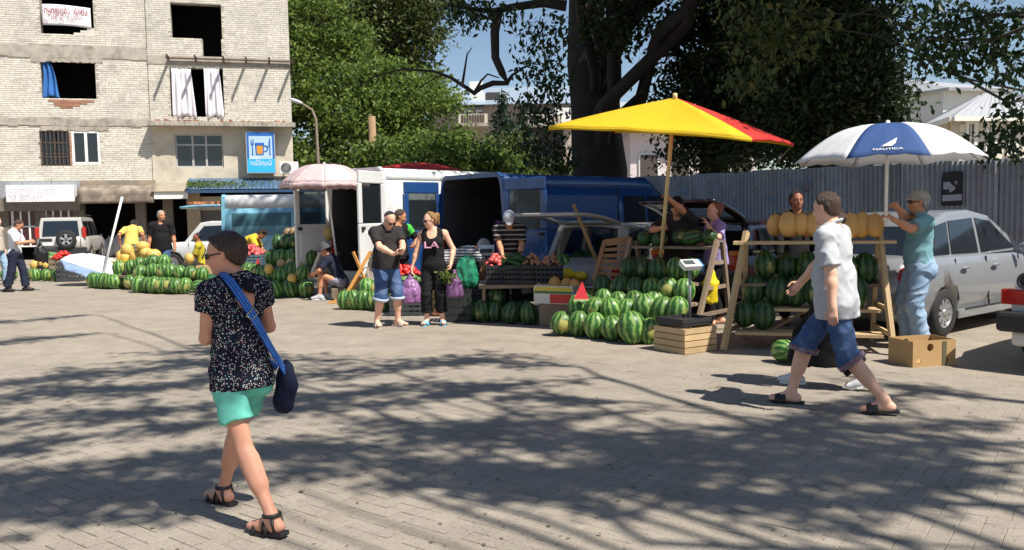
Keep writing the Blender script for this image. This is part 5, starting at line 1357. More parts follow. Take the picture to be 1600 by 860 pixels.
LS = [([(560, 562), (330, 566), (150, 585), (0, 600)], 7.2, .42, 9, .06), ([(900, 575), (760, 566), (560, 580), (300, 600), (0, 625)], 7.0, .40, 9, .07), ([(820, 600), (600, 612), (300, 640), (0, 660)], 6.8, .36, 8, .06),
      ([(700, 628), (480, 640), (250, 672), (0, 700)], 6.6, .28, 6, .04), ([(940, 590), (840, 598), (700, 620)], 7.0, .3, 5, .04), ([(560, 735), (400, 742), (180, 762), (0, 785)], 6.2, .2, 8, .06), ([(520, 700), (330, 715), (120, 742), (0, 750)], 6.3, .2, 7, .05),
      ([(330, 800), (180, 810), (0, 800)], 6.0, .14, 5, .04), ([(360, 768), (280, 772), (180, 765)], 6.4, .24, 13, .03), ([(330, 715), (250, 722)], 6.4, .2, 12, .03), ([(150, 492), (60, 500), (-40, 505)], 7.6, .3, 6, .05), ([(170, 520), (60, 530), (-40, 540)], 7.6, .28, 6, .04), ([(420, 560), (350, 548), (280, 552)], 7.4, .25, 5, .03)]
RS = [([(1600, 632), (1450, 612), (1380, 622), (1300, 645), (1150, 690), (1000, 725), (860, 750), (760, 745)], 7.0, .20, 8, .11), ([(1600, 660), (1450, 665), (1330, 672), (1220, 690)], 7.2, .22, 6, .04), ([(1600, 690), (1420, 700), (1250, 715), (1000, 705), (820, 690), (690, 680)], 6.8, .30, 10, .07),
      ([(1600, 722), (1400, 735), (1200, 735), (980, 742), (800, 735), (640, 728)], 6.5, .26, 11, .08), ([(1600, 792), (1400, 790), (1200, 788), (1050, 765), (900, 752)], 6.2, .12, 6, .10), ([(1000, 845), (950, 810), (900, 785), (800, 768), (640, 760)], 6.0, .10, 4, .08),
      ([(1440, 850), (1250, 815), (1150, 795), (1060, 775)], 6.0, .06, 3, .05), ([(1040, 640), (900, 655), (760, 668), (640, 660)], 7.1, .22, 7, .05), ([(1240, 670), (1100, 672), (960, 684)], 7.0, .18, 6, .04), ([(1600, 750), (1450, 762), (1320, 760)], 6.3, .2, 6, .04), ([(990, 628), (900, 632), (820, 620)], 7.0, .16, 5, .03), ([(720, 690), (560, 700), (430, 702)], 6.6, .22, 8, .04)]
shade_tree('tree behind the viewer whose shade falls on the left of the square', (10.0, -4.8, 0), LS, 71, 8.6)
shade_tree('tree behind the viewer whose shade falls on the right of the square', (14.2, -1.8, 0), RS, 72, 8.6)
# ------------------------------------------------------------------ vehicles (built in their own frame: nose towards +Y, z up)
TYRE = mat('tyre', (.018, .018, .018), .85, bump=.2, bscale=60); RIMM = mat('rim', (.50, .50, .51), .35, metal=.7); BLK = mat('black_plastic', (.02, .02, .021), .6, var=.2)
CHROME = mat('chrome', (.6, .6, .6), .2, metal=1); TAIL = mat('tail_red', (.42, .015, .012), .15, coat=.6); AMBER = mat('amber_lens', (.70, .22, .02), .15, coat=.6); CLEARL = mat('clear_lens', (.55, .56, .58), .12, coat=.6)
INT = mat('car_interior', (.03, .028, .028), .9); PANE = glass_mat('car_glass', alpha=.55); PANEC = glass_mat('clear_pane', alpha=.2)
def paint(name, c, rough=.28, dirt=(.2, .17, .14), damt=.25, metal=.0): return mat(name, c, rough, metal=metal, var=.05, scale=2, coat=.5, dirt=dirt, dscale=1.2, damt=damt)
def boolean_cut(o, cutters):
    for c in cutters:
        m = o.modifiers.new('cut', 'BOOLEAN'); m.operation = 'DIFFERENCE'; m.object = c; m.solver = 'EXACT'
    dg = bpy.context.evaluated_depsgraph_get(); me = bpy.data.meshes.new_from_object(o.evaluated_get(dg)); o.modifiers.clear(); o.data = me
    for c in cutters: bpy.data.objects.remove(c)
def wheel(parent, x, y, r, w=.2, spokes=9, rim=RIMM, cap=False):
    sx = 1 if x > 0 else -1; t = MB()
    t.lathe([(r * .62, -w / 2), (r * .9, -w / 2), (r * .985, -w * .36), (r, -w * .2), (r, w * .2), (r * .985, w * .36), (r * .9, w / 2), (r * .62, w / 2)], 32, (x, y, r), axis=(sx, 0, 0), caps=False)
    o = t.build('wheel', TYRE, parent); m = MB()
    m.lathe([(.0, w * .3), (r * .12, w * .3), (r * .15, w * .2), (r * .54, w * .1), (r * .56, w * .42), (r * .62, w * .47), (r * .63, w * .3)] if cap else [(r * .5, -w * .1), (r * .55, w * .42), (r * .62, w * .47), (r * .63, w * .3)], 32, (x, y, r), axis=(sx, 0, 0), caps=False)
    if not cap:
        for i in range(spokes):
            a = 2 * PI * i / spokes; d_ = Vector((0, math.cos(a), math.sin(a))); c = Vector((x + sx * w * .36, y, r)); m.bar(c + d_ * r * .05, c + d_ * r * .58, r * .15, w * .12, up=(1, 0, 0))
        m.lathe([(r * .16, w * .3), (r * .14, w * .46), (0, w * .46)], 16, (x, y, r), axis=(sx, 0, 0))
        MB().lathe([(r * .6, -w * .12), (r * .6, w * .02), (0, w * .02)], 20, (x, y, r), axis=(sx, 0, 0)).build('brake_disc', BLK, o)
    m.build('rim', rim, o)
def loft(stations, rows):
    """stations: list of (y, [(x,z),...]) half sections, bottom to top; mirrored into a shell"""
    mb = MB(); n = len(stations[0][1]); vs = []
    for y, sec in stations: vs += [(x, y, z) for x, z in sec] + [(-x, y, z) for x, z in reversed(sec)]
    m = 2 * n; fs = []
    for i in range(len(stations) - 1):
        for j in range(m): fs.append((i * m + j, (i + 1) * m + j, (i + 1) * m + (j + 1) % m, i * m + (j + 1) % m))
    fs += [tuple(range(m)), tuple(range((len(stations) - 1) * m, len(stations) * m))[::-1]]
    mb.add(vs, fs, True); return mb
def interp(tab, y):
    for (a, va), (b, vb) in zip(tab, tab[1:]):
        if a <= y <= b: t = (y - a) / (b - a); t = t * t * (3 - 2 * t) if False else t; return va + (vb - va) * t
    return tab[0][1] if y < tab[0][0] else tab[-1][1]
def car_shell(root, body_m, L, Wd, top, zb, gh, wheels, r, tumble=.13, wid=None, bulge=.03, name='body'):
    """lower body under the belt line. top: table y->belt/deck height; gh: greenhouse profile (y,z) list from rear base to front base; wheels: y positions"""
    ys = sorted({*[ -L / 2 + L * i / 44 for i in range(45)]}); st = []
    for y in ys:
        e = abs(y) / (L / 2); w = Wd / 2 * (1 - .16 * max(0, (e - .72) / .28) ** 2.2) * (interp(wid, y) if wid else 1); zt = interp(top, y); zbb = zb + .12 * max(0, (e - .86) / .14)
        zm = zbb + (zt - zbb) * .55
        st.append((y, [(0, zbb), (w * .86, zbb), (w * .965, zbb + .06), (w + bulge * .4, zbb + (zm - zbb) * .55), (w + bulge, zm), (w * .995, zt - (zt - zm) * .35), (w * .955, zt - .035), (w * .9, zt), (w * .5, zt + .012), (0, zt + .016)]))
    o = loft(st, 0).build(name, body_m, root)
    cut = []
    for y in wheels:
        for sx in (-1, 1): cut.append(MB().lathe([(r * 1.14, -.16), (r * 1.14, .2)], 28, (sx * Wd / 2 * .93, y, r), axis=(sx, 0, 0)).build('cut', None))
    if cut: boolean_cut(o, cut)
    for y in wheels:
        for sx in (-1, 1): MB().lathe([(r * 1.135, -.13), (r * 1.135, -.135), (0, -.135)], 24, (sx * Wd / 2 * .93, y, r), axis=(sx, 0, 0)).build('wheel_arch', BLK, root)
    return o
def gpoint(gh, Wd, tumble):
    """side glass plane: x at height z"""
    zb = min(z for y, z in gh); zt = max(z for y, z in gh)
    return lambda z, o=0.0: Wd / 2 * .9 - tumble * (z - zb) / (zt - zb) + o
def greenhouse(root, body_m, gh, Wd, tumble, windows, glass=GLASS, screens=True):
    X = gpoint(gh, Wd, tumble); n = len(gh); mb = MB()
    vs = [(X(z), y, z) for y, z in gh] + [(-X(z), y, z) for y, z in gh]; fs = [tuple(range(n))[::-1], tuple(range(n, 2 * n))] + [(i, (i + 1), (i + 1) + n, i + n) for i in range(n - 1)]
    mb.add(vs, fs, False); g = mb.build('roof', body_m, root, bevel=.035)
    for sx in (-1, 1):
        for poly in windows:
            MB().prism(poly, .012, lambda u, v, w: Vector((sx * (X(v) + .001 + w), u, v))).build('side_window', glass, root)
    if screens:
        for i0, i1, nm in ((0, 1, 'rear_window'), (n - 2, n - 1, 'windscreen')):
            (ya, za), (yb, zb_) = gh[i0], gh[i1]; d_ = Vector((0, yb - ya, zb_ - za)).normalized(); nr = Vector((0, -d_.z, d_.y)); 
            if nm == 'windscreen': pass
            p = lambda s_, t_: Vector((s_ * (X(za + (zb_ - za) * t_) - .1), ya + (yb - ya) * t_, za + (zb_ - za) * t_)) + nr * (.006 if nr.z > 0 else -.006)
            MB().add([p(-1, .1), p(1, .1), p(1, .9), p(-1, .9)], [(0, 1, 2, 3)]).build(nm, glass, root, solid=.01)
    return g, X
def place(root, px, py, az, ly, lx=0.0):
    """put the root so that its local point (lx, ly) stands at the ground point seen at the pixel; az = heading, degrees right of straight ahead"""
    g = gnd(px, py) if not isinstance(px, Vector) else px; rz = -R(az); m = Matrix.Rotation(rz, 3, 'Z'); root.location = g - m @ Vector((lx, ly, 0)); root.location.z = 0; root.rotation_euler = (0, 0, rz)

# --- silver sedan behind the right stall
car = thing('silver_sedan', 'silver grey sedan with dark windows parked behind the right melon rack', 'car'); L_, W_ = 4.45, 1.74
SIL = paint('silver_paint', (.30, .31, .325), .3, metal=.35, damt=.12)
gh = [(-1.72, .98), (-1.28, 1.44), (-.75, 1.575), (-.1, 1.60), (.45, 1.52), (1.35, 1.02)]
car_shell(car, SIL, L_, W_, [(-2.23, .82), (-2.1, .99), (-1.7, 1.03), (0, 1.0), (1.2, .98), (1.75, .86), (2.1, .74), (2.23, .6)], .22, gh, (-1.3, 1.32), .315, bulge=.035)
greenhouse(car, SIL, gh, W_, .17, [[(-1.42, 1.04), (-.98, 1.04), (-.86, 1.45), (-1.18, 1.40)], [(-.92, 1.04), (-.16, 1.03), (-.10, 1.49), (-.80, 1.46)], [(-.06, 1.03), (1.0, 1.06), (.42, 1.44), (.0, 1.49)]])
for sx in (-1, 1):
    for y in (-1.3, 1.32): wheel(car, sx * .79, y, .315, .2, 10)
    for y0, y1 in ((-.98, -.1), (-.08, .95)):
        # door: shut lines as thin dark grooves, a handle
        mb = MB(); x = sx * (W_ / 2 + .034); a = MB()
        d_ = thing
        for p, q in (((y1, .33), (y1, .98)), ((y0, .45 if y0 < -.5 else .33), (y0, .98)), ((y0 + (.2 if y0 < -.5 else 0), .33), (y1, .33))):
            mb.bar((sx * (W_ / 2 + .030), p[0], p[1]), (sx * (W_ / 2 * .972 if q[1] > .9 else W_ / 2 + .030), q[0], q[1]), .012, .012, up=(1, 0, 0))
        o = mb.build('door_gap', BLK, car); MB().ell((sx * (W_ / 2 + .042), y0 + .17, .86), (.022, .1, .024), 12, 6).build('door_handle', SIL, o)
    MB().ell((sx * .77, -2.08, .80), (.1, .15, .13), 14, 8).build('tail_light', TAIL, car); MB().ell((sx * .68, 2.08, .66), (.16, .16, .09), 14, 8).build('headlight', CLEARL, car)
    MB().box((sx * .87, 0, .27), (.05, 1.9, .12)).build('sill', SIL, car, bevel=.02); m_ = MB().ell((sx * .98, .85, 1.07), (.09, .06, .07), 12, 8); m_.build('mirror', SIL, car)
MB().box((0, -2.18, .48), (1.4, .14, .28)).build('bumper', SIL, car, bevel=.05); MB().box((0, -2.22, .75), (.52, .03, .11)).build('number_plate', WHT, car)
place(car, 1475, 528, 52, -1.3, .87)

# --- white sedan corner at the right edge
car = thing('white_sedan', 'white old sedan cut off by the right edge of the view', 'car'); W_ = 1.72; L_ = 4.5; PW = paint('white_paint_old', (.62, .61, .57), .35, damt=.2)
gh = [(-1.75, .92), (-1.2, 1.36), (-.2, 1.40), (.5, 1.34), (1.2, .92)]
car_shell(car, PW, L_, W_, [(-2.25, .86), (-2.1, .93), (-1.2, .95), (1.2, .93), (2.1, .82), (2.25, .72)], .3, gh, (-1.35, 1.4), .31, bulge=.02)
greenhouse(car, PW, gh, W_, .15, [[(-1.3, .99), (-.25, .98), (-.2, 1.28), (-1.0, 1.27)], [(-.15, .98), (.9, .98), (.4, 1.26), (-.1, 1.28)]])
for sx in (-1, 1):
    for y in (-1.35, 1.4): wheel(car, sx * .78, y, .31, .19, 8, cap=True)
    a = MB().box((sx * .66, -2.235, .74), (.36, .08, .15)).build('tail_light', TAIL, car, bevel=.015); MB().box((sx * .80, -2.2, .74), (.08, .13, .15)).build('indicator', AMBER, a)
    MB().lathe([(.085, 0), (.085, .03), (.06, .035), (.06, .01), (0, .01)], 20, (sx * .62, -2.235, .9), axis=(0, -1, .2)).build('round_trim', BLK, car)
MB().box((0, -2.27, .5), (1.72, .18, .2)).build('bumper', BLK, car, bevel=.04); MB().box((0, -2.2, .33), (1.5, .12, .16)).build('valance', PW, car, bevel=.04)
place(car, 1566, 580, 50, -2.3, -.80)

# --- dark hatchback with raised tailgate behind the main stall
def tailgate(root, y, z, w, ln, ang, paint_m, name='tailgate', glass=PANEC, thick=.05, lip=.12):
    """raised tailgate hinged at the roof's rear edge: a frame with a pane, tilted up by ang above level"""
    d_ = Vector((0, -math.cos(ang), math.sin(ang))); u = Vector((0, math.sin(ang), math.cos(ang))); o = Vector((0, y, z)); mb = MB()
    P_ = lambda s_, t_, h=0.0: o + Vector((s_ * w / 2 * (1 - .06 * t_), 0, 0)) + d_ * (ln * t_) + u * (h - .14 * ln * t_ * t_ )
    mb.grid(lambda a, b: P_(-1 + .22 * a, b), 3, 10); mb.grid(lambda a, b: P_(.78 + .22 * a, b), 3, 10); mb.grid(lambda a, b: P_(-.78 + 1.56 * a, b * .1), 8, 2); mb.grid(lambda a, b: P_(-.78 + 1.56 * a, .62 + .38 * b), 8, 5)
    t = mb.build(name, paint_m, root, solid=thick); g = MB(); g.grid(lambda a, b: P_(-.78 + 1.56 * a, .1 + .52 * b, -.02), 6, 6); g.build('rear_window', glass, t)
    return t
car = thing('dark_hatchback', 'dark red hatchback with raised tailgate behind the watermelon rack', 'car'); DR = paint('dark_red_paint', (.020, .006, .007), .3, damt=.1); W_ = 1.7; L_ = 4.1
gh = [(-1.85, .95), (-1.62, 1.38), (-1.2, 1.45), (-.1, 1.46), (.4, 1.38), (1.2, .95)]
car_shell(car, DR, L_, W_, [(-2.05, .88), (-1.9, .95), (1.2, .95), (1.8, .82), (2.05, .66)], .25, gh, (-1.25, 1.25), .3)
X = gpoint(gh, W_, .15); mb = MB()
for sx in (-1, 1):
    mb.grid(lambda a, b: Vector((sx * X(.95 + .5 * b), -1.85 + .25 * b + a * (2.9 - .25 * b - .75 * b), .95 + .5 * b)), 8, 4)
mb.grid(lambda a, b: Vector((-X(1.45) + 2 * X(1.45) * a, -1.6 + 1.9 * b, 1.45 + .03 * math.sin(PI * a))), 6, 6)
mb.build('roof', DR, car, solid=.04)
MB().box2((-.7, -1.95, .5), (.7, -.6, .56)).build('boot_floor', INT, car); MB().box2((-.72, -.62, .5), (.72, -.5, 1.3)).build('rear_seat', INT, car); MB().box2((-.68, -2.0, .58), (.68, -1.9, .97)).build('boot_opening', INT, car)
for sx in (-1, 1):
    for y in (-1.25, 1.25): wheel(car, sx * .78, y, .3, .19, 7)
    a = MB().box((sx * .70, -1.99, .84), (.24, .14, .24)).build('tail_light', TAIL, car, bevel=.02); MB().box((sx * .70, -2.0, .99), (.22, .12, .07)).build('indicator', AMBER, a)
    MB().prism([(-1.3, .99), (-.4, .99), (-.4, 1.36), (-1.2, 1.36)], .01, lambda u, v, w: Vector((sx * (X(v) + .03 + w), u, v))).build('side_window', GLASS, car)
MB().box((0, -2.05, .5), (1.6, .14, .24)).build('bumper', BLK, car, bevel=.04)
tailgate(car, -1.58, 1.46, 1.36, 1.12, R(24), DR)
p_ = at(1085, 480, 13.2); place(car, Vector((p_.x, 13.2, 0)), None, 40, -2.05)

# --- old white estate with raised tailgate
car = thing('white_estate_car', 'old pale estate car with tailgate propped open by a stick', 'car'); W_ = 1.6; L_ = 4.1; PE = paint('pale_paint', (.33, .32, .30), .35, damt=.3)
gh = [(-1.95, .90), (-1.75, 1.36), (-1.2, 1.43), (.1, 1.44), (.4, 1.38), (.95, .92)]
car_shell(car, PE, L_, W_, [(-2.05, .78), (-1.95, .80), (-1.9, .90), (1.0, .90), (1.9, .82), (2.05, .7)], .26, gh, (-1.25, 1.2), .29, bulge=.015)
X = gpoint(gh, W_, .12); mb = MB()
for sx in (-1, 1):
    for y0, y1 in ((-1.95, -1.72), (-1.05, -.95), (-.2, -.1), (.62, .95)):
        mb.add([(sx * X(z) + o * sx, y + (.2 * (z - .9) / .5 if y < -1.5 else -.5 * (z - .9) / .5 if y > .5 else 0), z) for o in (0, -.05) for y, z in ((y0, .9), (y1, .9), (y1, 1.42), (y0, 1.42))], [(0, 1, 2, 3), (7, 6, 5, 4), (0, 4, 5, 1), (1, 5, 6, 2), (2, 6, 7, 3), (3, 7, 4, 0)])
mb.grid(lambda a, b: Vector((-X(1.42) * 1.02 + 2.04 * X(1.42) * a, -1.76 + 2.2 * b, 1.42 + .05 * math.sin(PI * a))), 8, 6); mb.build('roof', PE, car, solid=.04)
for sx in (-1, 1):
    MB().prism([(-1.7, .95), (-1.05, .95), (-1.05, 1.36), (-1.6, 1.36)], .01, lambda u, v, w: Vector((sx * (X(v) - .02 + w), u, v))).build('side_window', PANE, car)
    MB().prism([(-.94, .95), (-.2, .95), (-.2, 1.36), (-.94, 1.36)], .01, lambda u, v, w: Vector((sx * (X(v) - .02 + w), u, v))).build('side_window', PANE, car)
    for y in (-1.25, 1.2): wheel(car, sx * .72, y, .29, .17, 6, cap=True)
    MB().box((sx * .72, -2.05, .66), (.14, .06, .2)).build('tail_light', TAIL, car, bevel=.01)
MB().box2((-.66, -2.03, .55), (.66, -.6, .60)).build('boot_floor', INT, car); MB().box2((-.7, -.62, .55), (.7, -.5, 1.2)).build('rear_seat', INT, car); MB().box((0, -2.1, .42), (1.56, .08, .14)).build('bumper', CHROME, car, bevel=.02)
tailgate(car, -1.8, 1.45, 1.3, 1.15, R(16), PE); st = MB()
st.bar((.52, -2.05, .56), (.42, -2.72, 1.78), .05, .03); o = st.build('prop_stick', mat('prop_wood', (.36, .22, .11), .8), car)
p_ = at(905, 455, 13.4); place(car, Vector((p_.x, 13.4, 0)), None, 42, -2.05)

# --- vans
def van(name, label, body_m, L, W, H, zb, doors, glassy, trim=None, roof_m=None, nose=1.3, wr=.33, pane=PANE, rs=.28):
    v = thing(name, label, 'van'); roof_m = roof_m or body_m; y0 = -L / 2; y1 = L / 2
    zbelt = zb + .75
    def sec(y):
        t = max(0, (y - (y1 - nose)) / nose)                    # 0..1 over the nose
        top = H - (H - 1.12) * (max(0, t - .0) ** 1.25 if t < .75 else .75 ** 1.25 + (t - .75) * .9) if t > 0 else H
        w = W / 2 * (1 - .06 * t * t); sh = min(.16, (H - zb) * .1)
        wt = w * (.90 if t == 0 else .90 - .05 * t)
        zz = [zb, zb + .05, zb + .5, zb + .95, zb + (top - zb) * .62, top - rs, top - .11, top - .03, top]
        xx = [w * .97, w, w * 1.0, w * .99, w * .965, w * .925, w * .88, w * .78, 0]
        zz = [min(z, top) for z in zz]
        return xx, zz
    st = [y0 + (L - nose) * i / 8 for i in range(9)] + [y1 - nose + nose * i / 10 for i in range(1, 11)]
    # each side and the roof separate shells with real thickness
    body = MB(); roof = MB(); secs = [(y, *sec(y)) for y in st]
    for sx in (-1, 1):
        body.grid(lambda a, b: (lambda q, j: Vector((sx * q[1][j], q[0], q[2][j])))(secs[round((a if sx > 0 else 1 - a) * (len(st) - 1))], round(b * 5)), len(st) - 1, 5)
    for sx in (-1, 1):
        roof.grid(lambda a, b: (lambda q, j: Vector((sx * q[1][j], q[0], q[2][j])))(secs[round((a if sx > 0 else 1 - a) * (len(st) - 1))], 5 + round(b * 3)), len(st) - 1, 3)
    body.add([(x * sx, y1, z) for sx in (1,) for x, z in zip(secs[-1][1], secs[-1][2])] + [(-x, y1, z) for x, z in zip(secs[-1][1], secs[-1][2])], [(i, i + 1, i + 10, i + 9) for i in range(8)])
    b = body.build('body', body_m, v, solid=.04, inner=INT); rf = roof.build('roof', roof_m, v, solid=.04, inner=INT)
    cut = [MB().lathe([(wr * 1.15, -.2), (wr * 1.15, .3)], 24, (sx * W / 2, y, wr), axis=(sx, 0, 0)).build('cut', None) for y in (y0 + L * .2, y1 - .95) for sx in (-1, 1)]
    boolean_cut(b, cut)
    MB().box2((-W / 2 * .95, y0 + .03, zb - .02), (W / 2 * .95, y1 - .2, zb + .04)).build('floor', INT, v); MB().box2((-W / 2 * .93, y1 - nose - .9, zb + .04), (W / 2 * .93, y1 - nose - .82, H * .52)).build('seat_row', INT, v)
    for sx in (-1, 1): MB().box2((sx * .2 if sx > 0 else -.75, y1 - nose - .95, H * .5), (.75 if sx > 0 else -.2, y1 - nose - .83, H * .5 + .42)).build('headrest', INT, v, bevel=.06)
    for sx in (-1, 1):
        for y in (y0 + L * .2, y1 - .95): wheel(v, sx * (W / 2 - .14), y, wr, .2, 6, cap=True)
        for (a, c, z0, z1) in glassy:
            MB().add([(sx * (W / 2 * (1.003 - .055 * ((z - zb) / (H - zb)) ** 2 * 1.3) + .012), y, z) for y, z in ((a, z0), (c, z0), (c - (.0 if c < y1 - nose else .35), z1), (a, z1))], [(0, 1, 2, 3)]).build('side_window', pane, v, solid=.012)
        MB().box((sx * (W / 2 + .1), y1 - nose + .1, zb + .95), (.12, .1, .28)).build('mirror', BLK, v, bevel=.03)
    # windscreen and rear frame
    sA, sB = sec(y1 - nose + .15), sec(y1 - nose * .45); za, zc = sA[1][8] - .06, sB[1][8] + .02
    MB().add([(-W * .4, y1 - nose + .12, za + .03), (W * .4, y1 - nose + .12, za + .03), (W * .42, y1 - nose * .42, zc + .03), (-W * .42, y1 - nose * .42, zc + .03)], [(0, 1, 2, 3)]).build('windscreen', GLASS, v, solid=.02)
    fr = MB(); q = sec(y0)
    for sx in (-1, 1):
        for j in range(7): fr.bar((sx * q[0][j], y0 + .02, q[1][j]), (sx * q[0][j + 1], y0 + .02, q[1][j + 1]), .07, .09, up=(0, 1, 0))
    fr.bar((-q[0][7], y0 + .02, H - .05), (q[0][7], y0 + .02, H - .05), .08, .1, up=(0, 1, 0)); fr.box((0, y0 - .02, zb - .02), (W * .98, .14, .16)); fr.build('rear_frame', body_m, v)
    for sx in (-1, 1): MB().box((sx * (W / 2 - .05), y0 - .01, zb + .55), (.1, .05, .42)).build('tail_light', TAIL, v, bevel=.01)
    for side, ang, hi_ in doors:
        dw = W / 2 * .93; dh = H - zb - .16; d_ = MB(); sx = side; r = Matrix.Rotation(sx * ang, 3, 'Z'); hg = Vector((sx * W / 2 * .97, y0 - .02, zb + .04))
        P_ = lambda u, z, o=0.0: hg + r @ Vector((-sx * u, o, z - .0)) 
        wz0, wz1 = dh * .5, dh * .88; m0, m1 = .12, dw - .12
        def bx(mb, u0, u1, z0, z1, o0=-.03, o1=.03): mb.add([P_(u, z, o) for o in (o0, o1) for u, z in ((u0, z0), (u1, z0), (u1, z1), (u0, z1))], [(0, 1, 2, 3), (7, 6, 5, 4), (0, 4, 5, 1), (1, 5, 6, 2), (2, 6, 7, 3), (3, 7, 4, 0)])
        bx(d_, 0, dw, 0, wz0); bx(d_, 0, m0, wz0, wz1); bx(d_, m1, dw, wz0, wz1); bx(d_, .05, dw - .02, wz1, dh); bx(d_, .1, dw - .1, dh * .08, dh * .42, -.045, .045)
        o = d_.build('rear_door', body_m, v, bevel=.02); g = MB(); bx(g, m0, m1, wz0, wz1, -.008, .008); g.build('pane', pane, o); h = MB(); bx(h, dw - .14, dw - .05, dh * .44, dh * .47, -.07, .07); h.build('door_handle', BLK, o)
    return v
BLUE = paint('van_blue', (.010, .055, .19), .4, dirt=(.02, .04, .08), damt=.5); WV = paint('van_white', (.66, .66, .65), .35, damt=.18)
v = van('blue_van', 'blue panel van with both rear doors swung open', BLUE, 5.6, 1.86, 2.42, .42, [(-1, R(93), 1), (1, R(198), 1)], [(.55, 1.25, 1.42, 2.0), (1.35, 2.3, 1.45, 2.0)])
mb = MB(); mb.box2((.935, -1.9, .6), (.95, .3, 2.0)); mb.build('sliding_door_panel', BLUE, v, bevel=.01); mb = MB()
for y in (-1.95, .36): mb.bar((.948, y, .5), (.9, y, 2.15), .02, .02, up=(1, 0, 0))
mb.bar((.955, -1.9, 1.35), (.955, .3, 1.35), .03, .02, up=(1, 0, 0)); mb.build('door_gap', BLK, v)
place(v, Vector((at(740, 470, 15.6).x, 15.6, 0)), None, 47, -2.8)
mb = MB(); mb.grid(lambda a, b: Vector((.25 * a + .03 * math.sin(9 * b), .05 * math.sin(12 * a), -.75 * b)), 8, 10); o = mb.build('hanging_cloth', mat('purple_cloth', (.14, .05, .16), .9, var=.4, scale=3), None, at(772, 345, 15.7), solid=.008); tag(o, 'striped purple cloth hanging inside the rear of the blue van', 'cloth')
v = van('white_van', 'white high roof van with rear doors open to a dark interior', WV, 5.4, 1.9, 2.68, .45, [(-1, R(92), 1), (1, R(106), 1)], [(-2.2, -1.2, 1.35, 2.0), (-1.0, .3, 1.35, 2.0), (.5, 1.4, 1.4, 2.0)])
place(v, Vector((at(562, 470, 17.6).x, 17.6, 0)), None, 42, -2.7)
# --- blue and white minibus seen from the side, its tailgate raised
LB = paint('minibus_blue', (.19, .42, .54), .35, damt=.15)
v = van('minibus', 'old light blue and white minibus standing sideways with tailgate raised', LB, 4.6, 1.8, 2.36, .42, [], [(-2.05, -.45, 1.2, 1.84), (-.3, .35, 1.2, 1.84), (.5, 1.7, 1.2, 1.8)], roof_m=WV, nose=1.0, pane=PANEC, rs=.40)
DB = paint('minibus_dark', (.02, .05, .085), .5)
mb = MB(); mb.grid(lambda a, b: Vector((-.8 + 1.6 * a, -2.3 - 1.15 * b, 2.02 + .06 * b - .1 * b * b)), 4, 6); mb.build('tailgate', LB, v, solid=.06); mb = MB()
for y0, y1, z0, z1 in ((-3.3, -3.2, .45, 2.0), (-3.2, -2.4, .45, 1.1), (-2.42, -2.32, .45, 2.0), (-3.2, -2.4, 1.93, 2.0)): mb.box2((-.9, y0, z0), (-.86, y1, z1))
mb = MB(); mb.box2((-.3, -2.0, .5), (.3, 1.2, 1.5)); mb.build('seat_row', INT, v, bevel=.05)
place(v, Vector((at(340, 430, 23.0).x + .3, 23.0, 0)), None, 84, -2.2, .9)
# clutter on the raised tailgate and roof
mb = MB()
for i in range(16): mb.box((rng.uniform(-.6, .6), -2.4 - rng.random() * .9, 2.14), (rng.uniform(.08, .3), rng.uniform(.05, .15), .07), rng.random() * 3)
mb.build('tailgate_clutter', mat('clutter', (.45, .16, .07), .8, var=.5, scale=9), v)
# --- white off-roader behind the black shirted man
nv = thing('white_offroader', 'white boxy three door off-roader behind the man in black', 'car'); NW = paint('niva_white', (.66, .66, .64), .35, damt=.15); W_ = 1.62; L_ = 3.7
gh = [(-1.75, .98), (-1.5, 1.6), (-.1, 1.63), (.25, 1.58), (.75, 1.0)]
car_shell(nv, NW, L_, W_, [(-1.85, .95), (-1.75, 1.0), (.7, 1.0), (1.75, .95), (1.85, .8)], .34, gh, (-1.15, 1.1), .34, bulge=.015)
greenhouse(nv, NW, gh, W_, .12, [[(-1.55, 1.04), (-.85, 1.04), (-.85, 1.5), (-1.4, 1.5)], [(-.75, 1.04), (.5, 1.04), (.1, 1.48), (-.75, 1.5)]])
for sx in (-1, 1):
    for y in (-1.15, 1.1): wheel(nv, sx * .72, y, .34, .2, 6, cap=True)
    mb = MB()
    for y in (-.8, .55): mb.bar((sx * .828, y, .45), (sx * .80, y, 1.0), .015, .012, up=(1, 0, 0))
    o = mb.build('door_gap', BLK, nv); MB().box((sx * .835, -.6, .88), (.03, .16, .035)).build('door_handle', BLK, o)
MB().box((0, 1.87, .5), (1.5, .1, .12)).build('bumper', BLK, nv)
place(nv, Vector((at(272, 420, 25.5).x, 25.5, 0)), None, -80, 1.1, -.75)
# --- silver off-roader seen from behind
sv = thing('silver_offroader', 'silver off-roader seen from behind with spare wheel on its tailgate', 'car'); SV = paint('champagne_paint', (.52, .50, .46), .35, metal=.2, damt=.15); W_ = 1.88; L_ = 4.7
gh = [(-2.3, 1.05), (-2.18, 1.86), (-.3, 1.90), (.6, 1.85), (1.1, 1.08)]
car_shell(sv, SV, L_, W_, [(-2.35, 1.1), (1.1, 1.1), (2.2, 1.02), (2.35, .9)], .45, gh, (-1.45, 1.3), .38, bulge=.015)
greenhouse(sv, SV, gh, W_, .14, [[(-2.0, 1.12), (-1.0, 1.12), (-1.0, 1.72), (-2.0, 1.72)], [(-.9, 1.12), (0, 1.12), (0, 1.72), (-.9, 1.72)], [(.1, 1.12), (.95, 1.12), (.5, 1.7), (.1, 1.72)]], screens=False)
MB().add([(-.66, -2.315, 1.14), (.66, -2.315, 1.14), (.60, -2.225, 1.74), (-.60, -2.225, 1.74)], [(0, 1, 2, 3)]).build('rear_window', GLASS, sv, solid=.012)
mb = MB()
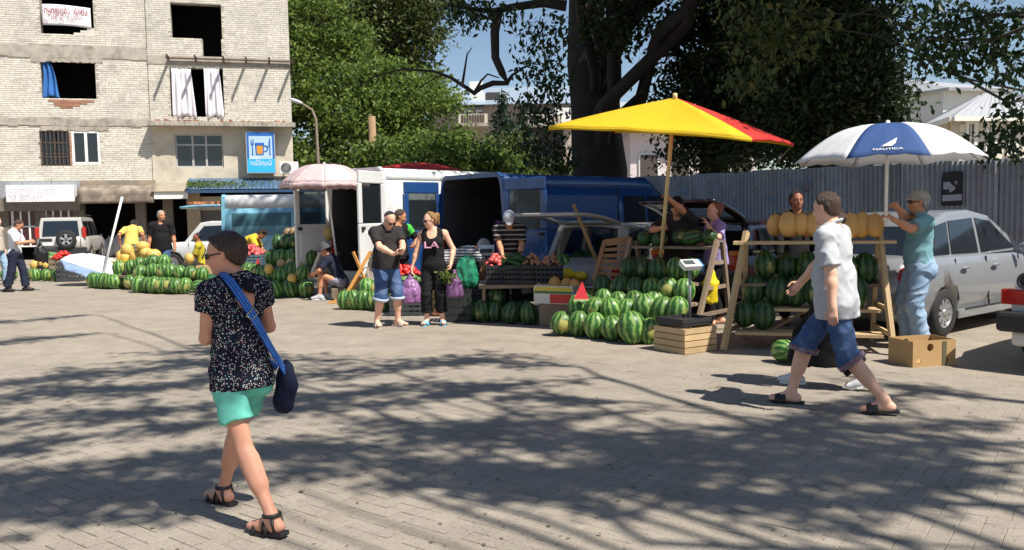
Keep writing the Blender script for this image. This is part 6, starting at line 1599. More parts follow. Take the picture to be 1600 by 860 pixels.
for p, q in (((-.76, .62), (-.76, 1.12)), ((.70, .62), (.70, 1.12)), ((-.76, .62), (.70, .62))): mb.bar((p[0], -2.355, p[1]), (q[0], -2.355, q[1]), .02, .015, up=(0, 1, 0))
mb.build('tailgate_gap', BLK, sv)
for sx in (-1, 1):
    for y in (-1.45, 1.3): wheel(sv, sx * .84, y, .38, .24, 5)
    MB().box((sx * .83, -2.25, 1.28), (.15, .16, .42)).build('tail_light', TAIL, sv, bevel=.02)
    a = MB().box((sx * .68, -2.44, .60), (.2, .05, .1)).build('bumper_light', TAIL, sv); MB().box((sx * .8, -2.44, .60), (.1, .052, .1)).build('bumper_indicator', AMBER, a)
    MB().bar((sx * .7, -1.9, 1.96), (sx * .7, .3, 1.96), .05).build('roof_rail', BLK, sv)
MB().box((0, -2.4, .56), (1.86, .14, .26)).build('bumper', BLK, sv, bevel=.03)
MB().box((-.52, -2.37, .84), (.5, .03, .12)).build('number_plate', WHT, sv); MB().box((-.52, -2.365, 1.0), (.42, .02, .1)).build('tailgate_badge_plate', BLK, sv)
t = MB(); t.lathe([(.22, 0), (.33, 0), (.375, .06), (.38, .12), (.375, .17), (.33, .2), (.22, .2)], 32, (.22, -2.36, 1.0), axis=(0, -1, 0), caps=False); o = t.build('spare_wheel', TYRE, sv); m = MB(); c = Vector((.22, -2.54, 1.0))
for i in range(5): a = 2 * PI * i / 5 + .3; d_ = Vector((math.cos(a), 0, math.sin(a))); m.bar(c, c + d_ * .22, .09, .04, up=(0, 1, 0))
m.lathe([(.2, 0), (.235, .01), (.235, -.03)], 28, c, axis=(0, -1, 0), caps=False); m.lathe([(.06, .03), (0, .03)], 14, c, axis=(0, -1, 0)); m.build('rim', RIMM, o); MB().lathe([(.22, .02), (0, .02)], 20, (.22, -2.36, 1.0), axis=(0, -1, 0)).build('hub_plate', BLK, o)
place(sv, Vector((at(97, 410, 33.0).x, 33.0, 0)), None, -18, -2.35)
# ------------------------------------------------------------------ fruit
def melon_mat(name, dark, mid, light, n=11, yellow=False):
    m, nt, b = _base(name); N = nt.nodes.new; L = nt.links.new
    tc = N('ShaderNodeTexCoord'); oi = N('ShaderNodeObjectInfo'); sp = N('ShaderNodeSeparateXYZ'); L(tc.outputs['Object'], sp.inputs[0])
    at_ = N('ShaderNodeMath'); at_.operation = 'ARCTAN2'; L(sp.outputs[1], at_.inputs[0]); L(sp.outputs[0], at_.inputs[1])
    ns = N('ShaderNodeTexNoise'); ns.inputs['Scale'].default_value = 14; ns.inputs['Detail'].default_value = 5; ns.noise_dimensions = '4D'; L(tc.outputs['Object'], ns.inputs['Vector']); L(oi.outputs['Random'], ns.inputs['W'])
    ml = N('ShaderNodeMath'); ml.operation = 'MULTIPLY_ADD'; ml.inputs[1].default_value = n; L(at_.outputs[0], ml.inputs[0])
    n2 = N('ShaderNodeMath'); n2.operation = 'MULTIPLY'; n2.inputs[1].default_value = 6.5; L(ns.outputs['Fac'], n2.inputs[0]); L(n2.outputs[0], ml.inputs[2])
    si = N('ShaderNodeMath'); si.operation = 'SINE'; L(ml.outputs[0], si.inputs[0])
    n3 = N('ShaderNodeTexNoise'); n3.inputs['Scale'].default_value = 34; L(tc.outputs['Object'], n3.inputs['Vector'])
    ad = N('ShaderNodeMath'); ad.operation = 'MULTIPLY_ADD'; ad.inputs[1].default_value = 1.9; L(n3.outputs['Fac'], ad.inputs[0]); L(si.outputs[0], ad.inputs[2])
    cr = N('ShaderNodeValToRGB'); e = cr.color_ramp.elements; e[0].position = .30; e[0].color = (*dark, 1); e[1].position = .82; e[1].color = (*light, 1); q = e.new(.56); q.color = (*mid, 1)
    mr = N('ShaderNodeMapRange'); mr.inputs[1].default_value = -.7; mr.inputs[2].default_value = 2.4; L(ad.outputs[0], mr.inputs[0]); L(mr.outputs[0], cr.inputs[0])
    hs = N('ShaderNodeHueSaturation'); r2 = N('ShaderNodeMapRange'); r2.inputs[3].default_value = .72; r2.inputs[4].default_value = 1.28; L(oi.outputs['Random'], r2.inputs[0]); L(r2.outputs[0], hs.inputs['Value']); L(cr.outputs[0], hs.inputs['Color'])
    sx = N('ShaderNodeMath'); sx.operation = 'MULTIPLY_ADD'; sx.inputs[1].default_value = .05; L(ns.outputs['Fac'], sx.inputs[0]); L(sp.outputs[0], sx.inputs[2]); ms = N('ShaderNodeMapRange'); ms.inputs[1].default_value = .158; ms.inputs[2].default_value = .178; ms.inputs[4].default_value = .75; L(sx.outputs[0], ms.inputs[0]); my = N('ShaderNodeMix'); my.data_type = 'RGBA'; my.inputs[7].default_value = (.46, .40, .12, 1); L(ms.outputs[0], my.inputs[0]); L(hs.outputs[0], my.inputs[6]); L(my.outputs[2], b.inputs['Base Color']); b.inputs['Roughness'].default_value = .42; b.inputs['Specular IOR Level'].default_value = .4
    MATS[name] = m; return m
WM = melon_mat('watermelon', (.020, .078, .014), (.055, .150, .028), (.18, .29, .075), 10); WM2 = melon_mat('shaded_watermelon', (.009, .036, .009), (.022, .070, .016), (.06, .12, .035), 10)  # second, darker set of greens: shade put into the rind colour
def speck(name, c, c2): return mat(name, c, .5, var=.18, scale=9, dirt=c2, dscale=22, damt=.5, rand=.15, bump=.12, bscale=70)
YM = speck('yellow_melon', (.68, .43, .10), (.62, .46, .22)); CM = speck('cantaloupe', (.50, .36, .15), (.40, .30, .15)); OM = speck('orange_melon', (.58, .31, .08), (.50, .36, .17)); BM_ = speck('brown_melon', (.24, .16, .08), (.34, .24, .12))
STEM = mat('stem', (.10, .10, .03), .8)
def melon_mesh(a, b, m_, seed):
    mb = MB(); r_ = random.Random(seed); prof = []
    for i in range(15):
        t = PI * i / 14; prof.append((a * math.sin(t) * (1 + .02 * math.sin(3 * t + seed)), -b * math.cos(t)))
    prof[0] = (.0, -b * .985); prof[-1] = (0, b * .975); mb.lathe(prof, 22); mb.tube([(0, 0, b * .96), (.006, 0, b + .015), (.018, .004, b + .03)], [.006, .004, .003], 5)
    me = mb.mesh('melon'); me.materials.append(m_); return me
MEL = {'w': [melon_mesh(.148 + .006 * i, .172 + .012 * (i % 3), WM, i) for i in range(4)], 'd': [melon_mesh(.15, .178 + .01 * i, WM2, i + 4) for i in range(3)], 'y': [melon_mesh(.105 + .008 * i, .125, YM, i) for i in range(2)], 'c': [melon_mesh(.105, .115, CM, 3)], 'o': [melon_mesh(.105, .145, OM, 5)], 'b': [melon_mesh(.12, .13, BM_, 6)]}
NAME = {'w': 'watermelon', 'd': 'watermelon', 'y': 'yellow_melon', 'c': 'cantaloupe', 'o': 'orange_melon', 'b': 'brown_melon'}
def melon(kind, loc, label, group, s=1.0, tilt=.25, lying=False):
    me = rng.choice(MEL[kind]); sc = s * rng.uniform(.93, 1.07)
    o = new_obj(NAME[kind], me, None, None, loc, (PI / 2 + rng.uniform(-.3, .3) if lying else rng.uniform(-tilt, tilt), rng.uniform(-tilt, tilt), rng.uniform(0, 6.28)))
    o.scale = (sc, sc, sc); tag(o, label, 'melon' if kind not in 'wd' else 'watermelon', group); return o
ORD = ('leftmost', 'second', 'third', 'fourth', 'fifth', 'sixth', 'seventh', 'eighth', 'ninth')
def nth(label, i, n): return label if n < 2 else label + (', leftmost of its row' if i == 0 else ', rightmost of its row' if i == n - 1 else ', %s from the left' % ORD[i])
def row(kind, pts, d0, d1, label, group, s=1.0, lying=False, ground=False, tilt=.25, singles=None):
    """pts: pixel centres from left to right, depth running from d0 to d1"""
    n = len(pts); out = []; x0, x1 = pts[0][0], pts[-1][0]
    for i, (px, py) in enumerate(pts):
        t = (px - x0) / max(1e-6, x1 - x0) if n > 1 else 0; p = at(px + rng.uniform(-1.2, 1.2), py + rng.uniform(-1, 1), d0 + (d1 - d0) * t + rng.uniform(-.07, .07))
        if ground: p.z = (.15 if lying else .168) * s
        out.append(melon(kind, p, (singles or {}).get(i, nth(label, i, n)), group, s, tilt, lying))
    return out
PINE = mat('pine_wood', (.46, .32, .17), .75, var=.25, scale=4, bump=.2, bscale=30, rand=.15); OLDW = mat('old_wood', (.23, .17, .115), .85, var=.35, scale=5, bump=.35, bscale=26, rand=.2)
def shelf(root, a, b, depth, m_, th=.03, nplank=2, name='shelf_board', lift_=0.0):
    a, b = Vector(a), Vector(b); d_ = (b - a).normalized(); n = Vector((-d_.y, d_.x, 0)).normalized()
    for i in range(nplank):
        o = n * (depth * ((i + .5) / nplank - .5)); MB().bar(a + o, b + o, depth / nplank - .02, th).build(name, m_, root)
# --- main stall
G1 = 'watermelons of the main stall'
rk = thing('melon_rack', 'weathered wooden step rack stacked with watermelons beside the scale', 'rack')
def ends(pts, d0, d1, drop, ext=.14):
    a, b = at(*pts[0], d0), at(*pts[-1], d1); d_ = (b - a).normalized(); a = a - d_ * ext; b = b + d_ * ext; a.z -= drop; b.z -= drop; z = (a.z + b.z) / 2; a.z = b.z = z; return a, b
r0 = [(879, 511), (906, 510), (931.5, 513), (959, 517), (990, 519), (1018, 521)]
for i, (px, py) in enumerate(((879, 527), (906, 528), (931.5, 532), (959, 536), (990, 540), (1018, 540))):
    p = gnd(px, py) + Vector((0, .14, 0)); p.z = .172 * (1, .98, 1.02, 1, 1.18, .9)[i]; melon('w', p, 'largest light striped watermelon at the front of the main pile' if i == 4 else nth('light striped watermelon in the front row of the main pile', i, 6), G1, (1, 1, 1.03, 1, 1.17, .9)[i], .2)
r1 = [(904, 480), (931, 483), (955, 485), (980, 487), (1008, 484), (1036, 486), (1059, 484)]; row('w', r1, 11.2, 10.45, 'light striped watermelon in the second row of the main pile', G1, 1.0)
row('w', [(921, 470), (944, 470), (967, 472), (994, 474), (1022, 474)], 11.5, 10.9, 'watermelon peeping behind the second row of the main pile', G1, .95)
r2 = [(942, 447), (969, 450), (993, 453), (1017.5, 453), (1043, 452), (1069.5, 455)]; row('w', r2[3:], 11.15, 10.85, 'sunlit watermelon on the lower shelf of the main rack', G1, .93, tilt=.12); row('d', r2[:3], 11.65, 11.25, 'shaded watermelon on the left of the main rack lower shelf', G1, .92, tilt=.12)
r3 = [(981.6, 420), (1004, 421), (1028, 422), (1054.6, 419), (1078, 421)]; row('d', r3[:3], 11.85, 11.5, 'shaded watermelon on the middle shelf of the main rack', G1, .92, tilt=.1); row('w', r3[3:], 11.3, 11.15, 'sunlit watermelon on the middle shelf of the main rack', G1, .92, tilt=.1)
r4 = [(1008, 372), (1030, 373.4), (1062.6, 371), (1083, 372), (1108, 371)]; row('d', r4, 12.0, 11.35, 'watermelon lying on the top board of the main rack', G1, .76, lying=True)
for pts, d0, d1, dr in ((r2, 11.65, 10.85, .185), (r3, 11.85, 11.15, .185), (r4, 12.0, 11.35, .135)):
    a, b = ends(pts, d0, d1, dr); shelf(rk, a, b, .34, OLDW, .035, 2)
a1, b1 = ends(r4, 12.0, 11.35, .15); lo = ends(r1, 11.2, 10.45, .19)
shelf(rk, *lo, .5, OLDW, .04, 3)
for e, off in ((a1, -1), (b1, 1)):
    d_ = (b1 - a1).normalized(); nrm = Vector((-d_.y, d_.x, 0)); nrm = nrm if nrm.y > 0 else -nrm; p = e + d_ * off * .03
    foot = Vector((p.x, p.y, 0)); MB().bar(foot - nrm * .75, p - nrm * .1 + Vector((0, 0, .12)), .05, .07).build('leg', OLDW, rk); MB().bar(foot + nrm * .3, p + nrm * .05 + Vector((0, 0, .1)), .05, .07).build('leg', OLDW, rk)
    for z in (.28, .62, .95): MB().bar(Vector((p.x, p.y, z)) - nrm * (.75 - .55 * z), Vector((p.x, p.y, z)) + nrm * (.3 - .18 * z), .03, .05).build('cross_bar', OLDW, rk)
# leaning pallet of brown slats
pl = thing('slatted_panel', 'brown slatted wooden panel leaning left of the main rack', 'panel', at(935, 455, 12.2)); B = Vector(pl.location); pw = mat('brown_wood', (.30, .16, .075), .8, var=.3, scale=4)
c = [at(928, 440, 12.1) - B, at(945, 377, 12.4) - B, at(985, 372, 12.3) - B, at(972, 445, 12.0) - B]
MB().bar(c[0], c[1], .06, .04).build('stile', pw, pl); MB().bar(c[3], c[2], .06, .04).build('stile', pw, pl); MB().bar(c[1], c[2], .06, .05).build('top_rail', pw, pl)
for i in range(7): t = (i + .4) / 7; MB().bar(c[0].lerp(c[1], t), c[3].lerp(c[2], t), .02, .05).build('slat', pw, pl)
# watermelon slices shown as samples
def slice_(px, py, d, s, lab):
    mb = MB(); mb.add([(-.1 * s, 0, 0), (.1 * s, -.02, 0), (.06 * s, .12 * s, 0), (.02 * s, .02, .24 * s)], [(0, 1, 3), (1, 2, 3), (2, 0, 3), (0, 2, 1)]); p = at(px, py, d); t = thing('watermelon_slice', lab, 'fruit slice', p); mb.build('red_flesh', mat('melon_flesh', (.62, .035, .045), .35, var=.2, scale=20), t)
    MB().add([(-.105 * s, -.004, -.02), (.105 * s, -.026, -.02), (.064 * s, .13 * s, -.02), (-.105 * s, -.004, .004), (.105 * s, -.026, .004), (.064 * s, .13 * s, .004)], [(0, 1, 4, 3), (1, 2, 5, 4), (2, 0, 3, 5), (0, 2, 1), (3, 4, 5)]).build('rind', mat('rind', (.45, .50, .22), .4), t)
slice_(908, 468, 11.0, 1.0, 'pointed red watermelon slice standing on the main pile'); slice_(402, 425, 17.9, 1.25, 'pointed red watermelon slice on the pink umbrella stall')
# --- slatted crate with scale
def crate(name, label, p, rz, L, W, H, n, m_, group=None, open_top=True, gap=.35):
    t = thing(name, label, 'crate', p, rz, group); sh = H / n
    for i in range(n):
        z = sh * (i + .5)
        for sy in (-1, 1): MB().box((0, sy * W / 2, z), (L, .014, sh * (1 - gap * .4))).build('slat', m_, t)
        for sx in (-1, 1): MB().box((sx * L / 2, 0, z), (.014, W - .02, sh * (1 - gap * .4))).build('slat', m_, t)
    for sx in (-1, 1):
        for sy in (-1, 1): MB().box((sx * (L / 2 - .025), sy * (W / 2 - .025), H / 2), (.035, .035, H - .01)).build('corner_post', m_, t)
    MB().box((0, 0, .012), (L - .03, W - .03, .015)).build('bottom', m_, t); return t
p = gnd(1071, 556); cr_rz = R(33)
ck = crate('wooden_crate', 'slatted wooden crate carrying the scale next to the main pile', (p.x + .08, p.y + .40, 0), cr_rz, .52, .5, .3, 4, PINE)
sc = thing('market_scale', 'black platform scale with white display on a post on the wooden crate', 'scale', (p.x + .08, p.y + .40, .302), cr_rz)
MB().box((0, 0, .03), (.5, .42, .05)).build('platform', BLK, sc, bevel=.01)
for q, s_ in (((0, .21, .07), (.5, .015, .05)), ((0, -.21, .07), (.5, .015, .05)), ((.25, 0, .07), (.015, .42, .05)), ((-.25, 0, .07), (.015, .42, .05))): MB().box(q, s_).build('tray_rim', BLK, sc)
MB().tube([(.2, .12, .05), (.2, .12, .66)], .018, 10).build('post', mat('grey_post', (.35, .36, .37), .4, metal=.5), sc); hd = Matrix.Rotation(R(-28), 3, 'X')
h_ = MB().box((.15, .06, .70), (.24, .15, .07), Matrix.Rotation(R(-15), 3, 'Z') @ Matrix.Rotation(R(30), 3, 'X')).build('display_head', WHT, sc, bevel=.01); M_ = Matrix.Translation((.15, .06, .70)) @ Matrix.Rotation(R(-15), 4, 'Z') @ Matrix.Rotation(R(30), 4, 'X'); q = MB(); q.box(Vector((-.03, .0, .037)), (.14, .09, .006)); q.v = [tuple(M_ @ Vector(v)) for v in q.v]; q.build('screen', mat('scale_screen', (.06, .09, .09), .3), h_); q = MB(); q.box(Vector((.08, .0, .037)), (.05, .09, .006)); q.v = [tuple(M_ @ Vector(v)) for v in q.v]; q.build('keypad', mat('scale_keys', (.6, .45, .42), .5), h_)
q = MB(); q.box(Vector((.13, 0, -.01)), (.025, .15, .08)); q.v = [tuple(M_ @ Vector(v)) for v in q.v]; q.build('blue_edge', mat('scale_blue', (.06, .25, .5), .4), h_)
# yellow bag hung on the frame behind the scale
f = Field((-.2, -.12, -.45), (.2, .12, .1), .02); f.cone((0, 0, .05), (0, 0, -.1), .05, .1, k=.03, flat=(0, 1, 0), fs=.5); f.cone((0, 0, -.1), (.01, 0, -.38), .11, .085, k=.05, flat=(0, 1, 0), fs=.5, cap=True); f.ripple(.022, (44, 44, 9)); f.ripple(.01, (70, 70, 50)); V, Q = f.mesh(); pb = at(1110, 430, 11.1)
o = new_obj('yellow_bag', np_mesh('yellow_bag', V, Q), mat('yellow_plastic', (.80, .60, .02), .4, var=.12), None, pb); tag(o, 'bright yellow plastic bag hanging on the rack behind the scale', 'bag')
# --- right rack
G2 = 'melons of the right rack'
r2k = thing('melon_rack', 'pale wooden rack with orange melons on top beside the white umbrella', 'rack')
fl, fr_ = gnd(1130, 548), gnd(1397, 556); along = (fr_ - fl).normalized(); nb = Vector((-along.y, along.x, 0)); nb = nb if nb.y > 0 else -nb
LT = (fr_ - fl).length; T0 = .25; HT = 1.28
def rp_(u, b_, z): return fl + along * u + nb * b_ + Vector((0, 0, z))
for u, uf in ((T0, 0.0), (LT - .12, LT)):
    MB().bar(rp_(uf, 0, 0), rp_(u, .42, HT + .1), .05, .075).build('leg', PINE, r2k); MB().bar(rp_(u + (-.05 if u < 1 else .0), 1.0, 0), rp_(u, .46, HT + .1), .05, .075).build('leg', PINE, r2k)
    for z in (.22, .5, .78, 1.02): MB().bar(rp_(u + (uf - u) * (1 - z / HT), .42 * z / HT + .02, z), rp_(u, 1.0 - .54 * z / HT, z), .03, .055).build('cross_bar', PINE, r2k)
shelf(r2k, rp_(T0 - .15, .45, HT - .03), rp_(LT + .05, .45, HT - .03), .34, PINE, .035, 2)
for z, b_ in ((.2, .2), (.46, .42), (.74, .6)):
    shelf(r2k, rp_(T0 * (1 - z / 1.3) - .1 + z * .1, b_, z), rp_(LT - .1, b_, z), .32, PINE if z < .6 else OLDW, .035, 2)
MB().bar(rp_(.4, .9, .05), rp_(LT - .4, .7, .7), .05, .03).build('brace', PINE, r2k)
row('o', [(1210, 353), (1232, 352), (1252, 352), (1271, 352), (1291, 352), (1311, 352), (1330, 353), (1347, 353), (1366, 353)], 10.05, 9.55, 'tall orange melon on the top board of the right rack', G2, 1.0, tilt=.1, singles={0: 'pale yellow melon at the left end of the right rack top board'})
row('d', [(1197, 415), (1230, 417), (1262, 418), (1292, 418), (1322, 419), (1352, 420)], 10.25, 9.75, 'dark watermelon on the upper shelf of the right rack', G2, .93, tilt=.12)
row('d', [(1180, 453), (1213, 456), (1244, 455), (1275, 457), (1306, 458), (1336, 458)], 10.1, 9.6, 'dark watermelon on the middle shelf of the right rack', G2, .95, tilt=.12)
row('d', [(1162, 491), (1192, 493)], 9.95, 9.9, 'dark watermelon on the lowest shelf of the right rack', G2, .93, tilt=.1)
for px, py, lab, ly in ((1230, 570, 'light striped watermelon lying on the ground below the right rack', True), (1252, 574, 'smaller watermelon on the ground touching the lying one below the right rack', True)):
    p = gnd(px, py) + Vector((0, .12, 0)); p.z = .13; melon('w', p, lab, None, .84, lying=True)
# cardboard box
def carton(name, label, p, rz, L, W, H, m_, holes=True):
    t = thing(name, label, 'box', p, rz)
    for i, (c, s_) in enumerate((((0, -W / 2, H / 2), (L, .008, H)), ((0, W / 2, H / 2), (L, .008, H)), ((-L / 2, 0, H / 2), (.008, W - .012, H)), ((L / 2, 0, H / 2), (.008, W - .012, H)))):
        o = MB().box(c, s_).build('side_panel', m_, t)
        if holes and i in (0, 1):
            cut = [MB().lathe([(.028, -.05), (.028, .05)], 14, (q * L, c[1], .06), axis=(0, 1, 0)).build('cut', None, t) for q in (-.36, .3)]; cut.append(MB().lathe([(.04, -.05), (.04, .05)], 16, (-.05, c[1], H * .74), axis=(0, 1, 0)).build('cut', None, t)); boolean_cut(o, cut)
    MB().box((0, 0, .006), (L - .014, W - .014, .008)).build('bottom', m_, t); return t
CARD = mat('cardboard', (.40, .25, .11), .85, var=.12, scale=3)
p = gnd(1453, 574); cb = carton('cardboard_box', 'open brown cardboard fruit box on the ground beside the old man', (p.x + .02, p.y + .22, 0), R(14), .52, .36, .27, CARD)
MB().box((.12, -.186, .13), (.05, .006, .25)).build('dark_stripe', mat('box_stripe', (.10, .09, .05), .8), cb)
# --- pink umbrella stall
G3 = 'melons of the pink umbrella stall'; r3k = thing('melon_rack', 'step rack of melons with a pale slanting board under the pink umbrella', 'rack')
tA = [(450, 364), (459, 364), (468, 364), (477, 364), (486, 363), (494, 363)]; row('b', tA, 18.7, 18.3, 'brown melon on the top board under the pink umbrella', G3, 1.0); row('c', [(511, 365)], 18.2, 18.2, 'pale round cantaloupe at the right end of the pink umbrella stall top board', G3, 1.5); row('y', [(500, 368)], 18.15, 18.15, 'small yellow melon beside the pale cantaloupe on the top board', G3, .7)
tB = [(435, 379), (448, 379), (461, 380), (473, 379), (488, 379)]; row('d', tB[:3], 18.5, 18.3, 'shaded watermelon on the upper shelf under the pink umbrella', G3, .95); row('w', tB[3:], 18.2, 18.1, 'sunlit watermelon on the upper shelf under the pink umbrella', G3, .95)
tC = [(426, 403), (440, 402), (456, 401), (471, 402), (486, 404)]; row('w', tC, 18.2, 17.8, 'watermelon on the middle shelf under the pink umbrella', G3, 1.05)
row('c', [(440, 412), (455, 412), (469, 412)], 17.9, 17.75, 'pale cantaloupe before the middle shelf under the pink umbrella', G3, .95)
row('w', [(388, 425), (399, 428), (410, 430), (421, 433), (440, 431), (456, 424), (473, 429)], 18.0, 17.55, 'watermelon in the upper row of the pink umbrella heap', G3, 1.08)
row('y', [(420, 421), (456, 437)], 17.6, 17.4, 'yellow melon tucked into the heap under the pink umbrella', G3, .95)
row('w', [(412, 452), (431, 455), (454, 455), (478, 453)], 17.5, 17.3, 'watermelon on the ground before the pink umbrella rack', G3, 1.12, ground=True); row('w', [(468, 448)], 17.65, 17.65, 'watermelon half hidden behind the ground row of the pink umbrella stall', G3, 1.0)
for pts, d0, d1, dr in ((tA, 18.7, 18.2, .14), (tB, 18.5, 18.1, .18), (tC, 18.2, 17.8, .2)):
    a, b = ends(pts, d0, d1, dr, .22); shelf(r3k, a, b, .36, OLDW, .04, 2)
a, b = ends([(388, 428), (474, 430)], 18.0, 17.55, .2, .1); shelf(r3k, a, b, .5, OLDW, .04, 3)
PALEW = mat('pale_board', (.66, .60, .48), .7, var=.1); MB().bar(at(507, 378, 17.7), at(482, 442, 17.4), .09, .04).build('slanting_board', PALEW, r3k); MB().bar(at(507, 378, 17.75), at(516, 392, 18.6), .08, .03).build('slanting_board', PALEW, r3k)
for px, d in ((444, 18.9), (520, 18.4)): q = at(px, 366, d); MB().bar((q.x, d, 0), (q.x, d, q.z), .07).build('leg', OLDW, r3k)
for y in (400, 425): MB().bar(at(505, y, 18.6), at(530, y - 4, 18.2), .03, .06).build('cross_bar', OLDW, r3k)
# --- big ground pile at the left
G4 = 'watermelons of the long ground pile'
row('w', [(217, 443), (229, 443), (242, 444), (254, 446), (265, 447), (277, 448), (289, 450)], 19.2, 18.6, 'watermelon in the tight front row of the long ground pile', G4, 1.12, ground=True, lying=False); row('w', [(313, 449), (329, 443)], 18.5, 18.9, 'watermelon lying at the right end of the long ground pile', G4, 1.1, lying=True, ground=True)
row('w', [(147, 437), (154, 437), (162, 438), (170, 439), (178, 439)], 20.9, 20.4, 'watermelon in the left front group of the long ground pile', G4, 1.1, ground=True); row('w', [(190, 434), (204, 438)], 20.6, 20.2, 'watermelon between the front groups of the long ground pile', G4, 1.1, ground=True)
row('w', [(220, 427), (238, 424), (248, 425), (257, 425), (267, 425), (281, 427), (299, 428), (315, 430)], 19.6, 18.9, 'watermelon in the second row of the long ground pile', G4, 1.1)
row('w', [(187, 418), (206, 419), (220, 413), (232, 413), (240, 411), (255, 412)], 20.6, 19.8, 'watermelon on top of the long ground pile', G4, 1.1, singles={})
bd = thing('pile_board', 'low boards hidden under the raised rows of the long pile', 'board'); a, b = at(216, 427, 19.7), at(318, 430, 18.95); a.z = b.z = min(a.z, b.z) - .2; shelf(bd, a, b, .4, OLDW, .05, 2, 'plank'); a, b = at(183, 418, 20.7), at(258, 412, 19.85); a.z = b.z = min(a.z, b.z) - .21; shelf(bd, a, b, .5, OLDW, .05, 2, 'plank')
for px, d in ((225, 19.65), (305, 19.0), (195, 20.55), (250, 19.9)): q = at(px, 426, d); MB().bar((q.x, d, 0), (q.x, d, .3 if d < 19.7 else .45), .08).build('block', OLDW, bd)
for pts, d, lab in (([(199, 391), (189, 401), (198, 402), (210, 401)], 21.3, 'round yellow melon on the yellow tray'), ([(223, 386), (228, 396), (237, 397), (243, 398)], 21.2, 'long yellow melon right of the yellow tray'), ([(295, 405), (298, 413), (286, 413)], 20.2, 'yellow melon stacked before the seated man in yellow')): row('y', pts, d, d - .1, lab, 'yellow melons', 1.3 if d > 21 else 1.05, lying=(d == 21.2))
tr = thing('fruit_tray', 'yellow tray holding round yellow melons', 'tray', at(203, 408, 21.3)); mb = MB(); mb.box((0, 0, 0), (.75, .5, .03)); mb.build('base', mat('tray_yellow', (.62, .48, .03), .5), tr); q = tr.location.z
for sx in (-1, 1):
    for sy in (-1, 1): MB().bar((sx * .32, sy * .2, -q), (sx * .32, sy * .2, 0), .04).build('leg', RUST, tr)
# --- far left row with crates
G5 = 'watermelons of the far left row'
row('w', [(10, 429), (19, 428), (42, 428), (56, 427), (72, 426), (89, 425)], 24.2, 23.6, 'watermelon in the row behind the man in white shirt', G5, 1.05, ground=True); row('y', [(54, 415), (66, 412), (74, 414)], 24.3, 24.2, 'yellow melon on the far left watermelon row', 'yellow melons', 1.2); row('y', [(8, 413)], 24.4, 24.4, 'yellow melon near the left edge of the view', 'yellow melons', 1.2)
def plastic_crate(label, p, rz, L, W, H, m_, n=4, group='plastic crates'):
    t = thing('plastic_crate', label, 'crate', p, rz, group); mb = MB()
    for sy in (-1, 1):
        for i in range(n): mb.box((0, sy * W / 2, H * (i + .5) / n), (L, .012, H / n * .62))
        for j in range(7): mb.box((-L / 2 + L * j / 6, sy * W / 2, H / 2), (.018, .014, H))
    for sx in (-1, 1):
        for i in range(n): mb.box((sx * L / 2, 0, H * (i + .5) / n), (.012, W, H / n * .62))
        for j in range(5): mb.box((sx * L / 2, -W / 2 + W * j / 4, H / 2), (.014, .018, H))
    mb.build('lattice', m_, t); MB().box((0, 0, .01), (L, W, .015)).build('bottom', m_, t); return t
BC = mat('black_crate', (.018, .018, .02), .55); GCr = mat('grey_crate', (.05, .055, .06), .55)
def crate_at(label, px, py, d, z, L, W, H, m_, rz=0): q = at(px, py, d); return plastic_crate(label, (q.x, d, z), rz, L, W, H, m_)
def heap(name, label, cat, c, rx, ry, rz_, n, r, m_, seed, elong=1.0, group=None):
    """a heap of small produce: the pieces stay joined, too many and too small to pick apart"""
    t = MB(); r_ = random.Random(seed)
    for i in range(n):
        a = r_.random() * 6.28; q = math.sqrt(r_.random()); p = (rx * q * math.cos(a), ry * q * math.sin(a), rz_ * (1 - q * q) * r_.uniform(.55, 1)); s_ = r * r_.uniform(.8, 1.15)
        t.ell(p, (s_ * elong, s_, s_ * .92), 8, 6, Matrix.Rotation(r_.gauss(.5, .35) if elong > 1.5 else r_.random() * 6, 3, 'Z') @ Matrix.Rotation(r_.uniform(-.3, .3), 3, 'Y'))
    o = t.build(name, m_, None, c); tag(o, label, cat, group, 'stuff'); return o
TOM = mat('tomato', (.55, .02, .015), .25, var=.25, scale=8); TOMP = mat('pink_tomato', (.62, .10, .09), .25, var=.2, scale=8); CUC = mat('cucumber', (.025, .075, .015), .4, var=.35, scale=20); ONI = mat('onion', (.36, .17, .10), .4, var=.3, scale=12); CUCL = mat('light_cucumber', (.10, .20, .05), .4, var=.4, scale=20)
crate_at('black plastic crate at the foot of the leaning umbrella', 112, 430, 23.5, 0, .62, .45, .55, GCr); crate_at('black plastic crate with cucumbers at the far left', 80, 410, 24.3, .0, .5, .4, .62, BC); crate_at('brown crate with tomatoes at the far left', 96, 410, 24.0, .0, .5, .4, .62, OLDW)
p = at(81, 402, 24.3); heap('cucumbers', 'green cucumbers heaped in a crate at the far left', 'cucumbers', (p.x, 24.3, .62), .26, .2, .16, 40, .045, CUCL, 1, 3); p = at(98, 402, 24.0); heap('tomatoes', 'red tomatoes heaped in a crate behind the far left row', 'tomatoes', (p.x, 24.0, .62), .28, .2, .2, 60, .06, TOM, 2)
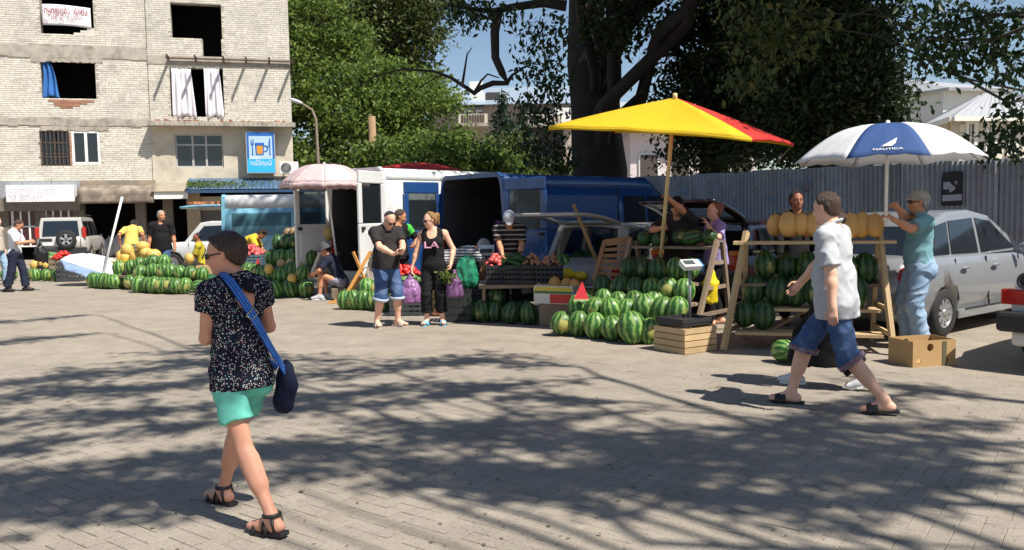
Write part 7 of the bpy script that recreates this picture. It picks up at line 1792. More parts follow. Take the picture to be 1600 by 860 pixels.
# --- yellow shirted vendor's crates (behind the heap)
for i, z in enumerate((0, .28, .56)): crate_at(('lowest', 'middle', 'topmost')[i] + ' grey blue crate of the stack holding pink tomatoes', 391, 400, 19.6, z, .6, .42, .27, mat('blue_grey_crate', (.10, .16, .19), .6))
p = at(392, 383, 19.6); heap('tomatoes', 'pink tomatoes on the crate stack by the bending man in yellow', 'tomatoes', (p.x, 19.6, .83), .28, .2, .22, 70, .055, TOMP, 3)
p = at(321, 410, 20.6); carton('cardboard_box', 'small cardboard box of greens beside the seated man in yellow', (p.x, 20.6, .12), .2, .4, .3, .42, mat('pale_cardboard', (.52, .34, .18), .85), False)
p = at(345, 440, 19.2); plastic_crate('green plastic crate at the right end of the long pile', (p.x, 19.2, 0), .3, .5, .4, .42, mat('green_crate', (.03, .16, .07), .5))
# --- middle pile and produce behind the couple
G6 = 'watermelons behind the man looking at his phone'
row('w', [(540, 474), (553, 475), (568, 476), (583, 477), (597, 477)], 14.9, 14.5, 'watermelon in the low row behind the phone man', G6, 1.0, ground=True); row('w', [(573, 450), (588, 452)], 14.9, 14.8, 'upper watermelon behind the legs of the phone man', G6, .9); row('w', [(620, 447), (622, 465)], 14.2, 14.2, 'watermelon beside the tomato crate right of the phone man', G6, .9)
crate_at('grey plastic crate standing under the purple bag', 640, 485, 13.9, 0, .6, .42, .32, GCr); crate_at('black crate of red tomatoes behind the couple', 633, 455, 14.6, .35, .6, .42, .3, BC); crate_at('supporting crate under the red tomatoes behind the couple', 633, 455, 14.6, 0, .6, .42, .33, BC)
p = at(632, 436, 14.6); heap('tomatoes', 'red tomatoes behind the couple', 'tomatoes', (p.x, 14.6, .63), .27, .18, .16, 55, .05, TOM, 4); p = at(640, 443, 14.25); heap('cucumbers', 'small green cucumbers before the red tomatoes', 'cucumbers', (p.x, 14.25, .5), .25, .12, .14, 50, .03, CUCL, 5, 2.2); crate_at('crate of small cucumbers before the red tomatoes', 640, 455, 14.25, .25, .56, .3, .27, BC)
p = gnd(690, 492); carton('cardboard_box', 'pale cardboard box with printed leaves behind the woman in black', (p.x - .02, p.y + .15, 0), .05, .62, .4, .26, mat('pale_cardboard', (.5, .36, .2), .85), False); p = at(690, 462, 13.9); row('y', [(683, 462), (697, 460)], 13.9, 13.9, 'yellow melon in the box behind the woman in black', 'yellow melons', 1.0)
# black crates and table of the man in white cap
crate_at('black crate at the left end of the dark watermelon row', 715, 490, 12.95, 0, .42, .36, .46, BC); crate_at('black crate behind the dark watermelons', 752, 480, 13.4, 0, .6, .4, .5, BC)
for i, (px, lab) in enumerate(((778, 'black crate of pink tomatoes under the hands of the man in white cap'), (806, 'black crate of dark cucumbers before the man in white cap'), (832, 'black crate of onions left of the printed fruit box'), (858, 'black crate of small onions beside the propped tailgate'))): crate_at(lab, px, 440, 13.0 - .1 * i, .58, .34 if i < 3 else .4, .42, .3, BC)
tb = thing('low_table', 'dark low table carrying the black vegetable crates', 'table', (at(815, 470, 12.9).x, 12.9, 0)); MB().box((0, 0, .55), (1.3, .6, .05)).build('table_top', OLDW, tb)
for sx in (-1, 1):
    for sy in (-1, 1): MB().bar((sx * .58, sy * .24, 0), (sx * .58, sy * .24, .53), .05).build('leg', OLDW, tb)
for px, d, nm, lab, n, r, m_, sd, el in ((777, 13.0, 'tomatoes', 'pink tomatoes handled by the man in white cap', 26, .045, TOMP, 6, 1), (806, 12.85, 'cucumbers', 'dark green cucumbers piled before the man in white cap', 40, .028, CUC, 7, 5.5), (833, 12.8, 'onions', 'brown onions piled right of the cucumbers', 60, .036, ONI, 8, 1), (860, 12.7, 'onions', 'small brown onions beside the propped tailgate', 50, .032, ONI, 9, 1)): p = at(px, 430, d); heap(nm, lab, nm, (p.x, d, .84), .17, .19, .2, n, r, m_, sd, el)
G7 = 'dark watermelons before the vegetable table'
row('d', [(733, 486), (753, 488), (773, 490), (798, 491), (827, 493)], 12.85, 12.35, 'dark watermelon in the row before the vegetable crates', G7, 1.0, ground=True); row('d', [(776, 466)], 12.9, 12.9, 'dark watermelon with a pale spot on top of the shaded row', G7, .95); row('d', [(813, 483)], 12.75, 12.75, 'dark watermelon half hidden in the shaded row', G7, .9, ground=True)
# printed fruit box with melons
p = at(870, 482, 12.0); fb = carton('fruit_box', 'white fruit box with red and green print full of orange melons', (p.x + .05, 12.2, .34), R(-28), .62, .42, .26, mat('fruit_box_white', (.55, .52, .50), .7, var=.1), False)
MB().box((0, -.216, .215), (.60, .004, .06)).build('yellow_band', mat('box_yellow', (.55, .42, .06), .7), fb); MB().box((0, -.216, .165), (.60, .004, .035)).build('green_band', mat('box_green', (.06, .16, .05), .7), fb); MB().box((.12, -.216, .075), (.34, .004, .13)).build('red_band', mat('box_red', (.5, .04, .03), .7), fb)
MB().box((-.316, 0, .215), (.004, .4, .06)).build('yellow_band', MATS['box_yellow'], fb); MB().box((-.316, 0, .08), (.004, .4, .12)).build('red_band', MATS['box_red'], fb)
MB().box((0, 0, -.17), (.5, .34, .33)).build('support', OLDW, fb)
row('c', [(842, 453), (856, 455), (871, 456)], 12.35, 12.25, 'cantaloupe in the front of the printed fruit box', 'melons in the printed fruit box', .95); row('o', [(866, 447), (884, 449), (900, 450)], 12.45, 12.2, 'orange melon at the back of the printed fruit box', 'melons in the printed fruit box', .95)
# goods in the open estate car
row('w', [(880, 418)], 13.9, 13.9, 'big light watermelon in the open boot of the pale estate car', None, 1.15); row('d', [(905, 405), (925, 408)], 14.3, 14.2, 'dark watermelon deep in the pale estate car boot', 'boot watermelons', 1.0)
f = Field((-.3, -.15, 0), (.3, .15, .25), .02); f.ell((-.1, 0, .08), np.eye(3), (.14, .1, .1), k=.05); f.ell((.14, 0, .06), np.eye(3), (.12, .08, .07), k=.04); f.ripple(.03, (24, 24, 24)); V, Q = f.mesh(); o = new_obj('yellow_bag', np_mesh('yellow_bag', V, Q), MATS['yellow_plastic'], None, at(893, 437, 13.3)); tag(o, 'crumpled yellow plastic bags on the sill of the pale estate car', 'bag')
# second market scale, behind the woman in black
s2 = thing('market_scale', 'white scale display on a thin post before the blue van', 'scale', (at(763, 450, 13.6).x, 13.6, 0)); zt = at(763, 397, 13.6).z
MB().tube([(0, 0, 0), (0, 0, zt)], .02, 8).build('post', MATS['grey_post'], s2); o = MB().box((-.02, 0, zt + .06), (.26, .16, .12), Matrix.Rotation(R(25), 3, 'X')).build('display_head', WHT, s2, bevel=.01); MB().box((-.02, -.085, zt + .055), (.2, .01, .07), Matrix.Rotation(R(25), 3, 'X')).build('screen', MATS['scale_screen'], o); MB().box((0, 0, .03), (.4, .3, .05)).build('base', BLK, s2)
# deck chair
dc = thing('deck_chair', 'folding deck chair with orange wood frame and patterned cloth', 'chair', (at(560, 465, 16.3).x, 16.3, 0)); B = Vector(dc.location); ORW = mat('orange_wood', (.60, .28, .07), .5, var=.15)
def q_(px, py, d): return at(px, py, d) - B
A0, A1 = q_(533, 460, 15.9), q_(578, 395, 16.1); A0.z = .02
for dy in (0, .5):
    o = Vector((.02 * dy, dy, 0)); MB().bar(A0 + o, A1 + o, .035, .06).build('frame_rail', ORW, dc); MB().bar(A0 + o + Vector((-.25, .02, 0)), A0.lerp(A1, .45) + o + Vector((.38, .02, -.28)), .03, .05).build('frame_rail', ORW, dc); MB().bar(A1 + o + Vector((-.33, .03, .02)), A0 + o + Vector((.62, .03, 0)), .03, .05).build('frame_rail', ORW, dc)
T = q_(562, 394, 16.5); T2 = q_(600, 396, 16.2); B1, B2 = q_(574, 447, 16.0), q_(602, 450, 15.8); mb = MB(); mb.grid(lambda a, b: T.lerp(T2, a).lerp(B1.lerp(B2, a), b) + Vector((0, .1 * math.sin(PI * b), -.04 * math.sin(PI * b))), 6, 10); mb.build('sling', mat('deck_cloth', (.28, .24, .20), .9, var=.8, scale=22), dc, solid=.008); MB().bar(T, T2, .03, .05).build('top_rail', ORW, dc)
# ------------------------------------------------------------------ umbrellas
def umbrella(name, label, apex, tips, panels, scallop=.06, valance=.0, pole=None, pole_r=.02, pole_m=None, sag=.06, n=8, lift_=0.12, rib_m=None, group=None):
    """tips: rim points in order; panels: material for each gap between tips; apex, tips in world space"""
    t = thing(name, label, 'umbrella', apex, 0, group); A_ = Vector(apex); m = len(tips); tp = [Vector(p) - A_ for p in tips]
    for i in range(m):
        a, b = tp[i], tp[(i + 1) % m]; mb = MB()
        def fn(u, v):
            e = a.lerp(b, u); p = e * v; p.z += lift_ * math.sin(PI * v) * 1.0
            p.z += -0.0 + scallop * math.sin(PI * u) * v * v - sag * math.sin(PI * u) * math.sin(PI * v) * .5; p.z += .010 * math.sin(19 * u + 7 * v) * v * math.sin(PI * u); hs = Vector((e.x, e.y, 0)); p -= hs * (scallop * .25 * math.sin(PI * u) * v); return p
        mb.grid(fn, 10, 12)
        if valance: 
            mb.grid(lambda u, v: fn(u, 1.0) + Vector((0, 0, -valance * v * (1 - .35 * abs(math.sin(PI * u * 3))))), 10, 2)
        o = mb.build('canopy_panel', panels[i % len(panels)], t, solid=.004); umbrella.fn = fn
        t['p%d' % i] = 0; del t['p%d' % i]
    rm = rib_m or mat('rib_metal', (.5, .5, .5), .4, metal=.6); ct = Vector((0, 0, -.32))
    for a in tp: MB().tube([a * v + Vector((0, 0, lift_ * math.sin(PI * v) - .012)) for v in (0, .25, .5, .75, 1)], .006, 5).build('rib', rm, t)
    if pole is not None: MB().tube([Vector((0, 0, .06)), Vector(pole) - A_], pole_r, 10).build('pole', pole_m or rm, t)
    MB().lathe([(.02, -.02), (.03, .0), (.03, .03), (.015, .06), (0, .065)], 10).build('finial', pole_m or WHT, t)
    return t
def ring(c, r, n, z, ph, sy=1.0): return [Vector((c.x + r * math.cos(2 * PI * i / n + ph), c.y + r * sy * math.sin(2 * PI * i / n + ph), z)) for i in range(n)]
def cloth_mat(name, c, tr=.35, **kw):
    m = mat(name, c, .75, **kw); nt = m.node_tree
    if nt.nodes.get('tr_'): return m
    b = nt.nodes['Principled BSDF']; t = nt.nodes.new('ShaderNodeBsdfTranslucent'); t.name = 'tr_'; t.inputs['Color'].default_value = (*c, 1); ms = nt.nodes.new('ShaderNodeMixShader'); ms.inputs[0].default_value = tr
    nt.links.new(b.outputs[0], ms.inputs[1]); nt.links.new(t.outputs[0], ms.inputs[2]); nt.links.new(ms.outputs[0], nt.nodes['Material Output'].inputs['Surface']); return m
YC = cloth_mat('yellow_canopy', (.84, .60, .02), .4, var=.1, scale=2, bump=.5, bscale=3); RC = cloth_mat('red_canopy', (.70, .045, .035), .4, var=.12, scale=2, bump=.5, bscale=3)
ap = at(1055, 153, 11.25); tl, tf, tr_, tb_ = at(857, 198, 11.5), at(1175, 216, 10.1), at(1240, 224, 11.7), at(960, 203, 12.9); PWD = mat('pole_pine', (.62, .45, .22), .6, var=.1)
ux = umbrella('market_umbrella', 'large yellow and red market umbrella on a wooden pole', ap, [tl, tf, tr_, tb_], [YC, RC, YC, RC], .03, .05, at(1030, 432, 11.75), .028, PWD, .12, lift_=.015); ux.children[0]
Bz = Vector(ap); MB().tube([Vector((0, 0, -.38)), (at(940, 203, 11.4) - Bz)], .014, 6).build('strut', WHT, ux)
MB().tube([tr_ - Bz, at(1175, 300, 12.5) - Bz], .005, 5).build('guy_rope', mat('rope', (.35, .25, .15), .8), ux)
NB = cloth_mat('navy_canopy', (.035, .09, .26), .25, var=.12, scale=6, bump=.15, bscale=8); WC = cloth_mat('white_canopy', (.76, .76, .78), .3, var=.05, bump=.25, bscale=4, dirt=(.55, .52, .48), dscale=3, damt=.35)
c8 = at(1387, 200, 9.3); rim = at(1387, 258, 9.3).z + .03; apx = Vector((c8.x, c8.y, at(1387, 197, 9.3).z)); ph = R(-114 - 22.5); tips = ring(c8, 1.02, 8, rim, ph)
wu = umbrella('beach_umbrella', 'white beach umbrella with one navy panel and sail logo', apx, tips, [NB, WC, WC, WC, WC, WC, WC, WC], .03, .0, at(1384, 352, 9.3), .018, WHT, .0, lift_=.15)
# lettering and sail on the navy panel
a_, b_ = tips[0] - apx, tips[1] - apx
def on_panel(u, v): e = a_.lerp(b_, u); p = e * v; p.z += .15 * math.sin(PI * v) + .03 * math.sin(PI * u) * v * v; p -= Vector((e.x, e.y, 0)) * (.0075 * math.sin(PI * u) * v); return p
pu = (on_panel(.6, .8) - on_panel(.4, .8)).normalized(); pv = (on_panel(.5, .75) - on_panel(.5, .97)).normalized(); nn = pu.cross(pv).normalized()
text_part('NAUTICA', .048, WHT, wu, frame_matrix(on_panel(.5, .94) + nn * .012, pu, nn), sx=1.35, extrude=.002)
o_ = on_panel(.5, .905) + nn * .014; MB().prism([(-.10, 0), (.06, 0), (.11, .06), (.125, .12), (.14, .20), (.05, .12)], .004, lambda u, v, w: o_ + pu * u * .62 + pv * (v * .72) + nn * w).build('sail_logo', WHT, wu)
PKC = cloth_mat('pink_canopy', (.72, .56, .56), .3, var=.15, scale=3, dirt=(.5, .20, .22), dscale=2.5, damt=.6); PK2 = cloth_mat('pink_valance', (.55, .14, .17), .3)
c8 = at(507, 270, 17.0); rz0 = at(507, 288, 17.0).z; apx = Vector((c8.x, c8.y, at(507, 259, 17.0).z)); tips = ring(c8, .9, 8, rz0, R(12)); pkm = umbrella('faded_umbrella', 'faded pink umbrella with tattered valance over the melon rack', apx, tips, [PKC], .02, .12, (c8.x + .25, c8.y + .1, .0), .022, WHT, .02, lift_=.16)
tips = ring(c8, .905, 8, rz0 - .05, R(12)); 
c8 = at(650, 262, 23.0); umbrella('red_umbrella', 'red umbrella top peeping over the white van roof', (c8.x, c8.y, at(650, 255, 23).z), ring(c8, 1.5, 8, at(650, 272, 23.0).z, .2), [RC], .02, .0, (c8.x, c8.y, 0), .02, WHT, .0, lift_=.08)
# collapsed umbrella lying on its side, pole sticking up
lo_ = at(150, 420, 22.0); ap_ = Vector((lo_.x + .25, 21.9, .30)); pd = (at(192, 308, 22.4) - at(172, 405, 22.0)).normalized()
ex = Vector((1, 0, -.28)).normalized(); ey = Vector((.1, .9, .35)).normalized(); tips = [ap_ + ex * (.85 * math.cos(2 * PI * i / 8 + .2)) + ey * (.6 * math.sin(2 * PI * i / 8 + .2)) + pd * .16 + Vector((-.3, 0, .05)) for i in range(8)]
SBL = cloth_mat('striped_blue', (.26, .36, .55), .2, var=.5, scale=5)
lu = umbrella('tipped_umbrella', 'white and blue umbrella tipped upside down on the ground with its pole up', ap_, tips, [WC, WC, WC, WC, SBL, SBL, WC, WC], .03, .06, at(191, 308, 22.4), .032, WHT, .0, lift_=.0)
MB().tube([at(140, 322, 24.5), at(192, 392, 23.0)], .02, 6).build('loose_pole', mat('rib_metal', (.5, .5, .5), .4, metal=.6), lu)
# ------------------------------------------------------------------ people
def W2L(p, loc, th, H):
    v = Matrix.Rotation(-th, 3, 'Z') @ (Vector(p) - Vector((loc[0], loc[1], 0))); return tuple(v * (1.75 / H))
SK = {'fore': skin('fore', (204, 148, 122)), 'fair': skin('fair', (222, 172, 146)), 'tan': skin('tan', (196, 138, 106)), 'dark': skin('dark', (150, 98, 72)), 'pale': skin('pale', (228, 186, 162))}
def hair_mat(name, c):
    m, nt, b = _base(name); N = nt.nodes.new; L = nt.links.new; tc = N('ShaderNodeTexCoord'); mp = N('ShaderNodeMapping'); mp.inputs['Scale'].default_value = (1, 1, .16); mp.inputs['Rotation'].default_value = (.35, .2, 0); L(tc.outputs['Object'], mp.inputs['Vector'])
    n = N('ShaderNodeTexNoise'); n.inputs['Scale'].default_value = 150; n.inputs['Detail'].default_value = 3; n.inputs['Distortion'].default_value = .6; L(mp.outputs[0], n.inputs['Vector']); cr = N('ShaderNodeValToRGB'); e = cr.color_ramp.elements; e[0].position = .35; e[0].color = (*[x * .45 for x in c], 1); e[1].position = .68; e[1].color = (*[min(1, x * 1.9) for x in c], 1); L(n.outputs['Fac'], cr.inputs[0]); L(cr.outputs[0], b.inputs['Base Color']); b.inputs['Roughness'].default_value = .42
    bp = N('ShaderNodeBump'); bp.inputs['Strength'].default_value = .9; bp.inputs['Distance'].default_value = .02; L(n.outputs['Fac'], bp.inputs['Height']); L(bp.outputs[0], b.inputs['Normal']); return m
HB = hair_mat('hair_brown', (.045, .021, .013)); HK = hair_mat('hair_black', (.012, .010, .009)); HGY = hair_mat('hair_grey', (.30, .29, .27)); HBL = hair_mat('hair_blond', (.26, .14, .055)); HR = hair_mat('hair_ginger', (.24, .08, .03)); HCH = hair_mat('hair_chestnut', (.06, .034, .022))
def cloth(name, c, **kw): kw.setdefault('var', .12); return mat('cloth_' + name, c, .88, scale=5, bump=.25, bscale=14, spec=.2, **kw)
def patterned(name, base, cols, kind, scale):
    """printed cloth: dots, stripes or a mottled print in the garment's own coordinates"""
    key = 'print_' + name
    m, nt, b = _base(key); N = nt.nodes.new; L = nt.links.new; tc = N('ShaderNodeTexCoord'); cr = N('ShaderNodeValToRGB'); cr.color_ramp.interpolation = 'CONSTANT'
    if kind == 'dots':
        v = N('ShaderNodeTexVoronoi'); v.inputs['Scale'].default_value = scale; v.inputs['Randomness'].default_value = .75; L(tc.outputs['Object'], v.inputs['Vector'])
        c2 = N('ShaderNodeValToRGB'); c2.color_ramp.interpolation = 'CONSTANT'; e = c2.color_ramp.elements; e[0].color = (*cols[0], 1); e[1].color = (*cols[1], 1); e[1].position = .5
        if len(cols) > 2: q = e.new(.75); q.color = (*cols[2], 1)
        sp = N('ShaderNodeSeparateColor'); L(v.outputs['Color'], sp.inputs[0]); L(sp.outputs[0], c2.inputs[0])
        th = N('ShaderNodeMath'); th.operation = 'LESS_THAN'; th.inputs[1].default_value = .30; L(v.outputs['Distance'], th.inputs[0])
        mx = N('ShaderNodeMix'); mx.data_type = 'RGBA'; mx.inputs[6].default_value = (*base, 1); L(th.outputs[0], mx.inputs[0]); L(c2.outputs[0], mx.inputs[7]); L(mx.outputs[2], b.inputs['Base Color'])
    else:
        w = N('ShaderNodeTexWave' if kind != 'mottle' else 'ShaderNodeTexNoise'); w.inputs['Scale'].default_value = scale; L(tc.outputs['Object'], w.inputs['Vector'])
        if kind != 'mottle': w.bands_direction = 'Z' if kind == 'hstripe' else 'X'; w.inputs['Distortion'].default_value = .0 if 'fine' in name else .6
        e = cr.color_ramp.elements; e[0].color = (*base, 1); e[1].color = (*cols[0], 1); e[1].position = .62
        if len(cols) > 1: q = e.new(.86); q.color = (*cols[1], 1)
        if kind != 'hstripe': cr.color_ramp.interpolation = 'LINEAR'
        L(w.outputs['Fac'], cr.inputs[0]); L(cr.outputs[0], b.inputs['Base Color'])
    b.inputs['Roughness'].default_value = .9; b.inputs['Specular IOR Level'].default_value = .2
    nb = N('ShaderNodeTexNoise'); nb.inputs['Scale'].default_value = 12; L(tc.outputs['Object'], nb.inputs['Vector']); bp = N('ShaderNodeBump'); bp.inputs['Strength'].default_value = .3; bp.inputs['Distance'].default_value = .03; L(nb.outputs['Fac'], bp.inputs['Height']); L(bp.outputs[0], b.inputs['Normal'])
    MATS[key] = m; return m
DEN = cloth('denim', (.045, .085, .19), var=.3, dirt=(.16, .22, .34), dscale=6, damt=.6); LDEN = cloth('light_denim', (.25, .36, .50), var=.25, dirt=(.42, .50, .60), dscale=5, damt=.5); BLKC = cloth('black', (.012, .011, .012)); CHAR = cloth('charcoal', (.030, .026, .026)); SHADE = mat('sunglass', (.01, .01, .012), .12)
YEL = cloth('yellow', (.70, .46, .04)); PYEL = cloth('pale_yellow', (.62, .46, .12)); WSH = cloth('white_shirt', (.66, .67, .70)); NAVY = cloth('navy', (.02, .024, .045)); SHOEG = mat('shoe_grey', (.45, .45, .46), .7); BSH = mat('shoe_black', (.014, .013, .013), .6)
def person(label, loc, deg, H, sk, z=.016, eyes=True, glasses=None, **kw):
    p = Person(H=H, **kw); p.build(loc, R(deg), SK[sk], label, z); p.eyes(glasses) if eyes else None; return p
# woman walking in the foreground
loc = (-1.465, 4.42); th = 48
w = person('woman in dotted navy top and mint shorts walking in the foreground', loc, th, 1.60, 'fore', glasses=SHADE, res=.0095, female=True, girth=.9, pelvis=(0, 0, .865), foot_l=(-.05, -.36), foot_r=(.05, .35), heel_l=.012, lean=.05, twist=R(-6), head_yaw=R(56), head_pitch=R(8), hand_l=(.02, .27, 1.05), hand_r=(.07, .25, 1.06), elbow_l=(-.7, -.5, -.8), elbow_r=(1, -.55, -.35), toe_yaw=(14, 8), curl=.9)
DOT = patterned('dots', (.008, .009, .020), [(.55, .50, .46), (.30, .50, .48), (.50, .30, .32)], 'dots', 84)
def cut(f):
    k = w.k; f.ell(w.nb + (-w.F * .105 - w.U * .115 + w.R * .025) * k, [w.R, w.F, w.U], np.array([.062, .075, .062]) * k, k=0, op='s'); f.cone(w.nb + (-w.F * .1 - w.U * .15 + w.R * .05) * k, w.nb + (-w.F * .1 - w.U * .075) * k, .02 * k, .012 * k, k=0, op='s')
sh = w.shirt(DOT, sleeve=.42, hem=-.085, e=.017, neck_r=.075, back_cut=cut, loose=.012, rip=.006, drape=.2)
k = w.k; mb = MB(); c = w.nb + (-w.F * .088 - w.U * .045) * k
for sx in (-1, 1): mb.grid(lambda a, b: Vector(c + (w.R * (sx * .115 * a) - w.F * (.022 * math.sin(PI * a)) - w.F * .006 + w.F * .05 * a * a + w.U * ((b - .5) * (.012 + .07 * math.sin(PI * min(1, a * .95))) + .012 * a)) * k), 8, 4)
mb.build('neck_bow', cloth('bow', (.010, .010, .016)), sh, solid=.006)
MINT = cloth('mint', (.14, .50, .40), var=.08); sho = w.trousers(MINT, to=.60, e=.010, loose=.022, top=-.065, rip=.007, name='shorts')
w.hair(HB, 'bob', .010); w.sandals(BSH)
bg = thing('shoulder_bag', 'navy shoulder bag with striped blue strap on the foreground woman', 'bag', (loc[0], loc[1], .016), R(th))
STR = patterned('strap', (.015, .05, .22), [(.03, .12, .48), (.10, .25, .60)], 'vstripe', 30)
def sp_(*q): return [Vector(x) * k for x in q]
pth = sp_((-.075, .085, 1.38), (-.095, .03, 1.432), (-.095, -.04, 1.436), (-.078, -.10, 1.385), (-.035, -.148, 1.28), (.03, -.158, 1.16), (.10, -.156, 1.03), (.165, -.16, .92), (.205, -.155, .85)); mb = MB(); n_ = 24
def pos(t):
    i = min(int(t * (len(pth) - 1)), len(pth) - 2); f_ = t * (len(pth) - 1) - i; p0, p1, p2, p3 = pth[max(i - 1, 0)], pth[i], pth[i + 1], pth[min(i + 2, len(pth) - 1)]; return .5 * (2 * p1 + (p2 - p0) * f_ + (2 * p0 - 5 * p1 + 4 * p2 - p3) * f_ ** 2 + (3 * p1 - p0 - 3 * p2 + p3) * f_ ** 3)
def strap(u, v):
    p = pos(v); d_ = (pos(min(1, v + .02)) - pos(max(0, v - .02))).normalized(); out = Vector((p.x * .6, p.y, 0)); ax = d_.cross(out if out.length > .02 else Vector((0, -1, 0))).normalized(); return p + ax * ((u - .5) * .045)
st_ = mb.grid(strap, 4, n_).build('strap', cloth('strap_blue', (.02, .07, .30)), bg, solid=.004)
for u0 in (.12, .42, .74): MB().grid(lambda u, v: strap(u0 + .13 * u, v) + Vector((pos(v).x * .012, -.0035, 0)), 1, n_).build('strap_stripe', cloth('strap_light', (.06, .20, .55)), st_); q = pos(.56); bk = MB(); ca_, sa_ = math.cos(R(-48)), math.sin(R(-48)); cq = [q + Vector((ca_ * a - sa_ * b, -.008, sa_ * a + ca_ * b)) for a, b in ((-.02, -.028), (.02, -.028), (.02, .028), (-.02, .028), (-.02, -.028))]; bk.tube(cq, .004, 6); bk.build('buckle', CHROME, st_)
mb = MB(); fr2 = sp_((-.075, .085, 1.38), (-.03, .16, 1.26), (.07, .18, 1.1), (.19, .13, .95), (.23, -.02, .86)); mb.tube(fr2, .018, 6, flat=.25); mb.build('strap', STR, bg)
f = Field((-.16, -.16, -.24), (.16, .16, .16), .012); f.cone((0, .0, .08), (.0, .03, -.12), .07, .085, k=.05, flat=(1, 0, 0), fs=.6); f.cone((0, -.05, .0), (0, .07, -.13), .06, .07, k=.05, flat=(1, 0, 0), fs=.6); f.cone((0, 0, .15), (0, 0, .05), .02, .06, k=.05, flat=(1, 0, 0), fs=.6); f.ripple(.009, (26, 26, 14)); V, Q = f.mesh(); new_obj('pouch', np_mesh('pouch', V, Q), cloth('bag_navy', (.010, .014, .035)), bg, Vector((.225, -.125, .775)) * k).scale = (.85, .85, .8)
# man in pale checked shirt walking
loc = (2.62, 6.70); m = person('man in pale striped shirt and rolled denim shorts walking left', loc, 60, 1.83, 'fair', res=.011, girth=1.06, belly=.03, pelvis=(0, 0, .855), foot_l=(-.05, -.36), foot_r=(.05, .34), heel_l=.02, lean=.06, twist=R(-8), head_yaw=R(-12), head_pitch=R(6), hand_l=(-.30, -.02, .82), hand_r=(.34, .34, .93), elbow_l=(-.4, -1, 0), elbow_r=(.7, -.8, -.3), toe_yaw=(6, 6), curl=.55)
CHK = cloth('pale_check', (.44, .45, .465), var=.1); m.shirt(CHK, sleeve=.86, hem=-.15, e=.020, loose=.022, collar=CHK, rip=.008, neck_r=.072, drape=.7); m.trousers(DEN, to=1.16, e=.008, loose=.05, top=-.06, rip=.010, name='shorts', cuff=patterned('cuff', (.5, .5, .55), [(.16, .07, .09), (.6, .6, .62)], 'mottle', 30)); m.hair(HCH, 'short', .007); m.sandals(BSH, 'slide')
# person hidden behind him
a, b = gnd(1245, 598), gnd(1352, 616); c = (a + b) / 2; q = person('person in long black skirt and white shoes walking behind the pale shirted man', c, 62, 1.66, 'fair', female=True, pelvis=(0, 0, .86), foot_l=(-.04, -.32), foot_r=(.05, .32), heel_r=.0, heel_l=.05, res=.013); q.shirt(BLKC, .9, e=.016); f = q.field(); f.cone(q.pel + np.array([0, 0, .05]), (q.ank[0] + q.ank[1]) / 2 * np.array([1, 1, 0]) + np.array([0, 0, .2]), .15, .25, k=.05, cap=True, flat=(1, 0, 0), fs=.75)
for i in (0, 1): q.leg(f, i, .03, 1.75, cap=True, loose=.05)
f.ripple(.012, (16, 16, 4)); q.piece('skirt', f, BLKC); q.hair(HCH, 'bun'); q.shoes(mat('shoe_white', (.62, .62, .62), .6), sole=WHT)
# old man holding the white umbrella
loc = (4.74, 9.66); th = R(84); pa_ = at(1385, 318, 9.3); pb_ = at(1385, 345, 9.3)
o = person('old man in turquoise polo and cap holding the white umbrella pole', loc, 84, 1.80, 'tan', glasses=SHADE, girth=1.08, belly=.03, res=.012, foot_l=(-.12, .0), foot_r=(.12, .06), head_pitch=R(-4), hand_r=W2L(pa_ + Vector((.05, .02, 0)), loc, th, 1.8), hand_l=W2L(pb_ + Vector((.06, -.03, 0)), loc, th, 1.8), elbow_l=(-.4, -.2, -1), elbow_r=(.5, 0, -1), curl=1.2, grip_l=((.6, .5, .6), (.7, .6, 0)), grip_r=((-.5, .6, .6), (-.7, .6, 0)))
TUR = cloth('turquoise', (.17, .33, .37)); o.shirt(TUR, .8, hem=-.05, e=.024, loose=.016, collar=TUR, rip=.006); o.trousers(LDEN, 1.97, e=.03, loose=.03, rip=.012); o.hair(HGY); o.cap(cloth('cap_beige', (.34, .30, .26))); o.shoes(BSH, sole=BSH)
# man in black with orange straps in the shade
c = at(1243, 400, 11.7); q = person('man in black with orange straps standing behind the right rack', c, 180, 1.88, 'dark', res=.014, hand_l=(-.25, .12, .9), hand_r=(.25, .12, .9)); q.shirt(BLKC, 1.9, e=.02); q.trousers(BLKC); q.hair(HK)
for sx in (-1, 1): MB().tube([q.nb + (q.R * .1 * sx + q.U * (.0) + q.F * (-.06)) * q.k, q.nb + (q.R * .105 * sx + q.U * .012 + q.F * .02) * q.k, q.nb + (q.R * .1 * sx - q.U * .09 + q.F * .115) * q.k, q.nb + (q.R * .08 * sx - q.U * .3 + q.F * .15) * q.k], .028, 8, flat=.3).build('orange_strap', mat('hivis', (.8, .12, .02), .7), q.ob)
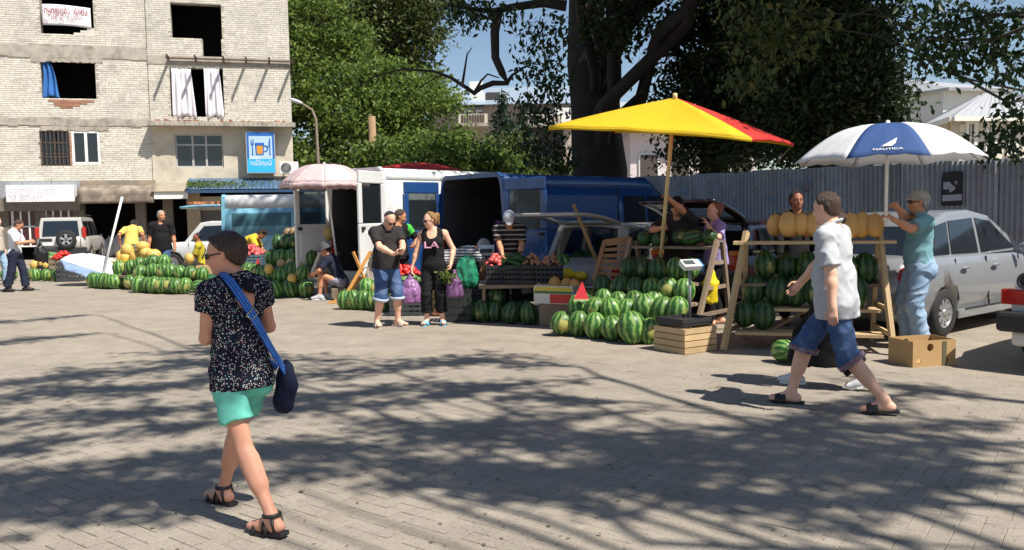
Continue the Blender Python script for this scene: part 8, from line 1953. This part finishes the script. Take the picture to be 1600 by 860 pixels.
# umbrella man and woman in lilac
loc = at(1060, 400, 11.98); ua = Vector(ap); ub = at(1030, 432, 11.75)
def on_pole(z): return ua.lerp(ub, (ua.z - z) / (ua.z - ub.z))
h1, h2 = on_pole(1.86), on_pole(1.42); q = person('man in dark shirt gripping the wooden pole of the yellow umbrella', loc, 150, 1.84, 'tan', girth=1.12, hand_l=W2L(h1 + Vector((.05, .05, -.06)), loc, R(150), 1.84), hand_r=W2L(h2 + Vector((-.02, .05, -.02)), loc, R(150), 1.84), elbow_l=(-1, .2, -.2), elbow_r=(1, .1, -.5), head_pitch=R(15), curl=1.2, grip_l=((.6, .4, .6), (.2, .9, 0)), grip_r=((-.9, .35, .1), (.1, .95, 0))); q.shirt(CHAR, .8, e=.02); q.trousers(BLKC); q.hair(HK); q.cap(BLKC)
loc = at(1118, 400, 11.9); q = person('ginger haired woman in lilac top beside the umbrella man', loc, 100, 1.74, 'fair', female=True, girth=1.1, head_yaw=R(10), hand_l=(-.20, .20, 1.42), hand_r=(.2, .3, 1.12), elbow_l=(-.9, -.4, -.8), grip_l=((0.1, .3, .9), (.3, .8, 0))); q.shirt(cloth('lilac', (.30, .24, .48)), .8, e=.02, neck_drop=.05); q.trousers(BLKC); q.hair(HR, 'bun')
# vendor in white cap
loc = at(797, 420, 13.5); q = person('vendor in white cap and striped polo bending over the tomatoes', loc, 180, 1.76, 'tan', girth=1.05, lean=.30, head_pitch=R(32), hand_r=(.10, .48, .93), hand_l=(-.16, .44, .93), elbow_r=(.8, -.4, -.2), elbow_l=(-.8, -.4, -.2)); ST = patterned('brown_stripe', (.035, .022, .020), [(.035, .022, .020), (.40, .37, .33)], 'hstripe', 4.2); q.shirt(ST, .85, e=.022, collar=CHAR); q.trousers(CHAR); q.hair(HK); q.cap(cloth('cap_white', (.60, .62, .66), dirt=(.15, .16, .2), dscale=14, damt=.8), WSH)
# grey haired man bending behind the woman in black
loc = at(694, 480, 13.7); q = person('grey haired man in striped shirt bending behind the woman in black', loc, -88, 1.74, 'tan', pelvis=(0, 0, .9), lean=R(74), head_pitch=R(-10), hand_l=(-.12, .62, .66), hand_r=(.12, .66, .66), elbow_l=(-.5, 1, -.2), elbow_r=(.5, 1, -.2)); q.shirt(patterned('bw_stripe', (.55, .54, .54), [(.03, .03, .035)], 'hstripe', 7), .85, e=.022); q.trousers(CHAR); q.hair(HGY, 'short', .01)
# woman in black tank top
loc = gnd(680, 508); q = person('woman in black tank top with pink letters carrying purple bags', loc, 174, 1.685, 'fair', glasses=SHADE, res=.0115, female=True, girth=1.2, foot_l=(-.12, .0), foot_r=(.12, .03), toe_yaw=(18, -12), head_yaw=R(-48), head_pitch=R(10), hand_r=(.345, .05, .83), hand_l=(-.29, .1, .95), elbow_r=(.6, -1, .2), elbow_l=(-.9, -1, 0), curl=1.1); LA = q
t = q.shirt(BLKC, tank=True, hem=.0, e=.014, neck_drop=.07, neck_r=.085, rip=.003); q.trousers(BLKC, to=1.72, e=.016, loose=.03, top=.13, rip=.005); q.hair(HBL, 'pony', .014); q.sandals(mat('slipper_blue', (.12, .42, .62), .6), 'slide')
pc = q.chest + (q.F * .165 - q.U * .045) * q.k; text_part('LA', .135, mat('pink_print', (.72, .36, .50), .6, var=.2), t, frame_matrix(Vector(pc), -q.R, q.F - q.U * .12), sx=1.5, extrude=.02)
def hung_bag(name, label, top, w_, h, col, seed, fill=None):
    f = Field((-w_ * .75, -w_ * .55, -h - .05), (w_ * .75, w_ * .55, .05), .014); f.cone((0, 0, 0), (0, 0, -h * .35), .015, w_ * .22, k=.03); f.ell((0, 0, -h * .68), np.eye(3), (w_ * .5, w_ * .34, h * .33), k=.08); f.cone((0, 0, -h * .3), (0, 0, -h * .95), w_ * .2, w_ * .46, k=.06, flat=(0, 1, 0), fs=.7, cap=True); f.ripple(.020, (40, 40, 10), seed); f.ripple(.010, (75, 75, 40), seed); V, Q = f.mesh()
    m_ = cloth_mat('film_' + name + str(seed), col, .4, var=.45, scale=14, dirt=tuple(x * .35 for x in col), dscale=9, damt=.6); m_.node_tree.nodes['Principled BSDF'].inputs['Roughness'].default_value = .35; b = thing(name, label, 'bag', top); new_obj('film', np_mesh('film', V, Q), m_, b); return b
VIO = (.42, .20, .44); hr = LA.ob.matrix_basis @ Vector(LA.wri[1] + np.array([0, 0, -.1])); hl = LA.ob.matrix_basis @ Vector(LA.wri[0] + np.array([0, 0, -.1]))
hung_bag('shopping_bag', 'large purple plastic bag in the right hand of the woman in black', hr + Vector((-.04, -.03, 0)), .42, .44, VIO, 1); b = hung_bag('shopping_bag', 'small purple bag with greens in the left hand of the woman in black', hl + Vector((.05, -.02, 0)), .24, .40, (.30, .14, .32), 2); C = nrg.normal(size=(160, 3)) * np.array([.07, .05, .05]) + np.array([-.10, -.03, -.1]); V, F_ = leaves_mesh(C, .06, seed=9); new_obj('greens', np_mesh('greens', V, F_, False), LEAF_B, b)['kind'] = 'stuff'
f = Field((-.28, -.2, -.02), (.28, .2, .42), .018); f.cone((0, 0, .1), (0, 0, .3), .2, .17, k=.05, flat=(0, 1, 0), fs=.7); f.ripple(.03, (34, 34, 12)); f.ripple(.012, (70, 70, 40)); V, Q = f.mesh(); p = at(730, 455, 13.45); tag(new_obj('green_bag', np_mesh('green_bag', V, Q), mat('green_film', (.03, .26, .14), .3, var=.3, scale=9), None, (p.x, 13.45, .52)), 'green plastic bag being filled by the bending grey haired man', 'bag')
# man looking at his phone
loc = gnd(606, 511); q = person('balding man in charcoal shirt and denim shorts looking at his phone', loc, -142, 1.75, 'fair', glasses=SHADE, res=.0115, girth=1.22, belly=.05, foot_l=(-.14, .06), foot_r=(.15, -.06), toe_yaw=(24, -14), lean=.06, head_pitch=R(38), hand_l=(-.04, .40, 1.10), hand_r=(.10, .40, 1.09), elbow_l=(-1, -.6, -.5), elbow_r=(1, -.6, -.5), curl=.9, grip_l=((.6, .7, .1), (.3, 0, .9)), grip_r=((-.6, .7, .1), (-.2, 0, .9))); PM_ = q
q.shirt(CHAR, .75, hem=-.06, e=.016, rip=.004); q.trousers(DEN, to=1.2, e=.02, loose=.035, top=.06, name='shorts', cuff=cloth('cuff_pale', (.40, .46, .55)), rip=.007); q.hair(HK, 'receding', .006); q.sandals(mat('sandal_pale', (.5, .42, .36), .7), 'slide'); pp = PM_.ob.matrix_basis @ Vector((PM_.wri[0] + PM_.wri[1]) / 2 + np.array([0, .06, .03])); tag(MB().box((0, 0, 0), (.07, .14, .01), Matrix.Rotation(R(25), 3, 'X')).build('phone', BLK, None, pp, (0, 0, R(-142)), bevel=.004), 'black phone in the hands of the balding man', 'phone')
# young man behind with green shoulder
loc = at(624, 470, 14.9); q = person('young man in black shirt with green shoulder behind the phone man', loc, -150, 1.76, 'tan', head_yaw=R(60), head_pitch=R(15), hand_l=(-.22, .22, 1.12), elbow_l=(-1, -.5, -.4)); t = q.shirt(BLKC, .8, e=.018); f = q.field(); q.arm(f, 0, .024, .5, cap=True); q.piece('green_sleeve', f, cloth('green', (.06, .42, .06))); q.trousers(BLKC); q.hair(HCH)
# seated vendor with bucket hat
loc = at(534, 455, 16.75); q = person('vendor in bucket hat and dark shirt sitting beside the deck chair', loc, 84, 1.74, 'tan', pelvis=(0, 0, .36), lean=.42, head_yaw=R(10), head_pitch=R(4), foot_l=(-.12, .42), foot_r=(.14, .36), knee=(0, .5, 1), hand_l=(-.14, .52, .52), hand_r=(.22, .74, .44), elbow_l=(-1, -.4, -.2), elbow_r=(1, -.2, 0)); q.shirt(NAVY, .8, e=.018, hem=.0); q.trousers(patterned('floral', (.10, .10, .15), [(.28, .26, .32), (.40, .38, .42)], 'mottle', 26), to=.95, loose=.03, name='shorts'); q.hair(HK); q.cap(mat('hat_grey', (.06, .065, .07), .9), hat=True); q.shoes(SHOEG, sole=WHT)
tag(MB().box((0, 0, .13), (.36, .34, .22)).build('low_stool', OLDW, None, (loc[0], loc[1], 0), bevel=.02), 'low wooden stool under the vendor in bucket hat', 'stool')
# yellow shirted vendors
loc = at(372, 430, 20.2); q = person('vendor in bright yellow shirt bending over the tomato crates', loc, -86, 1.74, 'tan', pelvis=(0, 0, .93), lean=R(58), head_pitch=R(12), hand_l=(-.08, .66, .86), hand_r=(.12, .72, .84), elbow_l=(-.6, .2, -1), elbow_r=(.6, .2, -1)); t = q.shirt(YEL, .85, e=.022, hem=.03); q.shirt(cloth('sky_blue', (.10, .42, .58)), 0, hem=-.12, e=.020, name='blue_hem', tank=True); q.trousers(CHAR); q.hair(HK)
loc = at(316, 420, 21.2); q = person('seated man in yellow shirt with a black strap at the long pile', loc, 100, 1.72, 'dark', pelvis=(0, 0, .52), lean=.1, foot_l=(-.12, .42), foot_r=(.14, .4), knee=(0, .5, 1), hand_l=(-.14, .34, .6), hand_r=(.14, .36, .6)); t = q.shirt(cloth('mustard', (.42, .34, .03)), .85, e=.02, hem=-.02); q.trousers(CHAR); q.hair(HK, 'receding', .006); MB().tube([q.sho[1] + q.U * .05 + q.R * -.06, q.chest + q.F * .0 - q.R * .0 - q.F * .14 + q.U * .02, q.waist - q.R * .16 - q.F * .06], .02, 6, flat=.3).build('strap', BLKC, t); tag(MB().box((0, 0, .22), (.38, .36, .40)).build('low_stool', OLDW, None, (loc[0], loc[1], 0), bevel=.02), 'low box stool under the seated man in yellow', 'stool')
loc = at(207, 420, 25.2); q = person('man in pale yellow shirt and striped trousers seen from behind', loc, 10, 1.80, 'tan', girth=1.1, lean=.42, head_pitch=R(30), hand_l=(-.34, .1, .98), hand_r=(.34, .1, .98)); q.shirt(PYEL, .8, e=.024); q.trousers(patterned('grey_stripe', (.14, .13, .12), [(.26, .24, .22)], 'vstripe', 9), loose=.04); q.hair(HK)
# grey bearded man in black
loc = at(255, 420, 21.3); q = person('grey bearded man in black shirt and jeans beside the white off-roader', loc, -168, 1.90, 'tan', girth=1.18, belly=.04, head_yaw=R(38), hand_l=(-.30, .06, .86), hand_r=(.30, .02, .82)); q.shirt(BLKC, .85, e=.024, hem=-.1, collar=BLKC); q.trousers(DEN, e=.022); q.hair(HGY, 'short', .008); f = Field(q.hc - .15, q.hc + .15, .01); f.ell(q.hc + (-q.hU * .082 + q.hF * .062) * q.k, [q.hR, q.hF, q.hU], np.array([.032, .028, .03]) * q.k, k=0); q.piece('beard', f, HGY); q.shoes(BSH)
# man in white shirt at the left edge
loc = gnd(27, 456); q = person('man in white shirt and navy trousers with a black bag at the left', loc, -80, 1.76, 'tan', foot_l=(-.1, .16), foot_r=(.1, -.18), lean=.04, head_pitch=R(34), hand_l=(-.06, .34, 1.20), hand_r=(.10, .36, 1.18), elbow_l=(-.5, -.5, -1), elbow_r=(.5, -.5, -1)); q.shirt(WSH, .9, hem=-.02, e=.022, collar=NAVY); q.trousers(NAVY, e=.022, loose=.03); q.hair(HCH, 'short', .008); q.shoes(BSH, sole=BSH)
hb_ = q.ob.matrix_basis @ Vector(q.wri[0] + np.array([0, .1, -.02])); hung_bag('black_bag', 'black plastic bag in the hands of the man in white shirt', hb_ + Vector((.12, 0, 0)), .34, .48, (.03, .03, .03), 4)
loc = at(-2, 430, 22.5); q = person('bald man in beige shirt cut off by the left edge', loc, -85, 1.84, 'pale', girth=1.1); q.shirt(cloth('beige', (.46, .40, .34)), .9, e=.022); q.trousers(LDEN); q.shoes(BSH)
